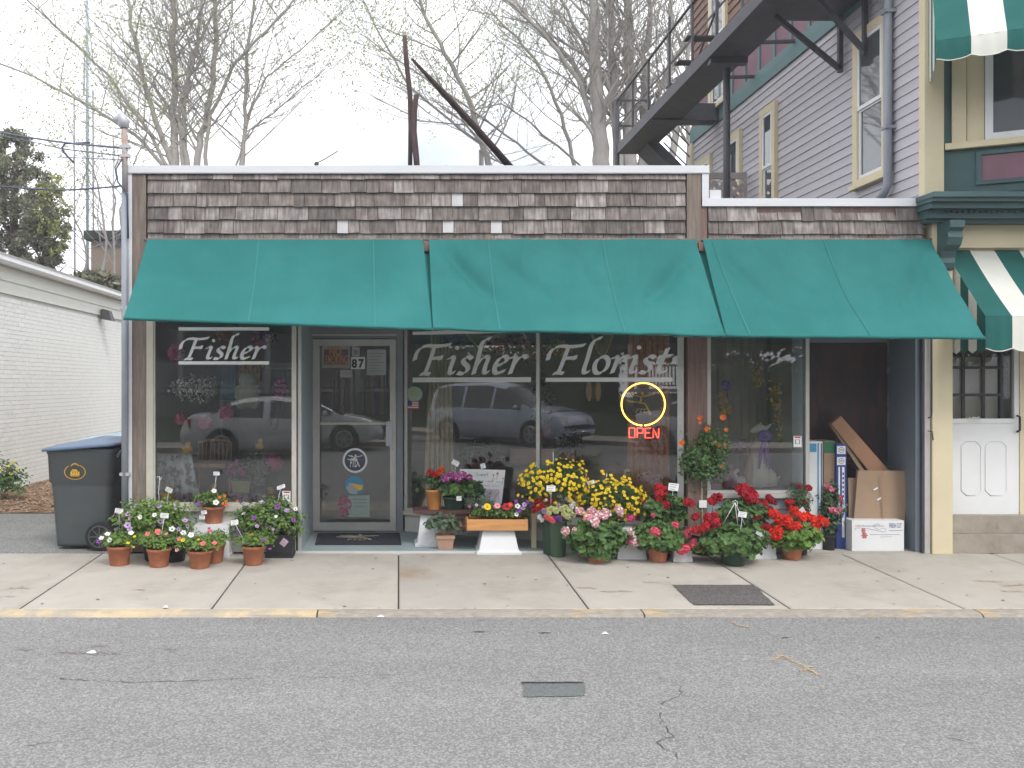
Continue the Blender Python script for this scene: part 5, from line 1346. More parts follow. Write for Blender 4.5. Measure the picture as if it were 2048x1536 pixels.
for (u, v, key, s_) in ((975, 1013, ('dai', 'yellow', 'gold', .034, 16), 1), (995, 1011, ('dai', 'pink', 'coral', .028, 14), 1), (992, 1013, ('dai', 'hotpink', 'gold', .024, 14), .9), (1013, 1013, ('dai', 'red', 'dark', .036, 16), 1), (1021, 1009, ('dai', 'scarlet', 'gold', .024, 14), 1),
                        (1035, 1012, ('pet', 'white', 'dark'), 1), (1037, 1021, ('pet', 'purple', 'dark'), 1), (1033, 1029, ('pet', 'white', 'cream'), .8), (1049, 1009, ('pet', 'lilac', 'purple'), .9), (1056, 1004, ('pet', 'purple', 'dark'), .8), (1032, 1003, ('pet', 'purple', 'dark'), .7), (953, 1010, ('pet', 'lilac', 'purple'), .6), (939, 1013, ('pet', 'magenta', 'dark'), .6), (966, 1014, ('pet', 'lilac', 'purple'), .5), (1046, 1016, ('pet', 'lilac', 'purple'), .8), (1064, 1010, ('pet', 'purple', 'dark'), .7)):
    p = P(u, v, yp-.01); put(FM(*key), pb, p, (rnd.uniform(-.2, .2), -1, .7), s_); st.append(wiggle_stem(pb, (p.x, yp+.08, z1), p))
stems_mesh(pb, st)
# things on the bench
potted('flower_pot', 'orange glazed pot of red and orange flowers at the left end of the bench', 'flower pot', u=868, y=yB+.1, z=zb_, pr=.085, ph=.2, potm='terra_orange', fol=(868, 962), fr=(.13, .11, .08), nleaf=450, ls=.03, kind='oval', mats=['dark', 'petunia'],
       heads=[(861, 946, -.06, ('clu', 'red', .036, 24), 1), (870, 950, -.08, ('clu', 'red', .03, 24), 1), (883, 940, -.06, ('clu', 'orange', .036, 24), 1), (877, 946, -.1, ('clu', 'scarlet', .03, 24), 1)], seed=13)
for (u, v, kw) in ((871, 1006, {}),):
    pass
potted('geranium_pot', 'dark pot of purple pink regal geraniums in the middle of the bench', 'flower pot', u=907, y=yB+.1, z=zb_, pr=.11, ph=.13, potm='greenpot', fol=(905, 976), fr=(.19, .14, .11), nleaf=420, ls=.045, kind='round', mats=['geranium', 'dark'],
       heads=[(892, 957, -.12, ('clu', 'magenta', .04, 34, .32, .8, 'mauve'), 1), (902, 951, -.1, ('clu', 'magenta', .04, 34, .32, .8, 'mauve'), 1), (915, 956, -.12, ('clu', 'magenta', .04, 34, .32, .8, 'mauve'), 1), (925, 950, -.1, ('clu', 'magenta', .04, 34, .32, .8, 'mauve'), 1.1), (938, 955, -.08, ('clu', 'magenta', .04, 34, .32, .8, 'mauve'), .9)], seed=14,
       tags=[(911, 926, -.02, dict(rz=.2, tiltz=-.5, w=.075, h=.05)), (966, 932, .02, dict(rz=-.2, tiltz=.2, w=.05, h=.05)), (918, 997, -.16, dict(rz=0, stick=False, w=.05, h=.045))])
potted('geranium_pot', 'dark green pot of leafy geranium without flowers beside the handwritten board', 'flower pot', u=941, y=yB+.12, z=zb_, pr=.1, ph=.12, potm='greenpot', fol=(940, 981), fr=(.14, .12, .1), nleaf=260, ls=.045, kind='round', mats=['dark', 'geranium'], seed=15)
# handwritten board
yS = .55
sg = thing('handwritten_board', 'white board with faint handwriting and drawn flowers leaning behind the bench', 'sign', P(962, 1003, yS))
def PB(u, v, off=0): return P(u, v, yS-off)
mb = MB(); q = [PB(916, 1008), PB(1003, 1008), PB(1011, 940), PB(920, 938)]; mb.poly(q, .012, (0, 1, 0)); mb.build('board', MT['paper'], sg)
mb = MB(); q = [PB(922, 1012, .03), PB(1000, 1012, .03), PB(998, 978, .008), PB(958, 977, .008)]; mb.poly(q, .003, (0, 1, 0)); mb.build('paper_sheet', M('lilac_white_paper', (.6, .58, .66), .8, .04), sg)
def pen(pts, w, m, parent, fn, off=.004, name='handwriting'):
    mb = MB(); pts = [fn(u, v, off) for u, v in pts]
    mb.tube(pts, w, 4); return mb.build(name, MT[m], parent)
glyph = {  # thin hand lettering, unit box
 'S': [[(.8, .9), (.4, 1), (.15, .8), (.3, .55), (.7, .45), (.8, .2), (.45, 0), (.1, .12)]], 'w': [[(0, .6), (.2, 0), (.45, .5), (.7, 0), (.95, .6)]],
 'e': [[(.1, .32), (.8, .36), (.7, .6), (.3, .6), (.1, .3), (.35, 0), (.8, .1)]], 't': [[(.45, 1), (.4, .15), (.7, 0)], [(.1, .65), (.8, .68)]]}
def hand(txt, u0, v0, wch, h, w, m, parent, fn, slant=.2):
    for i, ch in enumerate(txt):
        for st_ in glyph.get(ch, []): pen([(u0+i*wch+(x*.8+y*slant)*wch, v0-y*h) for x, y in st_], w, m, parent, fn)
hand('Sweet', 951, 952, 5.4, 6.5, .0018, 'grey_print', sg, PB)
for (u, v, n, m) in ((956, 963, 3, 'boxblue'), (976, 964, 3, 'red_print'), (992, 965, 3, 'boxsky'), (960, 973, 5, 'grey_print'), (984, 973, 4, 'grey_print')):
    pen([(u+i*2.2, v-(2.5 if i % 2 else 0)) for i in range(n*2)], .0015, m, sg, PB)
for (u, v, r, m) in ((995, 947, .014, 'orange_print'), (987, 950, .008, 'red_print'), (1006, 957, .007, 'red_print')):
    MB().disc(PB(u, v, .003), r, (0, -1, 0), 14).build('drawn_flower', MT[m], sg); pen([(u, v+3), (u-2, v+12)], .0012, 'boxgreen', sg, PB)
for k in range(5): pen([(964, 980+k*3), (964+34-k*3, 980+k*3)], .0012, 'grey_print', sg, lambda u, v, o: PB(u, v, .035-.02*(1012-v)/36))
for (u, v) in ((975, 990), (990, 992), (985, 1000)): pen([(u, v), (u+9, v-9), (u+5, v-2)], .0015, 'red_print', sg, lambda u_, v_, o: PB(u_, v_, .036-.02*(1012-v_)/36))
# square clay pot on the threshold
yq = .05
t = thing('shrub_pot', 'square tan clay pot of grey green azalea standing on the blue threshold', 'flower pot', (GX(891, yq), yq, .022))
x = GX(891, yq); a, b, h = .07, .092, .135
mb = MB(); mb.hexa([(x-a, yq, .024), (x+a, yq, .024), (x+a, yq+2*a, .024), (x-a, yq+2*a, .024), (x-b+.01, yq-.012, .024+h-.03), (x+b-.01, yq-.012, .024+h-.03), (x+b-.01, yq+2*b-.03, .024+h-.03), (x-b+.01, yq+2*b-.03, .024+h-.03)])
mb.box(x-b, x+b, yq-.02, yq+2*b-.02, .024+h-.03, .024+h); mb.build('pot', MT['terra_tan'], t)
foliage(P(886, 1050, yq+.07), (.22, .15, .13), 330, .045, 'oval', [LF['dusty'], LF['dark']], 16, -.3, stems=(x, yq+.07, .15)).build('foliage', [LF['dusty'], LF['dark'], MT['twig']], t, kind='stuff')
mauve = M('reddish_dry_leaf', (.28, .12, .12), .7, .3, 12)
foliage(P(928, 1052, yq+.07), (.07, .08, .08), 60, .04, 'oval', [mauve], 17, -.9, stems=(x, yq+.07, .16)).build('reddish_foliage', [mauve, MT['twig']], t, kind='stuff')
# ---- yellow daisies
def daisybush(label, u, v, y, fr, n, seed, key=('dai', 'yellow', 'gold', .0145, 9)):
    c = P(u, v, y); z0 = .022 if y > 0 else gz(y)
    t = thing('yellow_daisy_bush', label, 'potted plant', (c.x, y, z0), 0, 'yellow daisy bushes')
    ph = max(.12, c.z-fr[2]*1.02-z0)
    pot(t, (c.x, y, z0), .13, ph, 'greenpot', .8)
    foliage(c, (fr[0]*.9, fr[1]*.9, fr[2]*.92), 2600, .035, 'fine', [LF['fine'], LF['dark']], seed, -.75, ext=.3).build('foliage', [LF['fine'], LF['dark'], LF['bright']], t, kind='stuff')
    me = FM(*key); st = []
    for i in range(n):
        d = rv().normalized(); d.y = -abs(d.y); d.z = d.z*.75+.18
        lump = 1+.3*mnoise.noise(d.normalized()*2.1+Vector((seed*3.1, seed, 0)))
        p = surf(c, fr, d, lump*rnd.uniform(.93, 1.12)); put(me, t, p, d+Vector((0, -.4, .3))+rv(.3), rnd.uniform(.75, 1.2)); st.append((c.lerp(p, .6), c.lerp(p, .8), p, .0012))
    stems_mesh(t, st)
    return t
t = daisybush('tall mound of yellow daisies in front of the window mullion', 1108, 968, -.02, (.34, .2, .235), 250, 21)
care_tag(t, P(1102, 1010, -.22), P(1102, 977, -.26), w=.085, h=.055, tiltz=-.03)
MB().tube([P(1106, 905, -.02), P(1107, 935, -.02)], .003, 5).build('hanger', MT['white_pl'], t)
t = daisybush('looser, lower bush of yellow daisies right of the tall mound', 1222, 1000, -.12, (.34, .2, .2), 190, 22)
care_tag(t, P(1184, 985, -.1), P(1182, 965, -.12), w=.07, h=.035, tiltz=.3)
MB().tube([P(1214, 946, -.12), P(1212, 965, -.12), P(1210, 985, -.12)], .003, 5).build('hanger', MT['white_pl'], t)
st = []
for (u, v) in ((1204, 942), (1207, 947), (1225, 956), (1222, 950), (1245, 957), (1252, 960), (1259, 957), (1261, 964), (1272, 982), (1280, 987), (1283, 980), (1287, 991), (1249, 953), (1233, 963), (1230, 966), (1216, 975)):
    p = P(u, v, -.15); put(FM('dai', 'yellow', 'gold', .017, 9), t, p, (rnd.uniform(-.5, .5), -.8, .8), 1); st.append(wiggle_stem(t, P(1228, 990, -.12), p, .0014))
stems_mesh(t, st)
# ---- bucket of carnations
y = gy(1112)
bk = thing('flower_bucket', 'tall dark green bucket of mixed carnations with red, white and pale yellow heads', 'flower bucket', (GX(1118, y), y, gz(y)))
x = GX(1116, y); zt = GZ(1040, y); MB().lathe([(.07, gz(y)), (.072, gz(y)+.01), (.088, zt-.015), (.094, zt-.01), (.094, zt), (.086, zt), (.08, zt-.05), (.001, zt-.06)], 24, (x, y, 0)).build('bucket', MT['bucket'], bk)
foliage((x, y, zt+.02), (.12, .1, .06), 200, .04, 'long', [LF['dusty']], 30, -.2).build('foliage', [LF['dusty'], LF['bright']], bk, kind='stuff')
for (u, v, key, s_, dy) in ((1078, 1002, 'red', 1.1, 0), (1090, 997, 'red', 1, .03), (1084, 1012, 'red', 1, -.03), (1076, 1018, 'red', .9, -.02), (1100, 1003, 'red', 1, 0), (1112, 998, 'red', .9, .04), (1120, 1002, 'crimson', .9, .03), (1072, 1010, 'red', .9, .02),
                            (1119, 993, 'white', .8, .03), (1135, 999, 'white', 1, 0), (1142, 1004, 'white', .9, 0), (1143, 1013, 'white', .9, -.03), (1148, 1008, 'white', .8, 0), (1092, 1000, 'white', .5, -.05),
                            (1103, 1018, 'cream', 1, -.08), (1112, 1021, 'cream', 1, -.1), (1124, 1018, 'cream', 1, -.09), (1131, 1015, 'cream', 1, -.06), (1140, 1024, 'cream', 1, -.07), (1135, 1033, 'cream', .9, -.09), (1128, 1028, 'cream', .9, -.1), (1147, 1030, 'cream', .9, -.04), (1098, 1026, 'cream', .8, -.1),
                            (1088, 1022, 'lilac', .9, -.08), (1117, 1010, 'lilac', .6, -.08), (1079, 1034, 'white', .8, -.05), (1084, 1040, 'white', .7, -.06), (1093, 1034, 'coral', .9, -.1), (1101, 1038, 'coral', .9, -.11), (1106, 1042, 'coral', .7, -.11), (1118, 1037, 'purple', .9, -.11), (1110, 1036, 'purple', .6, -.1), (1068, 1022, 'red', .8, 0), (1156, 1024, 'cream', .8, 0), (1072, 1000, 'red', .8, .04)):
    p = P(u, v, y+dy); d = p-Vector((x, y, zt-.05)); put(FM('ruf', key, .034), bk, p, Vector((d.x, d.y-.12, d.z*.8)), s_)
# ---- geraniums
yG = gy(1123)
LPK = ('clu', 'pink', .04, 34, .34, .8, 'white'); HPK = ('clu', 'hotpink', .042, 34, .34, .85, 'coral'); RED = ('clu', 'red', .042, 36, .34, .85, 'crimson'); SCA = ('clu', 'scarlet', .044, 36, .36, .8); CRI = ('clu', 'crimson', .042, 34, .34, .8, 'red'); MGT = ('clu', 'hotpink', .036, 28, .34, .85, 'magenta')
def fp(u, v0, v1, uw):
    return frontpot(u, v0, v1, uw)
potted('geranium_pot', 'light pink geranium with thick green foliage in a terracotta pot beside the green bucket', 'flower pot', **fp(1193, 1100, 1128, 42), fol=(1192, 1075), fr=(.28, .2, .18), nleaf=1150, ls=.036, kind='round', mats=list(GER)+['bright'], lo=-.85,
       heads=[(1131, 1062, -.12, LPK, 1), (1178, 1036, -.05, LPK, 1.1), (1188, 1040, -.08, LPK, 1.1), (1183, 1022, -.02, LPK, 1), (1196, 1030, -.05, LPK, 1), (1190, 1048, -.12, LPK, .9), (1212, 1026, 0, LPK, 1), (1237, 1020, 0, LPK, 1), (1240, 1026, 0, LPK, .8), (1262, 1037, 0, MGT, 1), (1159, 1022, 0, LPK, .9), (1262, 1065, 0, LPK, .9), (1270, 1082, -.02, LPK, 1.05), (1256, 1080, 0, MGT, 1), (1208, 1033, -.05, LPK, .8), (1149, 1059, -.1, LPK, .5)], seed=31)
potted('geranium_pot', 'hot pink geranium with few heads in a terracotta pot, middle of the front row', 'flower pot', **fp(1316, 1092, 1126, 43), fol=(1318, 1072), fr=(.27, .2, .15), nleaf=950, ls=.036, kind='round', mats=list(GER)+['bright'], lo=-.8,
       heads=[(1310, 1065, -.15, HPK, 1.1), (1350, 1051, -.08, HPK, .95), (1373, 1068, -.06, HPK, 1.1), (1306, 1031, 0, HPK, .5), (1387, 1090, -.08, HPK, 1), (1397, 1098, -.08, HPK, .9), (1371, 1096, -.1, HPK, .9), (1362, 1102, -.12, HPK, .9), (1389, 1083, -.1, HPK, .7), (1379, 1060, -.04, HPK, .7)], seed=32)
potted('geranium_pot', 'tall dark red geranium with a hanging card, behind the hot pink one', 'flower pot', u=1326, y=-.18, z=gz(-.18), pr=.12, ph=.22, potm='black', fol=(1325, 1020), fr=(.24, .15, .17), nleaf=700, ls=.038, kind='round', mats=['geranium', 'dark'], lo=-.8,
       heads=[(1318, 976, -.02, RED, 1.1), (1322, 987, -.06, RED, 1.1), (1317, 996, -.06, RED, .9), (1331, 1010, -.1, RED, .95), (1285, 1000, 0, CRI, .9), (1275, 1027, 0, RED, .8), (1326, 980, 0, RED, .9)], seed=33, tags=[(1347, 974, -.05, dict(rz=.1, tiltz=-.12, w=.1, h=.07))])
t = potted('geranium_basket', 'red geranium in a round dark green hanging basket set on the pavement', 'hanging basket', **dict(fp(1467, 1100, 1133, 60)), potm='greenpot', taper=.7, fol=(1466, 1085), fr=(.29, .22, .155), nleaf=1250, ls=.036, kind='round', mats=list(GER)+['bright'], lo=-.6,
       heads=[(1417, 1036, .02, RED, 1), (1424, 1048, 0, RED, 1.1), (1432, 1045, -.05, RED, 1), (1412, 1052, -.05, RED, .9), (1405, 1058, -.05, RED, .8), (1392, 1060, -.02, RED, .9), (1429, 1030, .02, RED, .8), (1376, 1004, .02, RED, .9), (1383, 1008, .05, RED, .7), (1390, 1035, .05, CRI, .8), (1395, 1030, .05, RED, .6), (1425, 1002, .05, RED, .9), (1433, 996, .05, CRI, 1), (1438, 992, .05, CRI, .7)], seed=34, tags=[(1485, 1029, -.15, dict(rz=.1, tiltz=-.15, w=.08, h=.05))])
y = t.location.y; hk = P(1470, 1005, y)
for (u, v) in ((1445, 1050), (1476, 1055), (1490, 1050)): MB().tube([hk, P(u, v, y)], .0025, 5).build('hanger', MT['white_pl'], t)
MB().tube([P(1466, 1008, y), P(1466, 1003, y), P(1471, 1001, y), P(1475, 1004, y), P(1474, 1015, y)], .003, 5).build('hanger', MT['white_pl'], t)
cri = potted('geranium_pot', 'crimson red geranium standing higher behind the hanging basket', 'flower pot', u=1484, y=-.16, z=gz(-.16), pr=.13, ph=.26, potm='black', fol=(1484, 1030), fr=(.27, .15, .15), nleaf=800, ls=.036, kind='round', mats=['geranium', 'dark'], lo=-.8,
       heads=[(1479, 978, 0, RED, 1), (1490, 977, -.02, RED, 1.2), (1502, 983, 0, RED, 1), (1508, 990, -.02, RED, .9), (1499, 996, -.06, RED, 1.1), (1505, 999, -.04, CRI, 1), (1488, 987, -.05, RED, 1), (1528, 1008, 0, RED, 1), (1524, 1010, -.04, RED, .8), (1541, 1000, .02, CRI, .9), (1548, 1005, .02, CRI, .7), (1537, 994, .02, CRI, .7), (1510, 1033, -.1, RED, .9), (1515, 1030, -.1, RED, .8), (1470, 1035, -.1, RED, .6), (1457, 1002, .03, CRI, .4), (1474, 1037, -.08, RED, .6), (1540, 1018, 0, CRI, .7)], seed=35)
potted('geranium_pot', 'bright scarlet geranium in full bloom in a terracotta pot, rightmost of the front row', 'flower pot', **fp(1584, 1097, 1122, 42), fol=(1586, 1072), fr=(.24, .19, .15), nleaf=1000, ls=.036, kind='round', mats=['bright', 'geranium'], lo=-.7,
       heads=[(1547, 1028, 0, SCA, 1.1), (1556, 1034, -.02, SCA, .9), (1560, 1040, -.06, SCA, 1), (1572, 1040, -.1, SCA, 1.1), (1580, 1050, -.13, SCA, 1), (1592, 1052, -.13, SCA, 1.05), (1588, 1021, 0, SCA, 1), (1594, 1027, -.05, SCA, .9), (1606, 1033, -.06, SCA, 1), (1613, 1029, 0, SCA, .8), (1624, 1037, -.04, SCA, 1), (1634, 1045, -.04, SCA, 1.1), (1641, 1039, -.02, SCA, .9), (1630, 1055, -.07, SCA, 1), (1650, 1044, -.0, SCA, .8), (1557, 1061, -.1, SCA, .9), (1546, 1067, -.08, SCA, .9), (1553, 1073, -.08, SCA, .9), (1541, 1071, -.04, SCA, .8), (1538, 1055, 0, RED, 1), (1531, 1052, .02, RED, .9), (1523, 1055, .02, RED, .7), (1545, 1058, -.03, RED, .8)], seed=36,
       tags=[(1605, 1022, -.06, dict(rz=.5, tiltz=-.9, w=.07, h=.05))])
potted('rose_pot', 'small dark red miniature rose on the sill side of the recess', 'potted plant', u=1597, y=-.05, z=gz(-.05), pr=.09, ph=.3, potm='black', taper=.85, fol=(1598, 1000), fr=(.14, .11, .16), nleaf=520, ls=.026, kind='oval', mats=['dark', 'geranium'], lo=-.9,
       heads=[(1617, 976, -.04, CRI, .75), (1600, 973, -.02, CRI, .55), (1578, 1006, -.06, RED, .9), (1585, 1004, -.04, CRI, .6), (1610, 1003, -.05, CRI, .6)], seed=37)
potted('mandevilla', 'tall pink mandevilla in a black nursery pot beside the boxes', 'potted plant', u=1657, y=gy(1099), z=gz(gy(1099)), pr=.068, ph=.155, potm='black', taper=.8, fol=(1660, 1018), fr=(.13, .1, .27), nleaf=680, ls=.038, kind='oval', mats=['dark', 'dusty'], lo=-1,
       heads=[(1655, 974, -.02, ('clu', 'pink', .034, 22, .4, .7, 'hotpink'), 1), (1662, 977, -.04, ('clu', 'pink', .034, 22, .4, .7, 'hotpink'), 1), (1680, 995, -.02, ('clu', 'hotpink', .034, 22, .4, .7, 'pink'), .8), (1682, 1003, -.02, ('clu', 'hotpink', .034, 22, .4, .7, 'pink'), .7), (1664, 1019, -.08, ('clu', 'pink', .034, 22, .4, .7, 'hotpink'), .9), (1673, 1022, -.08, ('clu', 'pink', .034, 22, .4, .7, 'hotpink'), 1), (1678, 1018, -.05, ('clu', 'mauve', .034, 22, .4, .7, 'pink'), .8), (1687, 1013, 0, ('clu', 'white', .03, 18, .4, .5), .6)], seed=38, ext=.5)
# ---- standard plant in the black tub
yT = gy(1108)
t = thing('standard_plant', 'orange flowered plant trained as a small tree on a bare stem beside the column', 'potted plant', (GX(1405, yT), yT, gz(yT)))
x = GX(1405, yT); pot(t, (x, yT, gz(yT)), .105, .19, 'black', .82)
MB().tube([(x, yT, gz(yT)+.16), P(1405, 1040, yT), P(1403, 1000, yT), P(1404, 960, yT), P(1407, 920, yT)], [.014, .011, .011, .01, .007], 8).build('trunk', MT['twig'], t)
for (u, v, ru, rvv, n) in ((1404, 925, .17, .25, 1700), (1380, 915, .1, .22, 600), (1436, 905, .1, .24, 700), (1412, 880, .1, .17, 450)):
    foliage(P(u, v, yT), (ru, .15, rvv), n, .03, 'oval', [LF['dark'], LF['geranium']], 40+u, -1, stems=P(1406, 940, yT), ext=1.0).build('crown', [LF['geranium'], LF['dark'], MT['twig']], t, kind='stuff')
for (u, v, k_, s_) in ((1399, 836, 'orange', .8), (1400, 845, 'orange', .6), (1446, 835, 'orange', 1.1), (1414, 858, 'orange', 1), (1452, 859, 'orange', .7), (1362, 887, 'orange', .9), (1366, 884, 'orange', .7), (1430, 886, 'gold', .8), (1450, 889, 'orange', .5), (1442, 933, 'orange', .6), (1438, 892, 'orange', .5), (1404, 833, 'scarlet', .5)):
    p = P(u, v, yT-.1); put(FM('pet', k_, 'gold'), t, p, (rnd.uniform(-.4, .4), -1, .2), s_)
MB().tube([P(1404, 930, yT-.02), P(1401, 855, yT-.06), P(1413, 862, yT-.06)], [.003, .0015, .001], 4).build('shoot', LF['bright'], t)
MB().tube([P(1420, 930, yT-.02), P(1440, 870, yT-.05), P(1446, 838, yT-.08)], [.003, .0015, .001], 4).build('shoot', LF['bright'], t)
MB().box(GX(1399, yT)-.01, GX(1411, yT)+.005, yT-.022, yT-.016, GZ(1015, yT), GZ(1000, yT)).build('stem_tag', MT['paper'], t)
# white cubes half hidden behind the geraniums
cubestand('display_cube', 'white cube stand half hidden between the light pink and hot pink geraniums', 1236, 1292, -.28, gz(-.28), 1058, .28, 'white_pl')
cubestand('display_cube', 'white low cube stand under the crimson geranium, behind the hanging basket', 1504, 1552, -.25, gz(-.25), 1062, .28, 'white_pl')
cubestand('display_cube', 'white low stand showing below the hot pink geranium leaves', 1348, 1384, -.38, gz(-.38), 1098, .25, 'white_pl')

# ============================================================ WHEELED BINS at the left
def bin_(label, x, y, rz, lidm, bodym, face=True):
    t = thing('wheeled_bin', label, 'rubbish bin', (x, y, -.0), rz, 'wheeled bins beside the shop corner')
    h = 1.02; W, Dp = .33, .34
    def sec(z, f):   # rounded-rectangle section growing upwards
        w = W*(.80+.2*f); d = Dp*(.76+.24*f); r = .06; q = []
        for cx, cy, a0 in ((w-r, -d+r, -90), (w-r, d-r, 0), (-w+r, d-r, 90), (-w+r, -d+r, 180)):
            for k in range(5):
                a = R(a0+k*22.5); q.append((cx+r*math.cos(a), cy+r*math.sin(a), z))
        return q
    levels = [(.03, 0.0), (.06, .06), (.62, .5), (.66, .56), (.68, .78), (.95, .92), (.96, 1.02), (1.0, 1.04), (1.01, 1.0)]
    vs = []; n = 20
    for z, f in levels: vs += sec(z, f)
    mb = MB(); mb.add(vs, [(i*n+k, i*n+(k+1) % n, (i+1)*n+(k+1) % n, (i+1)*n+k) for i in range(len(levels)-1) for k in range(n)]+[tuple(reversed(range(n))), tuple((len(levels)-1)*n+k for k in range(n))], True)
    mb.build('body', MT[bodym], t, world=False)
    mb = MB(); mb.box(-W*.5, W*.5, -Dp*.99-.005, -Dp*.9, .12, .5); 
    # lid: shallow dome with rim
    lv = [(1.012, 1.12), (1.035, 1.13), (1.045, 1.02), (1.075, .8), (1.09, .35)]
    vs = []
    for z, f in lv: vs += [(a*f/1.0, b*f, z+(.03*(b/Dp)*(1 if f > .2 else 0))) for a, b, _ in sec(0, 1.0)]
    mb = MB(); mb.add(vs, [(i*n+k, i*n+(k+1) % n, (i+1)*n+(k+1) % n, (i+1)*n+k) for i in range(len(lv)-1) for k in range(n)]+[tuple(reversed(range(n))), tuple((len(lv)-1)*n+k for k in range(n))], True)
    mb.build('lid', MT[lidm], t, world=False)
    MB().tube([(-W*1.0, Dp*1.12, .93), (-W*1.0, Dp*1.2, .98), (W*1.0, Dp*1.2, .98), (W*1.0, Dp*1.12, .93)], .016, 8).build('handle', MT[bodym], t, world=False)
    for s_ in (-1, 1):
        wl_ = MB(); wx = s_*(W*1.0); cy, cz, r_ = Dp*.62, .14, .14
        wl_.tube([(wx-.03, cy, cz), (wx+.03, cy, cz)], r_, 28); w = wl_.build('wheel', MT['tyre'], t, world=False)
        sp = MB(); sp.tube([(wx+s_*.031, cy, cz), (wx+s_*.036, cy, cz)], .03, 12)
        for k in range(8):
            a = k*math.pi/4; sp.bar((wx+s_*.034, cy+.02*math.cos(a), cz+.02*math.sin(a)), (wx+s_*.034, cy+.105*math.cos(a), cz+.105*math.sin(a)), .012, .008, up=(1, 0, 0))
        sp.tube([(wx+s_*.033, cy+.105*math.cos(k*math.pi/12), cz+.105*math.sin(k*math.pi/12)) for k in range(25)], .007, 5); sp.build('spokes', MT['bin'], w, world=False)
    return t
# the near bin shows its side: its front faces left
b1 = bin_('grey green wheeled bin with blue lid and a yellow round emblem on its side', GX(149, .0), .46, R(-90), 'bin_lid', 'bin')
b2 = bin_('darker wheeled bin standing close behind, partly hidden by the grey pipe', GX(216, .8), 1.12, R(-90), 'film', 'bin2')
b2.scale = (1.0, 1.0, 1.03)
# city emblem (flat print) on the side facing the street, drawn in the bin's side plane
em = MB(); ey = .46-.33*.985-.006; sx = GX(150, ey); sz = GZ(944, ey)
for k in range(40):
    a0, a1 = 2*math.pi*k/40, 2*math.pi*(k+1)/40
    if 60 < math.degrees(a0) % 360 < 120: continue
    q = [(sx+rr*1.12*math.cos(a), ey-.002, sz+rr*.8*math.sin(a)) for a, rr in ((a0, .095), (a1, .095), (a1, .089), (a0, .089))]; em.add(q, [(0, 1, 2, 3)])
for (dx, dz, w, h) in ((-.052, -.028, .104, .014), (-.045, -.012, .02, .016), (-.018, -.012, .016, .016), (.006, -.012, .016, .016), (.028, -.012, .018, .016), (-.04, .006, .07, .01), (-.03, .018, .05, .008), (-.05, -.042, .1, .008)):
    em.add([(sx+dx, ey-.002, sz+dz), (sx+dx+w, ey-.002, sz+dz), (sx+dx+w*.9, ey-.002, sz+dz+h), (sx+dx+w*.1, ey-.002, sz+dz+h)], [(0, 1, 2, 3)])
for k in range(9):
    a = R(50+k*10); em.add([(sx+.055*math.cos(a)-.003, ey-.002, sz+.075*math.sin(a)), (sx+.055*math.cos(a)+.003, ey-.002, sz+.075*math.sin(a)), (sx+.055*math.cos(a)+.003, ey-.002, sz+.075*math.sin(a)+.014), (sx+.055*math.cos(a)-.003, ey-.002, sz+.075*math.sin(a)+.014)], [(0, 1, 2, 3)])
emo = em.build('emblem', MT['yellow_print']); emo.parent = b1
emo.matrix_parent_inverse = (Matrix.Translation(b1.location) @ Matrix.Rotation(R(-90), 4, 'Z')).inverted()

# ============================================================ GREY SERVICE MAST left of the shop
sm = thing('service_mast', 'grey and rusty conduit mast with a rounded hood, rising beside the white corner trim', 'utility mast', (GX(250, -.06), -.06, 0))
xm = GX(250, -.06)
MB().tube([(xm, -.06, 0), (xm, -.06, GZ(385, -.06))], .034, 12).build('pipe', MT['pipe'], sm)
MB().tube([(xm, -.06, GZ(385, -.06)), (xm-.005, -.06, GZ(252, -.06))], .03, 12).build('upper_pipe', MT['pipe_rust'], sm)
MB().tube([(xm-.005, -.06, GZ(256, -.06)), (xm-.01, -.06, GZ(246, -.06)), (xm-.045, -.065, GZ(234, -.06)), (xm-.11, -.07, GZ(239, -.06))], [.042, .062, .058, .015], 12).build('hood', MT['galv'], sm)
for v in (300, 318, 620, 950): MB().box(xm-.045, xm+.05, -.09, -.03, GZ(v, 0), GZ(v, 0)+.03).build('clamp', MT['galv'], sm)
MB().tube([(xm-.02, -.09, GZ(322, 0)), (xm-.07, -.12, GZ(345, 0)), (xm-.05, -.12, GZ(370, 0)), (xm+.035, -.1, GZ(392, 0)), (xm+.04, -.09, GZ(480, 0))], .009, 6).build('cable', MT['wire'], sm)

# ============================================================ BOXES in the right recess
yb_ = .16
def cbox(name, label, cat, u0, u1, v0, v1, y, dp, m, lean=0.0, z0=.006):
    x0, x1 = GX(u0, y), GX(u1, y); zt = GZ(v0, y)
    t = thing(name, label, cat, ((x0+x1)/2, y, z0))
    o = MB().hexa([(x0, y, z0), (x1, y, z0), (x1, y+dp, z0), (x0, y+dp, z0), (x0, y+lean, zt), (x1, y+lean, zt), (x1, y+dp+lean, zt), (x0, y+dp+lean, zt)]).build('box', MT[m], t)
    return t
def strip(t, u0, u1, v0, v1, y, m, name='print', parent=None, off=.003):
    return MB().box(GX(u0, y-off), GX(u1, y-off), y-off, y-off+.0015, GZ(v1, y-off), GZ(v0, y-off)).build(name, MT[m], parent or t)
t = cbox('flat_carton', 'tall white carton with blue stripes leaning at the left end of the recess', 'carton', 1619, 1645, 883, 1080, yb_, .3, 'white_paint')
strip(t, 1620, 1633, 887, 904, yb_, 'boxsky'); strip(t, 1635, 1638, 886, 1078, yb_, 'boxsky'); strip(t, 1642, 1644, 886, 1078, yb_, 'boxblue')
t = cbox('flat_carton', 'tall brown carton with green top between the white and the dark blue ones', 'carton', 1648, 1670, 882, 1080, yb_+.08, .25, 'cardboard')
strip(t, 1649, 1670, 883, 906, yb_+.08, 'boxgreen')
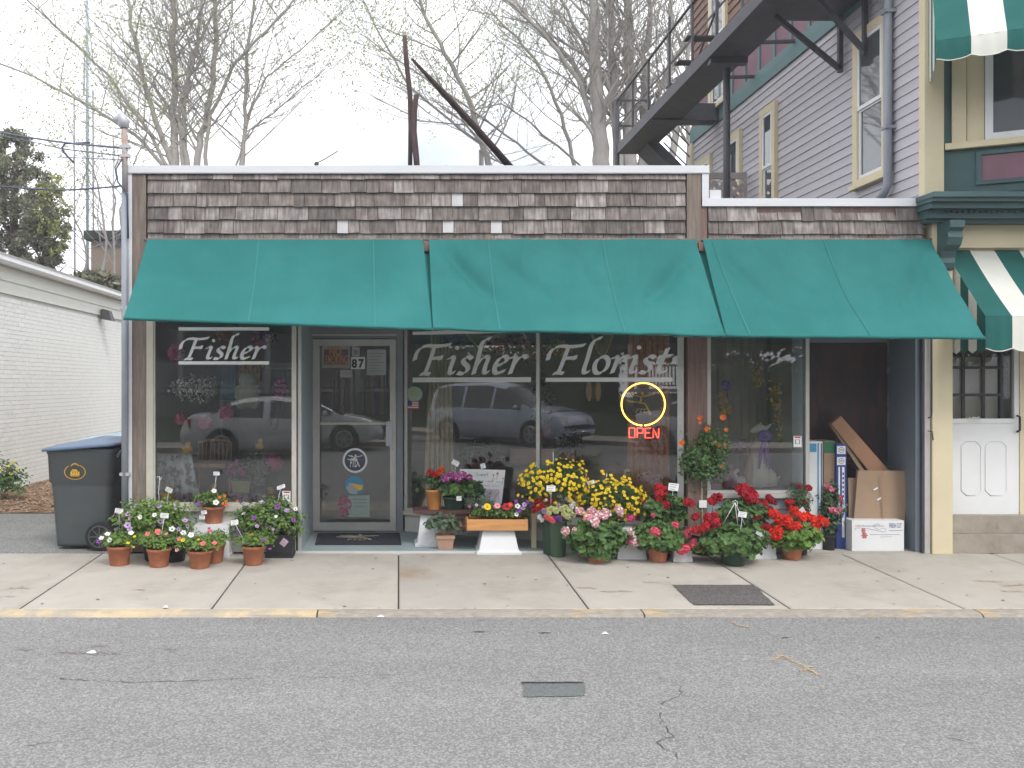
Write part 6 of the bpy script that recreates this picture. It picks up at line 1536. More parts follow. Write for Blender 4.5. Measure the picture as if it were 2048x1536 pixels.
t = cbox('flat_carton', 'tall dark blue carton with two round white labels', 'carton', 1673, 1693, 888, 1080, yb_+.04, .3, 'boxblue')
y_ = yb_+.04
for v in (892, 914):
    strip(t, 1674, 1691, v, v+16, y_, 'paper')
    r = MB(); cx, cz = GX(1682.5, y_), GZ(v+8, y_)
    r.tube([(cx+.026*math.cos(a*.524), y_-.006, cz+.026*math.sin(a*.524)) for a in range(13)], .003, 5); r.box(cx-.012, cx+.012, y_-.007, y_-.004, cz-.004, cz+.006); r.build('round_logo', MT['grey_print'], t)
strip(t, 1677, 1680, 934, 1040, y_, 'paper'); strip(t, 1684, 1689, 934, 1075, y_, 'paper')
for v in range(945, 1035, 9): strip(t, 1685, 1688, v, v+5, y_, 'boxblue', off=.005)
# leaning long carton
t = thing('long_carton', 'long narrow orange brown carton leaning diagonally against the dark board', 'carton', (GX(1720, .4), .4, .7))
q = [P(1663, 848, .42), P(1682, 832, .42), P(1778, 941, .34), P(1752, 960, .34)]; mb = MB(); mb.poly(q, .09, (0, 1, 0)); mb.build('box', MT['cardboard2'], t)
q = [P(1664, 850, .44), P(1668, 846, .44), P(1748, 962, .36), P(1738, 962, .36)]; mb = MB(); mb.poly([a+Vector((-.012, 0, -.012)) for a in q], .06, (0, 1, 0)); mb.build('inner_sheet', MT['cardboard'], t)
# big flattened cardboard and printed flower box
yc_ = .1
t = thing('cardboard_sheet', 'large flattened brown cardboard box standing behind the printed white carton', 'cardboard', (GX(1765, yc_), yc_+.1, .006))
q = [P(1706, 1060, yc_+.1), P(1808, 1060, yc_+.1), P(1818, 942, yc_+.14), P(1716, 941, yc_+.14)]; mb = MB(); mb.poly(q, .035, (0, 1, 0)); mb.build('sheet', MT['cardboard'], t)
q = [P(1699, 1060, yc_+.15), P(1715, 1060, yc_+.15), P(1716, 956, yc_+.19), P(1696, 956, yc_+.19)]; mb = MB(); mb.poly(q, .03, (0, 1, 0)); mb.build('side_flap', MT['cardboard'], t)
for (u, v) in ((1751, 978), (1758, 998)):
    MB().add([P(u-5, v+1, yc_+.115), P(u+4, v-4, yc_+.112), P(u+5, v-1, yc_+.112), P(u-2, v+3, yc_+.115)], [(0, 1, 2, 3)]).build('torn_mark', MT['paper'], t)
strip(t, 1765, 1767, 942, 1040, yc_+.098, 'cardboard2', 'crease')
yf0 = .075
t = thing('flower_carton', 'low white carton printed with a swirl, red flowers and small lettering', 'carton', (GX(1756, yf0), yf0, .006))
MB().box(GX(1704, yf0), GX(1808, yf0), yf0, yf0+.24, .006, GZ(1041, yf0)).build('box', MT['white_paint'], t)
def PF(u, v, o=.002): return P(u, v, yf0-o)
def fpen(pts, w, m):
    mb = MB(); mb.tube([PF(u, v, .001) for u, v in pts], w, 4); mb.build('print', MT[m], t)
fpen([(1712, 1060), (1709, 1058), (1711, 1056), (1722, 1056), (1740, 1058), (1757, 1062), (1768, 1064), (1772, 1060), (1770, 1056), (1764, 1057), (1757, 1059), (1750, 1056), (1748, 1051), (1753, 1047), (1759, 1049), (1760, 1053)], .0018, 'grey_print')
# printed words: the company line in dark red and grey, the brand block in blue
def text_mesh(s, size, m, parent, origin, ex, ez, name='lettering', align='LEFT', ext=.0006, shear=0.0, space=1.0, bold=0.0, wmax=None):
    cu = bpy.data.curves.new('t', 'FONT'); cu.body = s; cu.size = 1; cu.extrude = 0; cu.shear = shear; cu.space_character = space; cu.offset = bold; cu.resolution_u = 3
    o = bpy.data.objects.new('t', cu); link(o); bpy.context.view_layer.update()
    me0 = o.to_mesh(); vs = [v.co.copy() for v in me0.vertices]; fs = [tuple(p.vertices) for p in me0.polygons]; o.to_mesh_clear()
    bpy.data.objects.remove(o); bpy.data.curves.remove(cu)
    w = max(v.x for v in vs); x0 = min(v.x for v in vs); hgt = max(v.y for v in vs); y0 = min(v.y for v in vs)
    kx = size if wmax is None else wmax/(w-x0); ky = size/(hgt-y0) if wmax is not None else size
    cx = (w+x0)/2 if align == 'CENTER' else x0
    ex = Vector(ex).normalized(); ez = Vector(ez).normalized(); org = Vector(origin)
    mb = MB(); mb.add([org+ex*(v.x-cx)*kx+ez*(v.y-y0)*ky for v in vs], fs)
    return mb.build(name, MT[m] if isinstance(m, str) else m, parent)
EX, EZ = (1, 0, 0), (0, 0, 1)
text_mesh('USA', .018, 'red_print', t, PF(1711, 1053.5), EX, EZ, wmax=.055)
text_mesh('Bouquets & Gifts, Inc.', .02, 'grey_print', t, PF(1724, 1054), EX, EZ, wmax=.22)
text_mesh('FRESH CUT', .045, 'boxblue', t, PF(1779, 1055.5), EX, EZ, wmax=.12)
for (a, b, v) in ((1778, 1806, 1061.5), (1740, 1799, 1069.5), (1760, 1784, 1074)): fpen([(a, v), (b, v-.6)], .0016, 'boxblue' if a == 1778 else 'grey_print')
def pflower(u, v, s_):
    mb = MB()
    for k in range(6):
        a = k*1.047; c = PF(u, v); mb.add([c+Vector((0, -.0005*k, 0)), c+Vector((s_*math.cos(a-.35), -.0005*k, s_*math.sin(a-.35))), c+Vector((s_*1.3*math.cos(a), -.0005*k, s_*1.3*math.sin(a))), c+Vector((s_*math.cos(a+.35), -.0005*k, s_*math.sin(a+.35)))], [(0, 1, 2, 3)])
    mb.build('printed_flower', MT['red_print'], t)
pflower(1727, 1061, .02); pflower(1729, 1071, .026)

# weed with yellow flower at the far left
t = thing('roadside_plant', 'leafy green plant with small yellow flowers in the mulch at the left edge', 'plant', (GX(12, 3.6), 3.6, .05))
foliage(P(8, 965, 3.6), (.3, .25, .33), 1000, .05, 'oval', [LF['geranium'], LF['dusty']], 50, -.5, ext=.5).build('foliage', [LF['geranium'], LF['dusty'], LF['bright']], t, kind='stuff')
st = []
for (u, v) in ((26, 923), (16, 932), (2, 940), (34, 938), (22, 947)):
    p = P(u, v, 3.5); put(FM('dai', 'yellow', 'gold', .017, 9), t, p, (0, -.7, .8), 1.3); st.append(wiggle_stem(t, P(12, 975, 3.6), p, .005))
stems_mesh(t, st)
# ============================================================ LETTERING, SIGNS AND STICKERS ON THE GLASS
# calligraphic letters: a broad pen nib swept along each stroke (units: cap height 0.75)
CG = {
 'F': (.82, [[(.0, .36), (.02, .55), (.12, .68), (.3, .73), (.52, .71), (.74, .73), (.88, .76)], [(.47, .71), (.43, .5), (.38, .25), (.33, .03)], [(.2, .0), (.33, .02), (.46, .0)], [(.41, .40), (.56, .41), (.68, .42)], [(.68, .48), (.665, .36)]]),
 'i': (.3, [[(.02, .37), (.1, .43), (.17, .42), (.15, .28), (.12, .12), (.14, .02), (.26, .06)]]),
 's': (.34, [[(.33, .38), (.22, .44), (.12, .38), (.13, .29), (.24, .2), (.26, .1), (.16, .01), (.02, .04)]]),
 'h': (.5, [[(.36, .88), (.26, .87), (.17, .76), (.13, .4), (.08, .0)], [(.11, .2), (.2, .36), (.33, .44), (.38, .38), (.34, .18), (.35, .03), (.46, .06)]]),
 'e': (.38, [[(.09, .2), (.24, .25), (.34, .35), (.28, .44), (.15, .38), (.07, .2), (.12, .02), (.34, .09)]]),
 'r': (.4, [[(.02, .37), (.09, .43), (.15, .4), (.12, .2), (.08, .0)], [(.12, .2), (.2, .35), (.31, .44), (.4, .42), (.41, .37)]]),
 'l': (.3, [[(.42, .93), (.3, .9), (.2, .76), (.16, .4), (.12, .12), (.15, .01), (.27, .06)]]),
 'o': (.43, [[(.26, .44), (.12, .38), (.06, .2), (.12, .02), (.26, .02), (.37, .16), (.37, .34), (.26, .44), (.18, .41)]]),
 't': (.36, [[(.24, .64), (.18, .4), (.12, .14), (.16, .01), (.3, .06)], [(.04, .41), (.2, .425), (.36, .44)]]),
}
def cat(pts, n=8):
    out = []
    for i in range(len(pts)-1):
        p0 = pts[max(0, i-1)]; p1 = pts[i]; p2 = pts[i+1]; p3 = pts[min(len(pts)-1, i+2)]
        for k in range(n):
            t = k/n; t2 = t*t; t3 = t2*t
            out.append(tuple(.5*((2*p1[j])+(-p0[j]+p2[j])*t+(2*p0[j]-5*p1[j]+4*p2[j]-p3[j])*t2+(-p0[j]+3*p1[j]-3*p2[j]+p3[j])*t3) for j in range(2)))
    out.append(pts[-1]); return out
LAST_OWN = []
def nib_strokes(txt, nib=.095, ang=32, thick=.020, slant=.17):
    polys = []; x = 0; LAST_OWN.clear()
    for ci, ch in enumerate(txt):
        w, sts = CG[ch]
        for st_ in sts:
            p = cat(st_, 7); nb_ = (nib/2*math.cos(R(ang)), nib/2*math.sin(R(ang)))
            for i in range(len(p)-1):
                (ax, ay), (bx, by) = p[i], p[i+1]; ax += x+ay*slant; bx += x+by*slant
                dx, dy = bx-ax, by-ay; L_ = math.hypot(dx, dy) or 1
                # minimum pen thickness: add the stroke normal
                def off(px, py):
                    nx_, ny_ = -dy/L_*thick, dx/L_*thick
                    s_ = 1 if nb_[0]*nx_+nb_[1]*ny_ > 0 else -1
                    return (nb_[0]+s_*nx_, nb_[1]+s_*ny_)
                o = off(0, 0)
                polys.append([(ax+o[0], ay+o[1]), (bx+o[0], by+o[1]), (bx-o[0], by-o[1]), (ax-o[0], ay-o[1])])
        if ch == 'i':
            cx, cy = x+.21+.66*slant, .66; polys.append([(cx+.055*math.cos(k*.628), cy+.055*math.sin(k*.628)) for k in range(10)])
        LAST_OWN.extend([ci]*(len(polys)-len(LAST_OWN))); x += w*1.02
    return polys
def lettering(name, label, txt, org, ex, u_w, z0, z1, bars, m='lettering', grp=None):
    """text fitted between x=0..u_w along ex and heights z0..z1 on an upright plane through org"""
    t = thing(name, label, 'window lettering', tuple(org), 0, grp)
    pol = nib_strokes(txt); own = LAST_OWN[:]; xs = [p[0] for q in pol for p in q]; ys = [p[1] for q in pol for p in q]
    x0, x1, y0, y1 = min(xs), max(xs), min(ys), max(ys); ex = Vector((ex[0], ex[1], 0)).normalized(); nrm = Vector((ex.y, -ex.x, 0))
    k = 0; chw = []; xx = 0
    mbs = {}
    for i, q in enumerate(pol):
        mb = mbs.setdefault(own[i], MB())
        mb.add([Vector(org)+ex*((a-x0)/(x1-x0)*u_w)+Vector((0, 0, z0+(b-y0)/(y1-y0)*(z1-z0)-org[2]))+nrm*(.0002*(i % 7)) for a, b in q], [tuple(range(len(q)))])
    for mb in mbs.values(): mb.build('script_letter', MT[m], t)
    for (a, b, za, zb) in bars:
        mb = MB(); mb.add([Vector((org[0], org[1], 0))+ex*a+Vector((0, 0, za)), Vector((org[0], org[1], 0))+ex*b+Vector((0, 0, za)), Vector((org[0], org[1], 0))+ex*b+Vector((0, 0, zb)), Vector((org[0], org[1], 0))+ex*a+Vector((0, 0, zb))], [(0, 1, 2, 3)])
        mb.build('bar', MT[m], t)
    return t
yg = .002
o = P(357, 700, yg); w_ = GX(534, yg)-GX(357, yg)
lettering('window_lettering', 'white script word Fisher between two bars on the left window', 'Fisher', o, (1, 0), w_, GZ(721, yg), GZ(666, yg), [(0, GX(538, yg)-o.x, GZ(729, yg), GZ(722.5, yg)), (0, GX(538, yg)-o.x, GZ(661, yg), GZ(654.5, yg))])
def dgs(u): p = DG(u, 700, .006); return (Vector((p.x, p.y))-Vector((DG(825, 700, .006).x, DG(825, 700, .006).y))).dot(dv)
o = DG(825, 700, .006); zz = lambda u, v: DG(u, v, .006).z
lettering('window_lettering', 'large white script word Fisher on the angled window, left of the mullion', 'Fisher', o, dv, dgs(1058)-0, zz(940, 752), zz(940, 674), [(0, dgs(1062), zz(825, 764.5), zz(825, 755)), (0, dgs(1062), zz(825, 670), zz(825, 663.5))])
o2 = DG(1091, 700, .006); b_ = dgs(1091)
lettering('window_lettering', 'large white script word Florist on the angled window, right of the mullion', 'Florist', o2, dv, dgs(1347)-b_, zz(1215, 750), zz(1215, 672), [(0, dgs(1345)-b_, zz(1215, 763.5), zz(1215, 755))])

# running messenger figure of the florist network emblem: a stylised runner with outstretched arm
def runner(pt, w, m, parent, ext=True):
    """pt(a, b) with a, b in -1..1"""
    for pts, k in (([(-.05, .3), (-.02, .1), (-.1, -.08)], 1.7), ([(-.02, .28), (.25, .33), (.6, .42), (.75, .46)], .9), ([(-.05, .28), (-.35, .36), (-.65, .42)], .9), ([(-.1, -.05), (-.4, -.02), (-.72, .02)], 1.3), ([(-.7, .02), (-.85, .1)], .9),
                   ([(-.08, -.05), (.2, -.12), (.35, -.4), (.52, -.78)], 1.3), ([(-.75, .5), (-.5, .42), (-.3, .5)], .8), ([(.62, .38), (.74, .5), (.82, .45)], .8)):
        mb = MB(); mb.tube([pt(a, b) for a, b in pts], w*k, 5); mb.build('runner_figure', m, parent)
    mb = MB(); mb.ell(tuple(pt(.06, .46)), (w*2.6, w*2.6, w*2.6), 8, 5); mb.build('runner_figure', m, parent)

# neon sign hanging inside the angled window
N_Y = emit('neon_yellow', (1.0, .55, .09), 3.6); N_R = emit('neon_red', (1.0, .05, .03), 5.0); N_DIM = M('unlit_gold_tube', (.75, .58, .16), .5)
neon = thing('neon_sign', 'lit neon sign with yellow ring, gold runner emblem and red word OPEN', 'neon sign', tuple(DG(1287, 808, -.05)))
def DN(u, v): return DG(u, v, -.05)
mb = MB(); n = 64
mb.tube([DN(1286.5+43.5*math.sin(R(3+354*k/n)), 808.5+42.5*math.cos(R(3+354*k/n))) for k in range(n+1)], .0075, 8); mb.build('ring_tube', N_Y, neon)
NBK = M('dark_acrylic_back', (.045, .035, .012), .35, .1)
mb = MB(); mb.poly([DG(1286.5+38*math.sin(2*math.pi*k/40), 808.5+38*math.cos(2*math.pi*k/40), -.06) for k in range(40)]); mb.build('back_panel', NBK, neon)
runner(lambda a, b: DN(1283+35*a, 803-34*b), .007, N_DIM, neon)
ea = Vector((dv.x, dv.y, 0))
text_mesh('FTD', .04, N_DIM, neon, DG(1271, 825, -.045), ea, EZ, 'emblem_letters', wmax=.13, shear=.15, bold=.03)
L_ = {'O': [[(.1, 0), (.1, 1), (.85, 1), (.9, .9), (.9, 0), (.1, 0)]], 'P': [[(.1, 0), (.1, 1), (.85, 1), (.95, .85), (.9, .5), (.1, .48)]],
      'E': [[(.9, 1), (.1, 1), (.1, 0), (.95, 0)], [(.1, .52), (.75, .52)]], 'N': [[(.1, 0), (.1, 1), (.75, 0), (.85, 0), (.9, 1)]]}
for i, ch in enumerate('OPEN'):
    for st_ in L_[ch]:
        mb = MB(); mb.tube([DN(1257+16*i+x*14, 875-y*19+i*.3) for x, y in st_], .0048, 6); mb.build('open_tube', N_R, neon)
MB().tube([DN(1260, 880), DN(1320, 880)], .004, 5).build('frame_rod', MT['black'], neon)
for u in (1272, 1302): MB().tube([DN(u, 880), DG(u, 845, -.06)], .003, 5).build('frame_rod', MT['black'], neon)
MB().tube([DG(1287, 766, -.06), DG(1287, 640, -.06)], .002, 5).build('hanging_cord', MT['black'], neon)

# door papers and stickers
YS = YD-.02
def on_door(name, label, u0, u1, v0, v1, m, cat='notice', rim=None, grp=None):
    t = thing(name, label, cat, (GX((u0+u1)/2, YS), YS, GZ(v1, YS)), 0, grp)
    MB().box(GX(u0, YS), GX(u1, YS), YS, YS+.0015, GZ(v1, YS), GZ(v0, YS)).build('sheet', MT[m], t); return t
def od(t, u0, u1, v0, v1, m, name='print', d=.001): return MB().box(GX(u0, YS), GX(u1, YS), YS-d, YS-d+.0008, GZ(v1, YS), GZ(v0, YS)).build(name, MT[m] if isinstance(m, str) else m, t)
beige = M('aged_beige_card', (.33, .31, .26), .7, .08); navy = M('faded_navy_print', (.09, .09, .13), .7, .1); MT['beige'] = beige; MT['navy'] = navy
t = on_door('no_smoking_sign', 'NO SMOKING sign with orange letters on dark card in the door glass', 644, 700, 691, 736, 'beige', 'sign')
od(t, 648, 696, 699, 729, 'navy')
text_mesh('NO', .1, 'orange_print', t, P(658, 712, YS-.003), EX, EZ, wmax=.14, bold=.03)
text_mesh('SMOKING', .1, 'orange_print', t, P(650, 728, YS-.003), EX, EZ, wmax=.255, shear=.2, bold=.02)
t = on_door('house_number', 'white 87 number plate with bold dark digits in the door glass', 702, 730, 714, 738, 'paper', 'house number')
dig = M('dark_green_digit', (.02, .035, .02), .6, .1); dig2 = M('dark_blue_digit', (.02, .03, .09), .6, .1)
text_mesh('8', .1, dig, t, P(703.5, 736, YS-.003), EX, EZ, wmax=.058, bold=.04); text_mesh('7', .1, dig2, t, P(717, 736, YS-.003), EX, EZ, wmax=.062, bold=.04)
greyp = M('shaded_notice_paper', (.42, .43, .43), .8, .04); MT['greyp'] = greyp
t = on_door('notice', 'large pale notice at the upper right of the shop door glass', 734, 772, 699, 750, 'greyp')
for k in range(7): od(t, 738, 768-(k % 3)*5, 706+k*6, 707.2+k*6, 'grey_print')
t = on_door('notice', 'small blank card under the NO SMOKING sign', 680, 705, 740, 755, 'greyp'); od(t, 683, 700, 746, 747, 'grey_print')
t = on_door('notice', 'little sticker with red stripe above the house number', 704, 719, 692, 712, 'greyp'); od(t, 711, 719, 692, 695, 'red_print'); od(t, 707, 716, 700, 709, 'grey_print')
# round emblem sticker
t = thing('round_sticker', 'round white emblem sticker with runner and FTD letters on the door glass', 'sticker', tuple(P(710, 921, YS)))
cx, cz = GX(710, YS), GZ(921, YS); mb = MB(); r1, r0 = .137, .115; n = 40
for k in range(n):
    a0, a1 = 2*math.pi*k/n, 2*math.pi*(k+1)/n
    mb.add([(cx+r*math.cos(a), YS, cz+r*math.sin(a)) for a, r in ((a0, r1), (a1, r1), (a1, r0), (a0, r0))], [(0, 1, 2, 3)])
mb.build('ring', MT['lettering'], t); MB().disc((cx, YS+.002, cz), r0, (0, -1, 0), 32).build('dark_field', MT['navy'], t)
runner(lambda a, b: Vector((cx+a*.1, YS-.001, cz+.008+b*.1)), .0055, MT['lettering'], t)
text_mesh('FTD', .1, 'lettering', t, (cx-.055, YS-.003, cz-.075), EX, EZ, wmax=.085, shear=.2, bold=.02)
t = thing('round_sticker', 'round blue and yellow sticker under the white emblem on the door', 'sticker', tuple(P(710, 971, YS)))
cx, cz = GX(709, YS), GZ(971, YS); MB().disc((cx, YS, cz), .105, (0, -1, 0), 32).build('disc', MT['boxsky'], t)
mb = MB(); mb.add([(cx-.06, YS-.001, cz+.03), (cx+.095, YS-.001, cz+.0), (cx+.085, YS-.001, cz-.045), (cx+.04, YS-.001, cz-.06)], [(0, 3, 2, 1)]); mb.build('yellow_wedge', MT['duck'], t)
mb = MB(); mb.add([(cx-.095, YS-.0012, cz-.03), (cx-.05, YS-.0012, cz+.035), (cx+.045, YS-.0012, cz-.05), (cx+.02, YS-.0012, cz-.1), (cx-.05, YS-.0012, cz-.09)], [(0, 1, 2, 3, 4)]); mb.build('white_area', MT['greyp'], t)
t = thing('poster', 'pink flower poster with pale green text panel low on the door glass', 'poster', tuple(P(710, 1033, YS)))
palegreen = M('pale_green_card', (.33, .42, .38), .8, .05); MT['palegreen'] = palegreen
od(t, 697, 739, 991, 1034, 'palegreen', 'panel')
for k in range(3): od(t, 706+k, 733, 998+k*7, 999.4+k*7, 'grey_print', 'print', .002)
mb = MB()
for k in range(60):
    a = rnd.uniform(0, 6.28); r_ = rnd.random()**.5; c = P(690+13*r_*math.cos(a), 1012+21*r_*math.sin(a), YS-.002-.0001*k); s_ = rnd.uniform(.008, .016)
    mb.add([c+Vector((s_*math.cos(q*1.257+a), 0, s_*math.sin(q*1.257+a))) for q in range(5)], [(0, 1, 2, 3, 4)])
mb.build('printed_flower', M('dull_pink_print', (.42, .14, .22), .8, .5, 60), t)
for (u, v) in ((714, 1030), (720, 1027), (726, 1030)): pflow = MB().disc(P(u, v, YS-.003), .012, (0, -1, 0), 7).build('printed_flower', MT['mintpot'], t)
# small alarm stickers
for (lab, fn, u, v) in (('white alarm sticker low on the right edge of the left window', lambda u, v: P(u, v, .0), 573, 993), ('white alarm sticker on the right edge of the narrow right window', lambda u, v: P(u, v, .0), 1595, 883)):
    t = thing('alarm_sticker', lab, 'sticker', tuple(fn(u, v)))
    mb = MB(); mb.box(fn(u-8, v).x, fn(u+8, v).x, -.001, .0005, fn(u, v+11).z, fn(u, v-11).z); mb.build('sheet', MT['paper'], t)
    MB().box(fn(u-6, v).x, fn(u+6, v).x, -.002, -.0012, fn(u, v-7).z, fn(u, v-10).z).build('print', MT['red_print'], t)
    MB().box(fn(u-5, v).x, fn(u+5, v).x, -.002, -.0012, fn(u, v+5).z, fn(u, v-4).z).build('print', MT['grey_print'], t)
    MB().box(fn(u-3, v).x, fn(u+3, v).x, -.003, -.0022, fn(u, v+4).z, fn(u, v-3).z).build('print', MT['paper'], t)
t = thing('round_sticker', 'round pale green sticker at the left edge of the angled window', 'sticker', tuple(DG(829, 788, .01)))
mb = MB(); mb.poly([DG(829+16*math.cos(k*.21), 788+15*math.sin(k*.21), .007) for k in range(30)]); mb.build('disc', MT['palegreen'], t)
mb = MB(); mb.poly([DG(829+9*math.cos(k*.42), 788+6*math.sin(k*.42), .009) for k in range(15)]); mb.build('print', MT['mintpot'], t)
t = thing('flag_sticker', 'small stars and stripes flag sticker under the round green one', 'sticker', tuple(DG(825, 812, .01)))
for k in range(7):
    mb = MB(); mb.poly([DG(814, 802+k*2.3, .007), DG(837, 802+k*2.3, .007), DG(837, 804.3+k*2.3, .007), DG(814, 804.3+k*2.3, .007)]); mb.build('flag_stripe', MT['red_print' if k % 2 == 0 else 'paper'], t)
mb = MB(); mb.poly([DG(814, 802, .009), DG(824, 802, .009), DG(824, 811, .009), DG(814, 811, .009)]); mb.build('canton', MT['boxblue'], t)
# door number on the right building: brass digits 185
text_mesh('185', .05, 'siding_cream', rb, (GX(1938, YE-.035), YE-.036, zm+.014), EX, EZ, 'door_number', wmax=.11, bold=.02)
# doormat
mt_ = thing('doormat', 'dark doormat with tan runner emblem and FTD letters at the shop door', 'doormat', tuple(P(715, 1078, .6))[:2]+(.024,))
def PM(u, v):
    z = (H-.03)*F/(v-768); return Vector(((u-797)/F*z, z-D, .0345))
q = [PM(630, 1089), PM(803, 1089), PM(799, 1066), PM(636, 1066)]
mb = MB(); mb.poly([(p.x, p.y, .0235) for p in q], .01, (0, 0, 1)); mb.build('mat', M('dark_mat_pile', (.025, .027, .04), .95, .2, 40), mt_)
tan = M('tan_mat_print', (.3, .26, .2), .9, .1)
xc, ycm = PM(716, 1076).x, PM(716, 1076).y
runner(lambda a, b: Vector((xc+a*.27, ycm+.02+b*.2, .035)), .008, tan, mt_)
text_mesh('FTD', .1, tan, mt_, (xc-.11, ycm-.17, .036), (1, 0, 0), (0, 1, 0), wmax=.2, shear=.2, bold=.02)

# ============================================================ INSIDE THE WINDOWS
def duck(label, u, v, y, s_, zbase=None):
    c = P(u, v, y); t = thing('rubber_duck', label, 'toy duck', tuple(c), 0, 'yellow ducks in the left window'); mb = MB()
    mb.ell((c.x, c.y, c.z+.45*s_), (.62*s_, .5*s_, .42*s_), 16, 9); mb.ell((c.x+.1*s_, c.y, c.z+1.12*s_), (.36*s_, .34*s_, .34*s_), 14, 9); mb.ell((c.x-.55*s_, c.y, c.z+.7*s_), (.2*s_, .14*s_, .12*s_), 8, 5)
    mb.tube([(c.x+.02*s_, c.y, c.z+.6*s_), (c.x+.08*s_, c.y, c.z+1.0*s_)], [.28*s_, .24*s_], 10); mb.build('body', MT['duck'], t)
    MB().ell((c.x+.45*s_, c.y-.05*s_, c.z+1.06*s_), (.16*s_, .12*s_, .07*s_), 8, 5).build('beak', MT['beak'], t)
    for q in (-1, 1): MB().ell((c.x+.26*s_, c.y-.24*s_ if q < 0 else c.y+.24*s_, c.z+1.2*s_), (.05*s_, .04*s_, .06*s_), 6, 4).build('eye', MT['black'], t)
for a in (('large yellow duck in the lower left corner of the left window', 336, 1004, .28, .115), ('yellow duck at the bottom centre behind the raised pot', 427, 993, .3, .09), ('yellow duck low at the right side of the left window', 540, 1000, .3, .09), ('yellow duck in the middle of the left window, on the cloth covered shelf', 375, 908, .5, .09), ('yellow duck at the right middle of the left window', 520, 900, .5, .08)): duck(*a)
def drape(name, label, cat, x0, x1, y, z0, z1, m, nf=9, amp=.03, flare=0.0, grp=None, m2=None, x0b=None, x1b=None):
    """hanging cloth with vertical pleats"""
    mb = MB(); n = nf*8; rows = 8; vs = []
    xb0 = x0 if x0b is None else x0b; xb1 = x1 if x1b is None else x1b
    for j in range(rows+1):
        t = j/rows; a0 = x0+(xb0-x0)*t; a1 = x1+(xb1-x1)*t
        for i in range(n+1):
            s_ = i/n; vs.append((a0+(a1-a0)*s_, y+amp*math.sin(s_*nf*2*math.pi+.4*math.sin(t*3))*(.7+.5*t), z1+(z0-z1)*t))
    mb.add(vs, [(j*(n+1)+i, j*(n+1)+i+1, (j+1)*(n+1)+i+1, (j+1)*(n+1)+i) for j in range(rows) for i in range(n)], True)
    return mb.build(name, MT[m], label=label, cat=cat, group=grp)
yI = 1.7
drape('curtain', 'long gold pleated curtain hanging behind the left half of the angled window', 'curtain', GX(862, 1.25), GX(900, 1.25), 1.25, .3, 2.45, 'curtain', 6, .03, x0b=GX(846, 1.25), x1b=GX(912, 1.25))
sw = thing('curtain_swag', 'gold swag looped across the top of the angled window', 'curtain', (1.4, 1.2, 2.2))
for (ua, ub, dz) in ((915, 1030, .16), (1170, 1225, .2)):
    for k in range(7):
        mb = MB(); mb.tube([Vector(P(ua+(ub-ua)*i/10, 655, 1.2))+Vector((0, -.03*k, -(dz+.028*k)*math.sin(math.pi*i/10)+.06)) for i in range(11)], .016, 6); mb.build('fold', MT['curtain'], sw)
drape('curtain', 'gold curtain hanging at the right end of the angled window', 'curtain', GX(1255, .9), GX(1340, .9), .9, .3, 2.45, 'wicker', 7, .025)
drape('sheer_curtain', 'grey green sheer curtain filling the back of the narrow right window', 'curtain', GX(1420, .72), GX(1612, .72), .72, .45, 2.5, 'sheer', 12, .02)
drape('blue_cloth', 'blue cloth strip hanging at the right side of the narrow window', 'cloth', GX(1566, .5), GX(1578, .5), .5, GZ(930, .5), 2.35, 'bluecloth', 2, .012, x0b=GX(1572, .5), x1b=GX(1608, .5))
# white hound statue with purple bow
st_ = thing('hound_statue', 'seated white hound statue wearing a purple ribbon in the narrow right window', 'statue', tuple(P(1520, 972, .26)))
y = .26; mb = MB()
mb.tube([P(1515, 972, y), P(1514, 945, y), P(1517, 920, y), P(1520, 900, y), P(1522, 878, y), P(1524, 866, y), P(1520, 858, y)], [.12, .125, .1, .085, .06, .045, .04], 14)
mb.tube([P(1528, 860, y), P(1518, 857, y), P(1508, 861, y), P(1502, 864, y)], [.045, .05, .03, .018], 10)
mb.tube([P(1530, 858, y), P(1538, 852, y), P(1542, 848, y)], [.025, .015, .006], 6); mb.tube([P(1520, 852, y), P(1522, 845, y)], [.018, .005], 6)
for u in (1509, 1526): mb.tube([P(u, 915, y-.07), P(u, 945, y-.09), P(u-1, 968, y-.09), P(u-6, 972, y-.12)], [.035, .028, .022, .025], 8)
mb.tube([P(1540, 972, y), P(1536, 950, y), P(1530, 935, y)], [.07, .08, .05], 10); mb.tube([P(1545, 970, y), P(1551, 958, y), P(1548, 940, y)], [.014, .01, .006], 6)
mb.build('body', MT['statue'], st_)
mb = MB()
for k in range(14):
    a = k*.45; mb.ell(tuple(P(1529+9*math.cos(a), 872+7*math.sin(a), y-.12)), (.03, .02, .026), 7, 5)
for (a, b) in ((1522, 1518), (1531, 1537), (1534, 1540)): mb.tube([P(1528, 875, y-.1), P(a, 905, y-.14), P(b, 938, y-.13)], [.015, .02, .008], 5)
mb.build('ribbon', MT['purple'], st_)
for (lab, u, v) in (('white figurine at the left foot of the hound statue', 1487, 972), ('white figurine with green dots at the right foot of the hound statue', 1535, 972)):
    t = thing('figurine', lab, 'figurine', tuple(P(u, v, .3))); mb = MB(); c = P(u, v, .3)
    mb.ell((c.x, c.y, c.z+.05), (.09, .06, .05), 12, 7); mb.tube([(c.x-.06, c.y, c.z+.06), (c.x-.1, c.y, c.z+.13), (c.x-.05, c.y, c.z+.17)], [.03, .028, .02], 8); mb.tube([(c.x+.07, c.y, c.z+.04), (c.x+.13, c.y, c.z+.1)], [.03, .01], 8)
    mb.build('body', MT['statue'], t); MB().ell((c.x+.03, c.y-.05, c.z+.07), (.03, .02, .025), 8, 5).build('decoration', MT['boxgreen'], t)
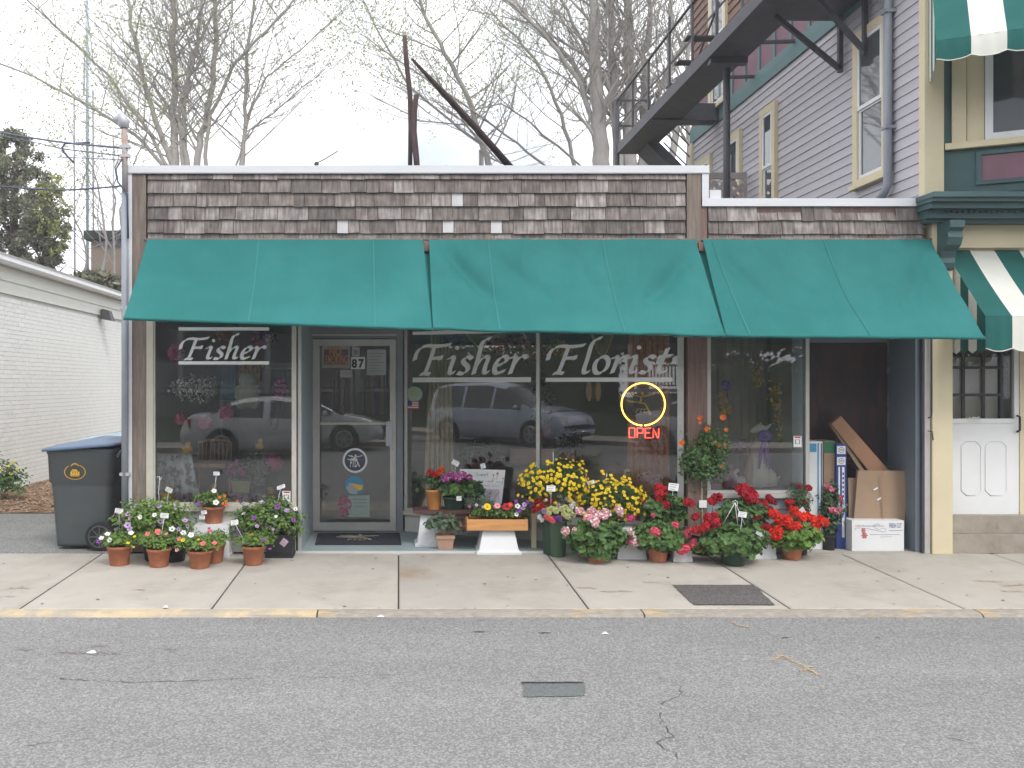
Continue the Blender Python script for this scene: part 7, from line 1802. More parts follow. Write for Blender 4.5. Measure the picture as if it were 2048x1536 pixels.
t = thing('cone_ornament', 'pale pink cone shaped ornament at the left of the narrow window', 'ornament', tuple(P(1462, 975, .3))); c = P(1462, 975, .3)
MB().lathe([(.09, 0), (.075, .02), (.03, .14), (.015, .19), (.028, .2), (.02, .235), (.001, .24)], 14, tuple(c)).build('body', MT['pinkcloth'], t)
MB().box(GX(1425, .25), GX(1600, .25), .1, .6, ZS_R-.005, GZ(977, .25)).build('display_cloth', MT['pinkcloth'], label='lilac cloth spread on the ledge of the narrow right window', cat='cloth')
def garland(label, pts, y, r, keys, n, name='flower_garland'):
    t = thing(name, label, 'flower garland', tuple(P(pts[0][0], pts[0][1], y))); mb = MB(); path = cat(pts, 10); mb.tube([P(u, v, y) for u, v in path], .004, 4); mb.build('wire', LF['dark'], t)
    mats = [FL[k] for k in keys]; mb = MB()
    for i in range(n):
        u, v = rnd.choice(path); c = P(u, v, y)+Vector((rnd.gauss(0, r), rnd.gauss(0, r*.5), rnd.gauss(0, r))); e, f, nn = frame(rv(), rnd.uniform(0, 6)); w = rnd.uniform(.009, .02); mb.mi(rnd.randrange(len(mats)))
        mb.add([c+(e*math.cos(k*1.257)+f*math.sin(k*1.257))*w for k in range(5)], [(0, 1, 2, 3, 4)])
    mb.build('blossoms', mats, t, kind='stuff')
garland('yellow and lilac flower spray hanging at the left of the narrow window', [(1448, 790), (1452, 810), (1450, 828)], .35, .028, ['yellow', 'yellow', 'lilac'], 150)
garland('long yellow flower spray hanging right of the hound statue', [(1553, 770), (1558, 820), (1566, 850), (1568, 875)], .33, .035, ['yellow', 'gold', 'yellow'], 260)
garland('yellow flower spray hanging at the top centre of the narrow window', [(1517, 730), (1515, 750), (1520, 770)], .45, .022, ['yellow', 'gold'], 90)
for (u, v, r_, lab, key) in ((1480, 890, .07, 'lilac flower ball on a stick in the narrow window', 'lilac'),):
    t = thing('flower_ball', lab, 'ornament', tuple(P(u, v, .4))); mb = MB(); mb.tube([P(u, v, .4), P(u-2, 965, .4)], .005, 5); mb.build('stick', MT['twig'], t); put(FM('clu', key, .07, 80, .2), t, P(u, v, .4), (0, -1, .3), 1.2)
for (u, v, lab) in ((1452, 770, 'purple bow at the upper left of the narrow window'), (1577, 810, 'purple bow at the right edge of the narrow window')):
    mb = MB()
    for k in range(7): a = k*.9; mb.ell(tuple(P(u+6*math.cos(a), v+7*math.sin(a), .3)), (.025, .015, .022), 7, 5)
    mb.tube([P(u, v, .3), P(u+4, v+28, .3)], [.012, .006], 5); mb.build('bow', MT['purple'], label=lab, cat='bow')
# left window interior
t = thing('covered_shelf', 'shelf draped with grey floral cloth at the left of the left window', 'shelf', tuple(P(360, 1000, .45)))
mb = MB(); n = 30; vs = []
for j, (v, y, ux) in enumerate(((907, .75, 0), (908, .42, 0), (912, .38, 0), (950, .36, 6), (1000, .34, 18))):
    for i in range(n+1):
        u = 312+(72+ux)*i/n; p = P(u, v, y+.015*math.sin(i*.9+j)); vs.append(p)
mb.add(vs, [(j*(n+1)+i, j*(n+1)+i+1, (j+1)*(n+1)+i+1, (j+1)*(n+1)+i) for j in range(4) for i in range(n)], True); mb.build('cloth', MT['cloth'], t)
MB().box(GX(314, .6), GX(384, .6), .44, .9, GZ(1005, .6), GZ(914, .6)).build('shelf_board', MT['interior_floor'], t)
MB().add([P(312, 1006, .15), P(590, 1006, .15), P(588, 990, .6), P(314, 990, .6)], [(0, 1, 2, 3)]).build('display_cloth', MT['cloth'], label='grey floral cloth spread along the ledge of the left window', cat='cloth')
mb = MB()
for k in range(500):
    u = rnd.uniform(350, 590); c = P(u, rnd.uniform(988, 1004), rnd.uniform(.12, .24)); e, f, nn = frame(rv(), 0); w = .016; mb.mi(0 if rnd.random() < .7 else 1)
    mb.add([c+(e*math.cos(q*1.257)+f*math.sin(q*1.257))*w for q in range(5)], [(0, 1, 2, 3, 4)])
mb.build('artificial_blossoms', [FL['mauve'], FL['lilac']], kind='stuff')
def basket(u0, u1, v0, v1, y, label):
    t = thing('wicker_chair', label, 'chair', tuple(P((u0+u1)/2, v1, y)))
    for k in range(9):
        u = u0+(u1-u0)*k/8; MB().tube([P(u, v1, y), P(u+1, v0+4*abs(k-4)/4, y)], .008, 5).build('back_spindle', MT['wicker'], t)
    MB().tube([P(u0+(u1-u0)*k/12, v0+5*(abs(k-6)/6)**2, y) for k in range(13)], .016, 6).build('top_rail', MT['wicker'], t)
    MB().box(P(u0, 0, y).x, P(u1, 0, y).x, y-.35, y+.02, GZ(v1+4, y), GZ(v1-3, y)).build('seat', MT['wicker'], t)
    for u in (u0+3, u1-3): MB().tube([P(u, v1+4, y-.3), P(u, v1+80, y-.3)], .014, 6).build('leg', MT['wicker'], t)
basket(396, 462, 880, 925, .9, 'orange wicker backed chair behind the cloth covered shelf')
def ball(u, v, y, r_, label, m='pinkpaper', name='paper_ball', cat='paper ball'):
    c = P(u, v, y); mb = MB(); 
    for k in range(110):
        d = rv().normalized(); e, f, nn = frame(d+rv(.4), rnd.uniform(0, 6)); w = r_*.3
        mb.add([c+d*r_*.85+(e*math.cos(q*1.257)+f*math.sin(q*1.257))*w for q in range(5)], [(0, 1, 2, 3, 4)])
    mb.ell(tuple(c), (r_*.85,)*3, 10, 7); mb.build(name, MT[m], label=label, cat=cat, group='pink tissue balls in the left window')
for a in ((353, 705, .24, .09, 'pink tissue ball left of the script word on the left window'), (520, 678, .3, .085, 'pink tissue ball behind the last letter of the script word'), (410, 846, .24, .075, 'round pink tissue ball in the centre of the left window'), (452, 826, .3, .08, 'pink tissue ball just right of and above the centre one'), (360, 838, .34, .06, 'small pink tissue ball left of the centre one'), (548, 925, .3, .1, 'dark pink tissue ball at the lower right of the left window')): ball(*a)
for (u, v, y, s_, key, lab) in ((472, 940, .2, 1.6, 'magenta', 'purple pansies in a pale green pot in the left window'),):
    t = thing('pansy_pot', lab, 'potted plant', tuple(P(u+12, 985, y)))
    c = P(484, 984, y); MB().hexa([(c.x-.08, c.y-.06, c.z), (c.x+.08, c.y-.06, c.z), (c.x+.08, c.y+.06, c.z), (c.x-.08, c.y+.06, c.z), (c.x-.1, c.y-.08, c.z+.12), (c.x+.1, c.y-.08, c.z+.12), (c.x+.1, c.y+.08, c.z+.12), (c.x-.1, c.y+.08, c.z+.12)]).build('pot', MT['mintpot'], t)
    foliage(P(480, 950, y), (.12, .1, .1), 220, .03, 'oval', [LF['dark']], 60, -.5).build('foliage', [LF['dark'], LF['bright']], t, kind='stuff')
    for (a, b) in ((462, 930), (474, 925), (480, 938), (468, 945), (484, 948), (458, 942)): put(FM('pet', 'magenta', 'gold'), t, P(a, b, y-.1), (rnd.uniform(-.3, .3), -1, .2), 1.2)
t = thing('leafy_plant', 'grey green leafy plant beside the pansies inside the left window', 'potted plant', tuple(P(515, 985, .24)))
foliage(P(512, 935, .24), (.16, .1, .2), 260, .045, 'oval', [LF['dusty']], 61, -.8).build('foliage', [LF['dusty'], LF['bright']], t, kind='stuff'); pot(t, tuple(P(515, 988, .24)), .07, .1, 'greenpot')
t = thing('hanging_hydrangea', 'magenta hydrangea bunch with dark ribbon at the right edge of the left window', 'flower bunch', tuple(P(562, 780, .24)))
for (a, b) in ((560, 772), (566, 784), (558, 790)): put(FM('clu', 'magenta', .06, 50, .25, .8, 'mauve'), t, P(a, b, .24), (0, -1, .2), 1)
MB().tube([P(560, 800, .24), P(552, 830, .24), P(548, 860, .24)], [.05, .045, .03], 6).build('ribbon', MT['black'], t)
t = thing('white_wreath', 'pale dried flower arrangement at the left of the left window', 'flower arrangement', tuple(P(385, 780, .3)))
foliage(P(390, 775, .3), (.26, .12, .14), 700, .026, 'oval', [MT['statue'], LF['dusty']], 62, -1).build('blossoms', [MT['statue'], LF['dusty'], LF['dark']], t, kind='stuff')
t = thing('teddy_bear', 'pale green plush bear in the middle of the left window', 'soft toy', tuple(P(494, 800, .3))); mb = MB(); plush = M('pale_green_plush', (.4, .44, .34), .95, .15, 20, bump=.5)
for (u, v, a) in ((494, 790, .13), (494, 762, .085), (486, 752, .035), (503, 752, .035), (478, 780, .05), (512, 780, .05), (482, 806, .06), (508, 806, .06)): mb.ell(tuple(P(u, v, .3)), (a, a*.8, a), 12, 8)
mb.build('body', plush, t)
for (u0, u1, v0, v1, y, m, lab) in ((440, 470, 730, 800, 1.6, 'boxsky', 'pale blue cabinet deep inside behind the left window'), (478, 520, 730, 762, 1.5, 'wicker', 'orange tray on a shelf deep inside behind the left window')):
    MB().box(GX(u0, y), GX(u1, y), y, y+.3, GZ(v1, y), GZ(v0, y)).build('cabinet' if m == 'boxsky' else 'tray', MT[m], label=lab, cat='cabinet' if m == 'boxsky' else 'tray')
for (y, v, u0, u1, lab) in ((1.9, 735, 450, 590, 'upper wall shelf seen through the left window'), (1.9, 800, 440, 590, 'lower wall shelf seen through the left window')):
    t = thing('wall_shelf', lab, 'shelf', tuple(P(u0, v, y))); MB().box(GX(u0, y), GX(u1, y), y, y+.4, GZ(v+4, y), GZ(v, y)).build('board', MT['white_paint'], t); MB().box(GX(u0, y), GX(u0, y)+.03, y, y+.4, GZ(v+70, y), GZ(v+4, y)).build('bracket', MT['white_paint'], t)
# middle window interior
t = thing('terracotta_trough', 'brown clay trough on a pale counter behind the window mullion', 'planter', tuple(P(1060, 925, 1.2)))
MB().box(GX(1025, 1.1), GX(1108, 1.1), 1.1, 1.35, GZ(927, 1.1), GZ(899, 1.1)).build('trough', MT['terra_tan'], t)
t = thing('counter', 'pale counter block behind the right half of the angled window', 'counter', tuple(P(1150, 1040, 1.0))); MB().box(GX(1030, 1.05), GX(1340, 1.05), 1.05, 1.6, .05, GZ(940, 1.05)).build('top', MT['sheer'], t)
for (u, v, y, r_, key, lab) in ((532, 690, .25, .1, 'magenta', 'magenta silk bunch at the upper right of the left window'), (508, 748, .3, .08, 'gold', 'gold and green silk sprig in the middle of the left window'), (452, 690, .35, .09, 'orange', 'orange silk bunch behind the script word of the left window'), (1118, 715, .85, .13, 'yellow', 'yellow green silk flowers right of the mullion top'), (1000, 712, 1.0, .12, 'coral', 'coral silk flowers under the gold swag'), (1300, 975, .3, .1, 'pink', 'pale pink silk flowers low at the right end of the angled window'), (1062, 720, 1.0, .22, 'orange', 'orange and red silk flowers at the top of the angled window'), (1030, 700, 1.05, .16, 'pink', 'pink green silk flowers at the top, left of the mullion'), (905, 700, 1.22, .13, 'lilac', 'lilac silk bunch in front of the gold curtain, upper left of the angled window')):
    t = thing('silk_flowers', lab, 'flower bunch', tuple(P(u, v, y))); foliage(P(u, v-20, y), (r_, .15, r_*.6), 220, .05, 'oval', [FL[key], LF['bright']], 63+u, -1).build('blossoms', [FL[key], LF['bright'], LF['dark']], t, kind='stuff')
for (u, v, y, ru, rvv, k, lab) in ((955, 905, 1.1, .2, .14, 'dark', 'dark leafy plant inside, behind the bench flowers'), (1140, 880, 1.5, .16, .14, 'dark', 'dark green plant deep inside the angled window'), (1085, 800, .9, .12, .3, 'fine', 'pale trailing plant just right of the mullion')):
    t = thing('indoor_plant', lab, 'potted plant', tuple(P(u, v+60, y))); foliage(P(u, v, y), (ru, .15, rvv), 420, .05, 'long', [LF[k]], 70+u, -1).build('foliage', [LF[k], LF['bright']], t, kind='stuff'); pot(t, tuple(P(u, v+int(rvv*190)+16, y)), .09, .12, 'terra')
t = thing('white_blooms', 'two long white blooms hanging in the middle of the angled window', 'flower bunch', tuple(P(1188, 790, .9)))
for u in (1178, 1196): MB().ell(tuple(P(u, 782, .9)), (.035, .03, .11), 10, 8).build('bloom', MT['curtain'], t)
mb = MB(); c = DG(1003, 915, -.15)
t = thing('glass_float', 'small silvery glass ball hanging inside the angled window above the handwritten board', 'ornament', tuple(c)); mb.ell(tuple(c), (.035,)*3, 12, 8); mb.build('ball', MT['glass_mirror'], t); MB().tube([c, DG(1003, 880, -.15)], .002, 4).build('string', MT['black'], t)
t = thing('dark_vase', 'black vase with a white paper flower at the left foot of the angled window', 'vase', tuple(DG(834, 1010, -.12)))
c = DG(834, 1014, -.13); MB().lathe([(.06, 0), (.085, .1), (.08, .2), (.06, .26), (.07, .28)], 16, tuple(c)).build('body', MT['black'], t); MB().ell((c.x, c.y-.09, c.z+.2), (.018, .01, .03), 8, 6).build('flower', MT['paper'], t)
t = thing('striped_ball', 'green and white striped ball on the counter at the right of the angled window', 'ball', tuple(P(1258, 945, .95)))
c = P(1258, 945, .95); MB().ell(tuple(c), (.06, .05, .05), 14, 8).build('ball', MT['statue'], t); MB().tube([c+Vector((-.045, -.045, .0)), c+Vector((.0, -.058, .012)), c+Vector((.045, -.045, .0))], .007, 5).build('stripe', MT['boxgreen'], t)
# door view: dried things and a counter
MB().box(GX(645, 2.6), GX(780, 2.6), 2.6, 3.0, .05, GZ(850, 2.6)).build('counter', MT['sheer'], label='counter deep inside the shop seen through the glass door', cat='counter')
for k in range(6):
    u = 660+k*20; MB().box(GX(u, 3.2), GX(u+8, 3.2), 3.2, 3.4, GZ(830, 3.2), GZ(760-6*(k % 3), 3.2)).build('bottle' if k % 2 else 'box', MT[['sheer', 'wicker', 'curtain'][k % 3]], label=['grey tin', 'brown wicker box', 'gold box', 'grey carton', 'orange wicker case', 'yellow carton'][k]+' on the rear shelf seen through the door, number '+['one', 'two', 'three', 'four', 'five', 'six'][k]+' from the left', cat='box', group='goods on the rear shelf')

# ============================================================ BEHIND THE SHOPS: masts, poles, wires, trees
def TZ(u, v, z): return Vector(((u-797)/F*z, z-D, H-(v-768)/F*z))
# broken dark poles on the flat roof
bp = thing('old_sign_post', 'tall dark wooden post with a broken stub and rusty top, rising behind the parapet', 'post', tuple(TZ(828, 340, 12.5)))
MB().tube([TZ(820, 360, 12.5), TZ(821, 250, 12.5), TZ(820, 190, 12.5), TZ(813, 125, 12.5), TZ(809, 72, 12.5)], [.03, .032, .035, .035, .03], 8).build('pole', MT['bark_dark'], bp)
MB().tube([TZ(835, 360, 12.45), TZ(833, 320, 12.45), TZ(827, 262, 12.45), TZ(829, 215, 12.45), TZ(833, 190, 12.45)], [.04, .042, .046, .04, .036], 8).build('broken_stub', MT['bark_dark'], bp)
MB().tube([TZ(824, 118, 12.5), TZ(885, 184, 13), TZ(950, 254, 13.4), TZ(1030, 345, 14)], [.018, .045, .05, .055], 8).build('leaning_brace', MT['bark_dark'], bp)
t = thing('roof_antenna', 'thin crooked aerial wire standing on the shop parapet', 'aerial', tuple(P(630, 332, .1))); MB().tube([P(630, 334, .1), P(634, 326, .1), P(650, 318, .1), P(676, 302, .1)], .006, 5).build('rod', MT['bark_dark'], t); MB().ell(tuple(P(633, 328, .1)), (.025,)*3, 8, 5).build('joint', MT['bark_dark'], t)
# aerial masts at the left
zmst = 30
for (lab, u, ub, v0, v1, r_, m, arms) in (('tallest pale blue mast with a rusty joint, left of the bare tree', 174, 175, 0, 560, .05, 'mast', 1), ('thin grey mast left of the tallest one', 148, 150, 185, 560, .03, 'mast_grey', 0), ('thin grey mast right of the tallest one', 186, 187, 180, 575, .03, 'mast_grey', 0), ('short white mast rising from the brown building', 227, 226, 270, 480, .03, 'flashing', 0)):
    t = thing('aerial_mast', lab, 'aerial mast', tuple(TZ(ub, v1, zmst)), 0, 'thin aerial masts at the left'); top = -60 if v0 == 0 else v0
    MB().tube([TZ(ub, v1+30, zmst), TZ(u, top, zmst)], r_*1.0, 6).build('pole', MT[m], t)
    if arms:
        for v in (110, 128, 190):
            MB().tube([TZ(u-7, v, zmst), TZ(u+7, v+(4 if v == 190 else 0), zmst)], .03, 5).build('cross_arm', MT['mast_grey'], t)
        MB().tube([TZ(u-5, 105, zmst), TZ(u-6, 190, zmst)], .03, 5).build('side_tube', MT['mast_grey'], t)
        for k in range(24): MB().tube([TZ(u, 200+k*15, zmst), TZ(u+12, 207+k*15, zmst)], .008, 4).build('stay', MT['mast_grey'], t)
# brown building behind
t = thing('brown_building', 'low brown building with dark flat roof behind the left yard', 'building', tuple(TZ(215, 560, 26)))
a = TZ(182, 760, 26); b = TZ(300, 480, 26); MB().box(a.x, b.x, a.y, a.y+6, -.1, b.z-.02).build('wall', MT['bwall'], t); MB().box(a.x-.15, b.x+.2, a.y-.2, a.y+6.2, b.z, TZ(0, 463, 26).z).build('roof', MT['roof'], t)
MB().box(TZ(195, 0, 26).x, b.x, a.y-.05, a.y-.01, TZ(0, 492, 26).z, TZ(0, 484, 26).z).build('gutter', MT['pipe'], t); MB().box(TZ(188, 0, 26).x, TZ(250, 0, 26).x, a.y-.05, a.y-.01, TZ(0, 560, 26).z, TZ(0, 556, 26).z).build('band_course', MT['iron'], t)
# power lines
def wire(label, pts, z, r_):
    p = [TZ(u, v, zz_) for (u, v), zz_ in zip(pts, z)]; pp = []
    for i in range(len(p)-1):
        for k in range(6):
            p0, p1, p2, p3 = p[max(0, i-1)], p[i], p[i+1], p[min(len(p)-1, i+2)]; t_ = k/6
            pp.append(.5*((2*p1)+(-p0+p2)*t_+(2*p0-5*p1+4*p2-p3)*t_**2+(-p0+3*p1-3*p2+p3)*t_**3))
    pp.append(p[-1]); MB().tube(pp, r_, 5).build('power_line', MT['wire'], label=label, cat='cable', group='overhead cables at the left')
wire('uppermost dark cable sagging from the left edge to the shop mast', [(-60, 250), (20, 268), (120, 284), (246, 296)], [14, 12.5, 11, 8.8], .012)
wire('middle cable crossing the evergreen top towards the masts', [(-40, 262), (70, 285), (130, 298), (246, 312)], [16, 14, 12, 8.8], .008)
wire('thin straight cable running to the clamp on the grey mast', [(80, 313), (160, 316), (246, 320)], [12, 11, 8.8], .005)
wire('thick cable in front of the yellow green leaves, lower left', [(-40, 370), (120, 380), (245, 372)], [20, 20, 20], .02)
t = thing('cable_loop', 'black cable loop hanging from the overhead lines', 'cable', tuple(TZ(128, 295, 12)))
MB().tube([TZ(180, 285, 11), TZ(150, 287, 11), TZ(130, 287, 11), TZ(124, 296, 11), TZ(128, 305, 11), TZ(138, 316, 11), TZ(148, 325, 11)], .013, 6).build('loop', MT['wire'], t)

# ---- trees
def branch_tree(name, label, stems, z, seed, dens=1.0, buds=500, spread=1.0, rr=1.0, grp='bare spring trees behind the shops', lean=0.0, maxz=14):
    rg = random.Random(seed); b0_ = TZ(*stems[0][0][:2], z); base = Vector((sum(TZ(*s[0][:2], z).x for s in stems)/len(stems), z-D, -.1))
    t = thing(name, label, 'tree', tuple(base), 0, grp)
    wood = MB(); tw = MB(); bud = MB(); tips = []
    def tube(pts, rads, n, mb):
        mb.tube(pts, rads, n, caps=False)
    def twig(p, d, L_, r_, lev):
        n = 4 if lev > 1 else 5; pts = [p]; q = p; dd = d.normalized()
        bend = Vector((rg.gauss(0, .10), rg.gauss(0, .10), .08 if lev < 3 else .02))
        for i in range(n):
            dd = (dd+bend+Vector((rg.gauss(0, .08), rg.gauss(0, .08), rg.gauss(0, .06)))).normalized(); q = q+dd*L_/n; pts.append(q)
            if lev < 4 and i >= (1 if lev > 1 else 0) and rg.random() < (.95 if lev < 3 else .7)*dens:
                ax = Vector((rg.gauss(0, 1), rg.gauss(0, 1), rg.gauss(0, .5))).normalized(); cd = (dd*1.0+ax*rg.uniform(.45, .95)+Vector((0, 0, .12))).normalized()
                twig(q, cd, L_*rg.uniform(.42, .68), r_*(1-i/n*.6)*.55, lev+1)
        tube(pts, [r_*(1-.75*i/n) for i in range(n+1)], 5 if lev < 2 else 3, wood if lev < 2 else tw)
        if lev >= 3: tips.extend(pts[2:])
    for s in stems:
        pts = [TZ(u, v, z+(k*.0)) for k, (u, v) in enumerate([(a[0], a[1]) for a in s[:-1]])]
        off = rg.uniform(-.8, .8); w0, w1 = s[-1]; pts = [p+Vector((0, off*k/len(pts), 0)) for k, p in enumerate(pts)]
        n = len(pts); full = []
        for i in range(n-1):
            for k in range(4): full.append(pts[i].lerp(pts[i+1], k/4)+Vector((rg.gauss(0, .03), 0, 0)))
        full.append(pts[-1]); m = len(full); rad = [(w0+(w1-w0)*i/(m-1))*.44/F*z*rr for i in range(m)]
        tube([full[0]-Vector((0, 0, 3))]+full, [rad[0]*1.1]+rad, 8, wood)
        for i in range(2, m):
            for _r in range(2 if rg.random() < .6*dens else 1):
                if rg.random() > .9: continue
                d = (full[i]-full[i-1]).normalized(); ax = Vector((rg.choice([-1, 1])*rg.uniform(.4, 1.1), rg.gauss(0, .6), rg.uniform(-.1, .5)))
                twig(full[i], d*.6+ax*spread, rg.uniform(1.5, 3.6)*(z/26), rad[i]*rg.uniform(.2, .36)+.005, 1)
    wood.build('trunk', MT['bark'], t); tw.build('crown', MT['bark'], t, kind='stuff')
    for k in range(buds):
        p = Vector(rg.choice(tips))+Vector((rg.gauss(0, .1), rg.gauss(0, .1), rg.gauss(0, .1))); e, f, nn = frame(Vector((rg.gauss(0, 1), rg.gauss(0, 1), rg.gauss(0, 1)))); w = rg.uniform(.02, .045)*(z/26)
        bud.add([p-e*w, p+f*w*.6, p+e*w*1.3, p-f*w*.6], [(0, 1, 2, 3)])
    if buds: bud.build('leaf_buds', MT['bud'], t, kind='stuff')
    return t
# stems: list of photo points from the parapet upwards, last entry = widths in photo pixels
branch_tree('bare_tree', 'large many stemmed bare tree with pale buds behind the left half of the shop', [
    [(352, 340), (330, 290), (296, 190), (270, 80), (245, -40), (-0, 0)][:-1]+[(15, 7)], [(338, 340), (290, 250), (215, 150), (120, 60), (40, -10), (9, 3)],
    [(352, 340), (346, 250), (345, 120), (340, 0), (330, -80), (20, 10)], [(375, 340), (368, 250), (372, 180), (392, 90), (400, -30), (14, 6)],
    [(392, 340), (402, 270), (425, 160), (430, 60), (425, -60), (17, 9)], [(408, 340), (422, 230), (470, 130), (560, 40), (620, -30), (10, 4)],
    [(330, 335), (270, 270), (180, 210), (60, 150), (-40, 110), (9, 3)], [(365, 340), (360, 200), (385, 110), (440, 0), (470, -60), (10, 5)]], 27, 11, 1.15, 9000, 1.0)
branch_tree('bare_tree', 'slender bare tree standing alone just right of the large left tree', [[(484, 340), (487, 290), (494, 190), (495, 100), (515, -40), (11, 6)], [(486, 330), (492, 240), (530, 150), (600, 90), (680, 10), (7, 2)], [(470, 335), (500, 260), (560, 215), (650, 140), (9, 2)][:-1]+[(6, 2)]], 27, 12, 1.1, 3000, 1.0)
branch_tree('bare_tree', 'leaning bare tree with yellow green buds left of the big trunks, behind the dark post', [
    [(984, 340), (962, 285), (935, 200), (890, 110), (850, 40), (820, -40), (15, 6)], [(965, 290), (900, 240), (820, 170), (760, 60), (720, -20), (7, 3)], [(1150, 340), (1125, 230), (1080, 130), (1035, 75), (980, 20), (10, 4)],
    [(960, 300), (1000, 330), (930, 255), (840, 250), (740, 200), (5, 2)], [(1100, 340), (1010, 270), (920, 210), (800, 130), (740, 90), (6, 3)], [(1170, 340), (1060, 250), (1000, 215), (900, 240), (6, 2)]], 29, 13, 1.1, 11000, 1.1)
branch_tree('bare_tree', 'massive grey multi stemmed tree left of the fire escape', [
    [(1206, 345), (1195, 250), (1188, 150), (1180, 60), (1175, -60), (40, 16)], [(1240, 345), (1232, 240), (1225, 120), (1225, 0), (1220, -60), (22, 12)], [(1262, 345), (1260, 230), (1262, 120), (1260, 10), (1262, -60), (34, 15)],
    [(1280, 345), (1290, 220), (1295, 100), (1310, 0), (1320, -60), (20, 9)], [(1195, 280), (1160, 170), (1100, 90), (1020, 20), (960, -20), (14, 4)], [(1190, 200), (1140, 120), (1060, 40), (1000, -30), (12, 4)], [(1290, 260), (1330, 150), (1380, 60), (1430, -20), (14, 5)], [(1230, 200), (1170, 100), (1120, 0), (1100, -50), (10, 4)]], 25, 14, 1.15, 4000, .8)
branch_tree('bare_tree', 'grey bare tree seen through the fire escape railing', [[(1340, 345), (1352, 240), (1345, 120), (1350, 0), (1355, -60), (18, 8)], [(1378, 345), (1372, 240), (1370, 120), (1400, -20), (14, 7)], [(1400, 345), (1390, 200), (1385, 80), (1375, -40), (14, 6)]], 24, 15, 1.0, 100, .7)
# bushy saplings at the lower left, behind the yard
branch_tree('sapling', 'tangle of thin budding saplings between the masts and the grey service mast', [[(200, 600), (215, 480), (200, 380), (180, 320), (8, 2)], [(232, 600), (225, 470), (235, 380), (240, 300), (7, 2)], [(250, 600), (245, 420), (270, 330), (300, 260), (7, 2)], [(160, 600), (175, 500), (150, 430), (110, 380), (6, 2)]], 24, 16, .9, 4500, 1.0, grp=None)
def evergreen(label, u, v, z, ru, rvv, n, seed, mats=('evergreen',), s_=.11, trunk=True):
    rg = random.Random(seed); c = TZ(u, v, z); rx, rz_ = ru/F*z, rvv/F*z; t = thing('evergreen_tree', label, 'tree', (c.x, c.y, -.1), 0, 'dark evergreens at the left edge')
    for mi_, mk in enumerate(mats):
        mb = MB()
        clumps = []
        for k in range(90):
            zz_ = rg.uniform(-1, 1); w = math.sqrt(max(0, 1-zz_*zz_))*(.9 if zz_ < 0 else 1)*rg.uniform(.35, 1.05); a = rg.uniform(0, 6.28); clumps.append(c+Vector((math.cos(a)*w*rx, math.sin(a)*w*rx, zz_*rz_)))
        for i in range(n):
            cl = rg.choice(clumps); p = cl+Vector((rg.gauss(0, .1*rx), rg.gauss(0, .1*rx), rg.gauss(0, .05*rz_))); d = Vector((rg.gauss(0, 1), rg.gauss(0, 1), rg.gauss(.4, .8)))
            e, f, nn = frame(d, rg.uniform(0, 6)); w = s_*rg.uniform(.5, 1.2); mb.add([p-e*w, p+f*w*.45, p+e*w, p-f*w*.45], [(0, 1, 2, 3)])
        mb.build('crown', MT[mk], t, kind='stuff')
    if trunk:
        mb = MB(); mb.tube([(c.x, c.y, -.2), (c.x, c.y, c.z), (c.x+.1, c.y, c.z+rz_*.8)], [.16, .1, .03], 8)
        for k in range(24):
            a = rg.uniform(0, 6.28); zz_ = rg.uniform(-.9, .7); mb.tube([(c.x, c.y, c.z+zz_*rz_-.3), c+Vector((math.cos(a)*rx*.8, math.sin(a)*rx*.8, zz_*rz_+.2))], [.035, .008], 4)
        mb.build('trunk', MT['bark_dark'], t)
evergreen('tall dark green evergreen at the far left, its top below the cables', 28, 400, 23, 64, 132, 19000, 21, s_=.05)
evergreen('shorter dark evergreen with yellow green shoots right of the tall one', 92, 465, 22, 50, 95, 12000, 22, s_=.05)
evergreen('yellow green bush between the evergreens and the masts', 108, 430, 21.5, 34, 80, 800, 23, ('evergreen2',), .05, False)
evergreen('dark bushes low behind the white wall, in front of the brown building', 190, 575, 22, 60, 28, 5000, 24)

# volume added over the whole street: imitates lens glare, lifts blacks, pales trees
def glare_veil(dens):
    m = bpy.data.materials.new('glare_veil_volume'); m.use_nodes = True; nt = m.node_tree; nt.nodes.remove(nt.nodes['Principled BSDF'])
    pv = nt.nodes.new('ShaderNodeVolumePrincipled'); pv.inputs['Color'].default_value = (.93, .94, .97, 1); pv.inputs['Density'].default_value = dens; pv.inputs['Anisotropy'].default_value = 0.0
    nt.links.new(pv.outputs[0], nt.nodes['Material Output'].inputs['Volume'])
    MB().box(-130, 130, -110, 130, -1.8, 24).build('glare_veil', m, kind='stuff')
glare_veil(VEIL_DENSITY)
# ============================================================ ACROSS THE STREET (seen mirrored in the glass)
MB().box(-60, 60, -16.4, -14.0, -.3, .02).build('far_sidewalk', MT['concrete'], kind='structure')
MB().box(-60, 60, -14.14, -13.99, -.3, .035).build('far_kerb', MT['kerb'], kind='structure')
mb = MB(); vs = []; nx = 60
prof = [(-16.4, .02), (-17.2, .35), (-18.5, .6), (-40, .8)]
for i in range(nx+1):
    for (yy, zz_) in prof: vs.append((-45+90*i/nx, yy, zz_+.05*math.sin(i*1.7)*(yy < -16.5)))
mb.add(vs, [(i*4+j, (i+1)*4+j, (i+1)*4+j+1, i*4+j+1) for i in range(nx) for j in range(3)], True); mb.build('grass_bank', MT['grass'], kind='structure')
hs = thing('porch_house', 'grey blue house with white railed porch and lattice skirt across the street', 'house', (-4.5, -22, .6))
MB().box(-9.5, 1.5, -32, -24, .5, 6.5).build('wall', MT['houseblue'], hs)
for k in range(22): MB().box(-9.5, 1.5, -24, -23.985-.01*(k % 1), 1.2+k*.24, 1.4+k*.24).build('clapboard', MT['houseblue'], hs)
mb = MB(); mb.poly([(-10, -32.5, 6.5), (-10, -23.4, 6.5), (-10, -28, 9.5)], 12, (1, 0, 0)); mb.build('roof', MT['hroof'], hs)
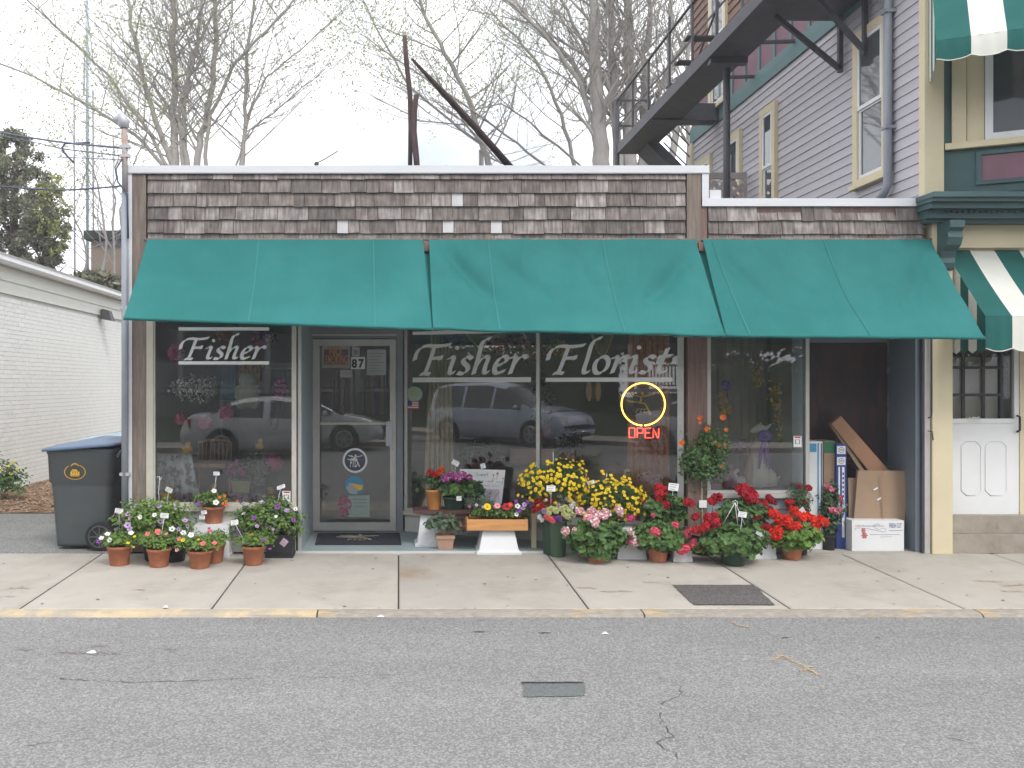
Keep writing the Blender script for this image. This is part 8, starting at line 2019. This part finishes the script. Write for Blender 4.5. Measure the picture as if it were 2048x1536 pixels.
MB().box(-9.8, 1.8, -24, -20.0, 1.38, 1.48).build('porch_floor', MT['housewhite'], hs)
MB().box(-10, 2, -24, -19.8, 4.1, 4.3).build('porch_roof', MT['hroof'], hs)
for x in (-9.7, -7, -4.2, -1.4, 1.6): MB().box(x-.08, x+.08, -20.2, -20.04, 1.48, 4.1).build('porch_post', MT['housewhite'], hs)
MB().box(-9.7, 1.7, -20.14, -20.08, 2.25, 2.33).build('top_rail', MT['housewhite'], hs); MB().box(-9.7, 1.7, -20.14, -20.08, 1.58, 1.63).build('bottom_rail', MT['housewhite'], hs)
me_bal = MB().box(-.02, .02, -.02, .02, 0, .62).mesh('baluster', MT['housewhite'])
x = -9.55
while x < 1.6: inst(me_bal, 'baluster', hs, (x+4.5, -20.11+22, 1.63-.6)); x += .13
mb = MB(); x = -9.7
while x < 1.7:
    mb.bar((x, -20.1, .62), (x+.72, -20.1, 1.36), .02, .035); mb.bar((x+.72, -20.07, .62), (x, -20.07, 1.36), .02, .035); x += .16
mb.build('lattice', MT['housewhite'], hs, kind='stuff'); MB().box(-9.7, 1.7, -23.9, -20.3, .5, 1.3).build('crawl_space', MT['black'], hs)
for x in (-8.4, -5.6, -.2):
    w = MB().box(x-.5, x+.5, -23.98, -23.93, 2.2, 3.8).build('window', MT['housewhite'], hs); MB().box(x-.42, x+.42, -23.928, -23.92, 2.28, 3.72).build('pane', MT['glass_dark'], w)
w = MB().box(-3.4, -2.3, -23.98, -23.93, 1.5, 3.7).build('door', MT['maroon'], hs)
hb_ = thing('hedge', 'dark clipped hedge beside the porch house, mirrored in the angled window', 'hedge', (-16, -19.5, .6))
mb = MB()
for i in range(16000):
    p = Vector((rnd.uniform(-24, -10.4), rnd.uniform(-21, -18.2), .5+2.6*rnd.random()**.8)); e, f, nn = frame(rv(), 0); w = .09; mb.add([p-e*w, p+f*w*.5, p+e*w, p-f*w*.5], [(0, 1, 2, 3)])
mb.build('foliage', LF['dark'], hb_, kind='stuff'); MB().box(-23.8, -10.6, -20.8, -18.5, .3, 2.7).build('inner_mass', LF['dark'], hb_)
hb2 = thing('hedge', 'low green shrubs right of the porch steps across the street', 'hedge', (6, -19.5, .6)); mb = MB()
for i in range(9000):
    p = Vector((rnd.uniform(2.4, 14), rnd.uniform(-21, -18.2), .5+1.8*rnd.random()**.8)); e, f, nn = frame(rv(), 0); w = .09; mb.add([p-e*w, p+f*w*.5, p+e*w, p-f*w*.5], [(0, 1, 2, 3)])
mb.build('foliage', LF['dark'], hb2, kind='stuff'); MB().box(2.6, 13.8, -20.8, -18.5, .3, 2.0).build('inner_mass', LF['dark'], hb2)
for (lab, x, y, s_, seed) in (('leafy tree behind the hedge across the street', -15, -27, 4.2, 31), ('leafy tree beyond the right side of the porch house', 6, -28, 4.0, 32), ('leafy tree far left across the street', -27, -26, 4.5, 33), ('broad leafy tree added at the right across the street to cover mirrored sky', 12, -30, 5.6, 34), ('rightmost leafy tree, added across the street to cover mirrored sky', 20, -29, 5.4, 36), ('leafy tree added by the left wall of the porch house to cover mirrored sky', -12.6, -26, 3.9, 37), ('tall leafy tree added behind the roof of the porch house to cover mirrored sky', 3, -37, 6.5, 35)):  # the last four are added to block bright sky mirrored in the glass
    t = thing('street_tree', lab, 'tree', (x, y, .5), 0, 'trees across the street'); rg = random.Random(seed); mb = MB()
    MB().tube([(x, y, .3), (x, y, 4), (x+.2, y, 7)], [.28, .2, .06], 8).build('trunk', MT['bark'], t)
    for i in range(9000):
        d = Vector((rg.gauss(0, 1), rg.gauss(0, 1), rg.gauss(0, 1))).normalized(); q = rg.random()**.4*(1+.4*mnoise.noise(d*2+Vector((seed, 0, 0)))); p = Vector((x, y, 6))+Vector((d.x*s_, d.y*s_*.7, d.z*s_*.8))*q; e, f, nn = frame(Vector((rg.gauss(0, 1), rg.gauss(0, 1), rg.gauss(0, 1)))); w = .24; mb.add([p-e*w, p+f*w*.6, p+e*w, p-f*w*.6], [(0, 1, 2, 3)])
    mb.build('crown', LF['geranium'], t, kind='stuff')

# ---- parked cars: bodies lofted along their length, nose towards +x
def car(label, x0, yc, Lc, Wc, prof, belt, glass_x, wheels, wr, m, grp='cars parked on the far side of the street'):
    t = thing('parked_car', label, 'car', (x0, yc, ROADZ), 0, grp)
    def interp(tab, x):
        for i in range(len(tab)-1):
            if x <= tab[i+1][0]:
                a, b = tab[i], tab[i+1]; k = (x-a[0])/(b[0]-a[0]) if b[0] > a[0] else 0; k = k*k*(3-2*k) if False else k; return a[1]+(b[1]-a[1])*k
        return tab[-1][1]
    N = 60; xs = [Lc*i/N for i in range(N+1)]; body = MB(); gl = MB(); ring = 15
    rows = []
    for x in xs:
        e = min(1, min(x, Lc-x)/.55); w = Wc/2*(.80+.20*math.sin(math.pi/2*e)); top = interp(prof, x); bl = min(interp(belt, x), top); cab = max(0, top-bl); zb = .22+.12*(1-e)
        wt = w-.06-cab*.32; row = [(-w*.88, zb), (-w*.97, zb+.1), (-w, .5), (-w*.985, bl-.08), (-w*.95, bl), (-wt-.015, top-min(.08, cab*.25+.01)), (-wt*.8, top), (0, top+.025)]
        row = row+[(-a, b) for a, b in reversed(row[:-1])]; rows.append(row)
    vs = [(x, a, b) for x, row in zip(xs, rows) for a, b in row]; n = len(rows[0]); vfs = []; gfs = []
    for i in range(N):
        xm_ = (xs[i]+xs[i+1])/2
        for j in range(n-1):
            f = (i*n+j, i*n+j+1, (i+1)*n+j+1, (i+1)*n+j); cabh = rows[i][6][1]-rows[i][4][1]
            side = j in (4, n-6); topf = j in (5, 6, 7, 8)
            g_ = False
            if side and glass_x[0] < xm_ < glass_x[-1] and cabh > .16 and not any(abs(xm_-p) < .045 for p in glass_x[1:-1]): g_ = True
            s1 = rows[i+1][7][1]-rows[i][7][1]; slope = abs(s1)/(xs[1]-xs[0])
            if topf and slope > .3 and cabh > .08 and cabh+rows[i][4][1] < max(p[1] for p in prof)-.02 and glass_x[0]-.7 < xm_ < glass_x[-1]+.9: g_ = True
            (gfs if g_ else vfs).append(f)
    body.add(vs, vfs+[tuple(range(n)), tuple(N*n+k for k in reversed(range(n)))], True); body.build('body', MT[m], t, world=False)
    gl.add(vs, gfs, True); gl.build('windows', MT['carglass'], t, world=False)
    for wx in wheels:
        for s_ in (-1, 1):
            y = s_*(Wc/2-.1); MB().tube([(wx, y-.02*s_, wr), (wx, y+.108*s_, wr)], wr+.055, 26).build('wheel_arch', MT['black'], t, world=False)
            w = MB().tube([(wx, y-.1, wr), (wx, y+s_*.12, wr)], wr, 26).build('wheel', MT['tyre'], t, world=False)
            rm = MB(); yy = y+s_*.122; rm.tube([(wx+wr*.62*math.cos(k*math.pi/14), yy, wr+wr*.62*math.sin(k*math.pi/14)) for k in range(29)], .022, 6)
            for k in range(6):
                a = k*math.pi/3; rm.bar((wx, yy, wr), (wx+wr*.6*math.cos(a), yy, wr+wr*.6*math.sin(a)), .03, .055, up=(0, 1, 0))
            rm.tube([(wx, yy-.01, wr), (wx, yy+.015*s_, wr)], .055, 10); rm.build('rim', MT['rim'], w, world=False)
    hz = interp(prof, Lc-.25)-.12
    for s_ in (-1, 1):
        MB().hexa([(Lc-.52, s_*(Wc/2-.03), hz+.0), (Lc-.1, s_*(Wc/2-.22), hz-.02), (Lc-.03, s_*(Wc/2-.5), hz-.03), (Lc-.3, s_*(Wc/2-.4), hz-.03), (Lc-.55, s_*(Wc/2-.04), hz+.1), (Lc-.14, s_*(Wc/2-.23), hz+.1), (Lc-.06, s_*(Wc/2-.5), hz+.09), (Lc-.3, s_*(Wc/2-.4), hz+.1)]).build('headlight', MT['lamp'], t, world=False)
        MB().ell((glass_x[-1]-.12, s_*(Wc/2+.06), interp(belt, glass_x[-1]-.2)+.06), (.07, .09, .07), 8, 6).build('wing_mirror', MT[m], t, world=False)
        MB().hexa([(.02, s_*(Wc/2-.4), .72), (.25, s_*(Wc/2-.03), .72), (.3, s_*(Wc/2-.1), .72), (.1, s_*(Wc/2-.4), .72), (.04, s_*(Wc/2-.4), .92), (.25, s_*(Wc/2-.04), .92), (.3, s_*(Wc/2-.1), .92), (.1, s_*(Wc/2-.4), .92)]).build('tail_light', MT['taillamp'], t, world=False)
        MB().bar((glass_x[0]+.3, s_*(Wc/2+.003), .62), (glass_x[-1]-.1, s_*(Wc/2+.003), .62), .012, .04).build('side_moulding', MT['galv'], t, world=False)
    MB().box(Lc-.1, Lc+.015, -.42, .42, .5, .62).build('grille', MT['black'], t, world=False); MB().box(Lc-.1, Lc+.01, -.5, .5, .28, .4).build('lower_grille', MT['black'], t, world=False)
    return t
sedan_p = [(0, .62), (.05, .9), (.25, 1.02), (.75, 1.06), (1.15, 1.3), (1.55, 1.4), (2.2, 1.44), (2.75, 1.38), (3.3, 1.14), (3.7, .95), (4.2, .87), (4.55, .74), (4.72, .55)]
sedan_b = [(0, .62), (.3, .93), (1.5, .95), (3.4, .92), (3.9, .84), (4.5, .7), (4.72, .55)]
car('silver sedan parked across the street, mirrored in the left window and door', -5.12, -12.95, 4.72, 1.78, sedan_p, sedan_b, [.95, 2.05, 3.35], [1.0, 3.72], .33, 'silver')
van_p = [(0, .7), (.05, 1.3), (.35, 1.68), (.9, 1.76), (2.4, 1.78), (3.1, 1.66), (3.75, 1.28), (4.1, 1.08), (4.6, .98), (4.95, .82), (5.1, .6)]
van_b = [(0, .7), (.2, 1.0), (1.5, 1.04), (3.6, 1.02), (4.1, .96), (4.9, .78), (5.1, .6)]
car('blue grey minivan parked behind the silver sedan, mirrored in the angled window', -12.1, -12.9, 5.1, 1.95, van_p, van_b, [.45, 1.55, 2.65, 3.75], [1.05, 4.15], .35, 'silverblue')
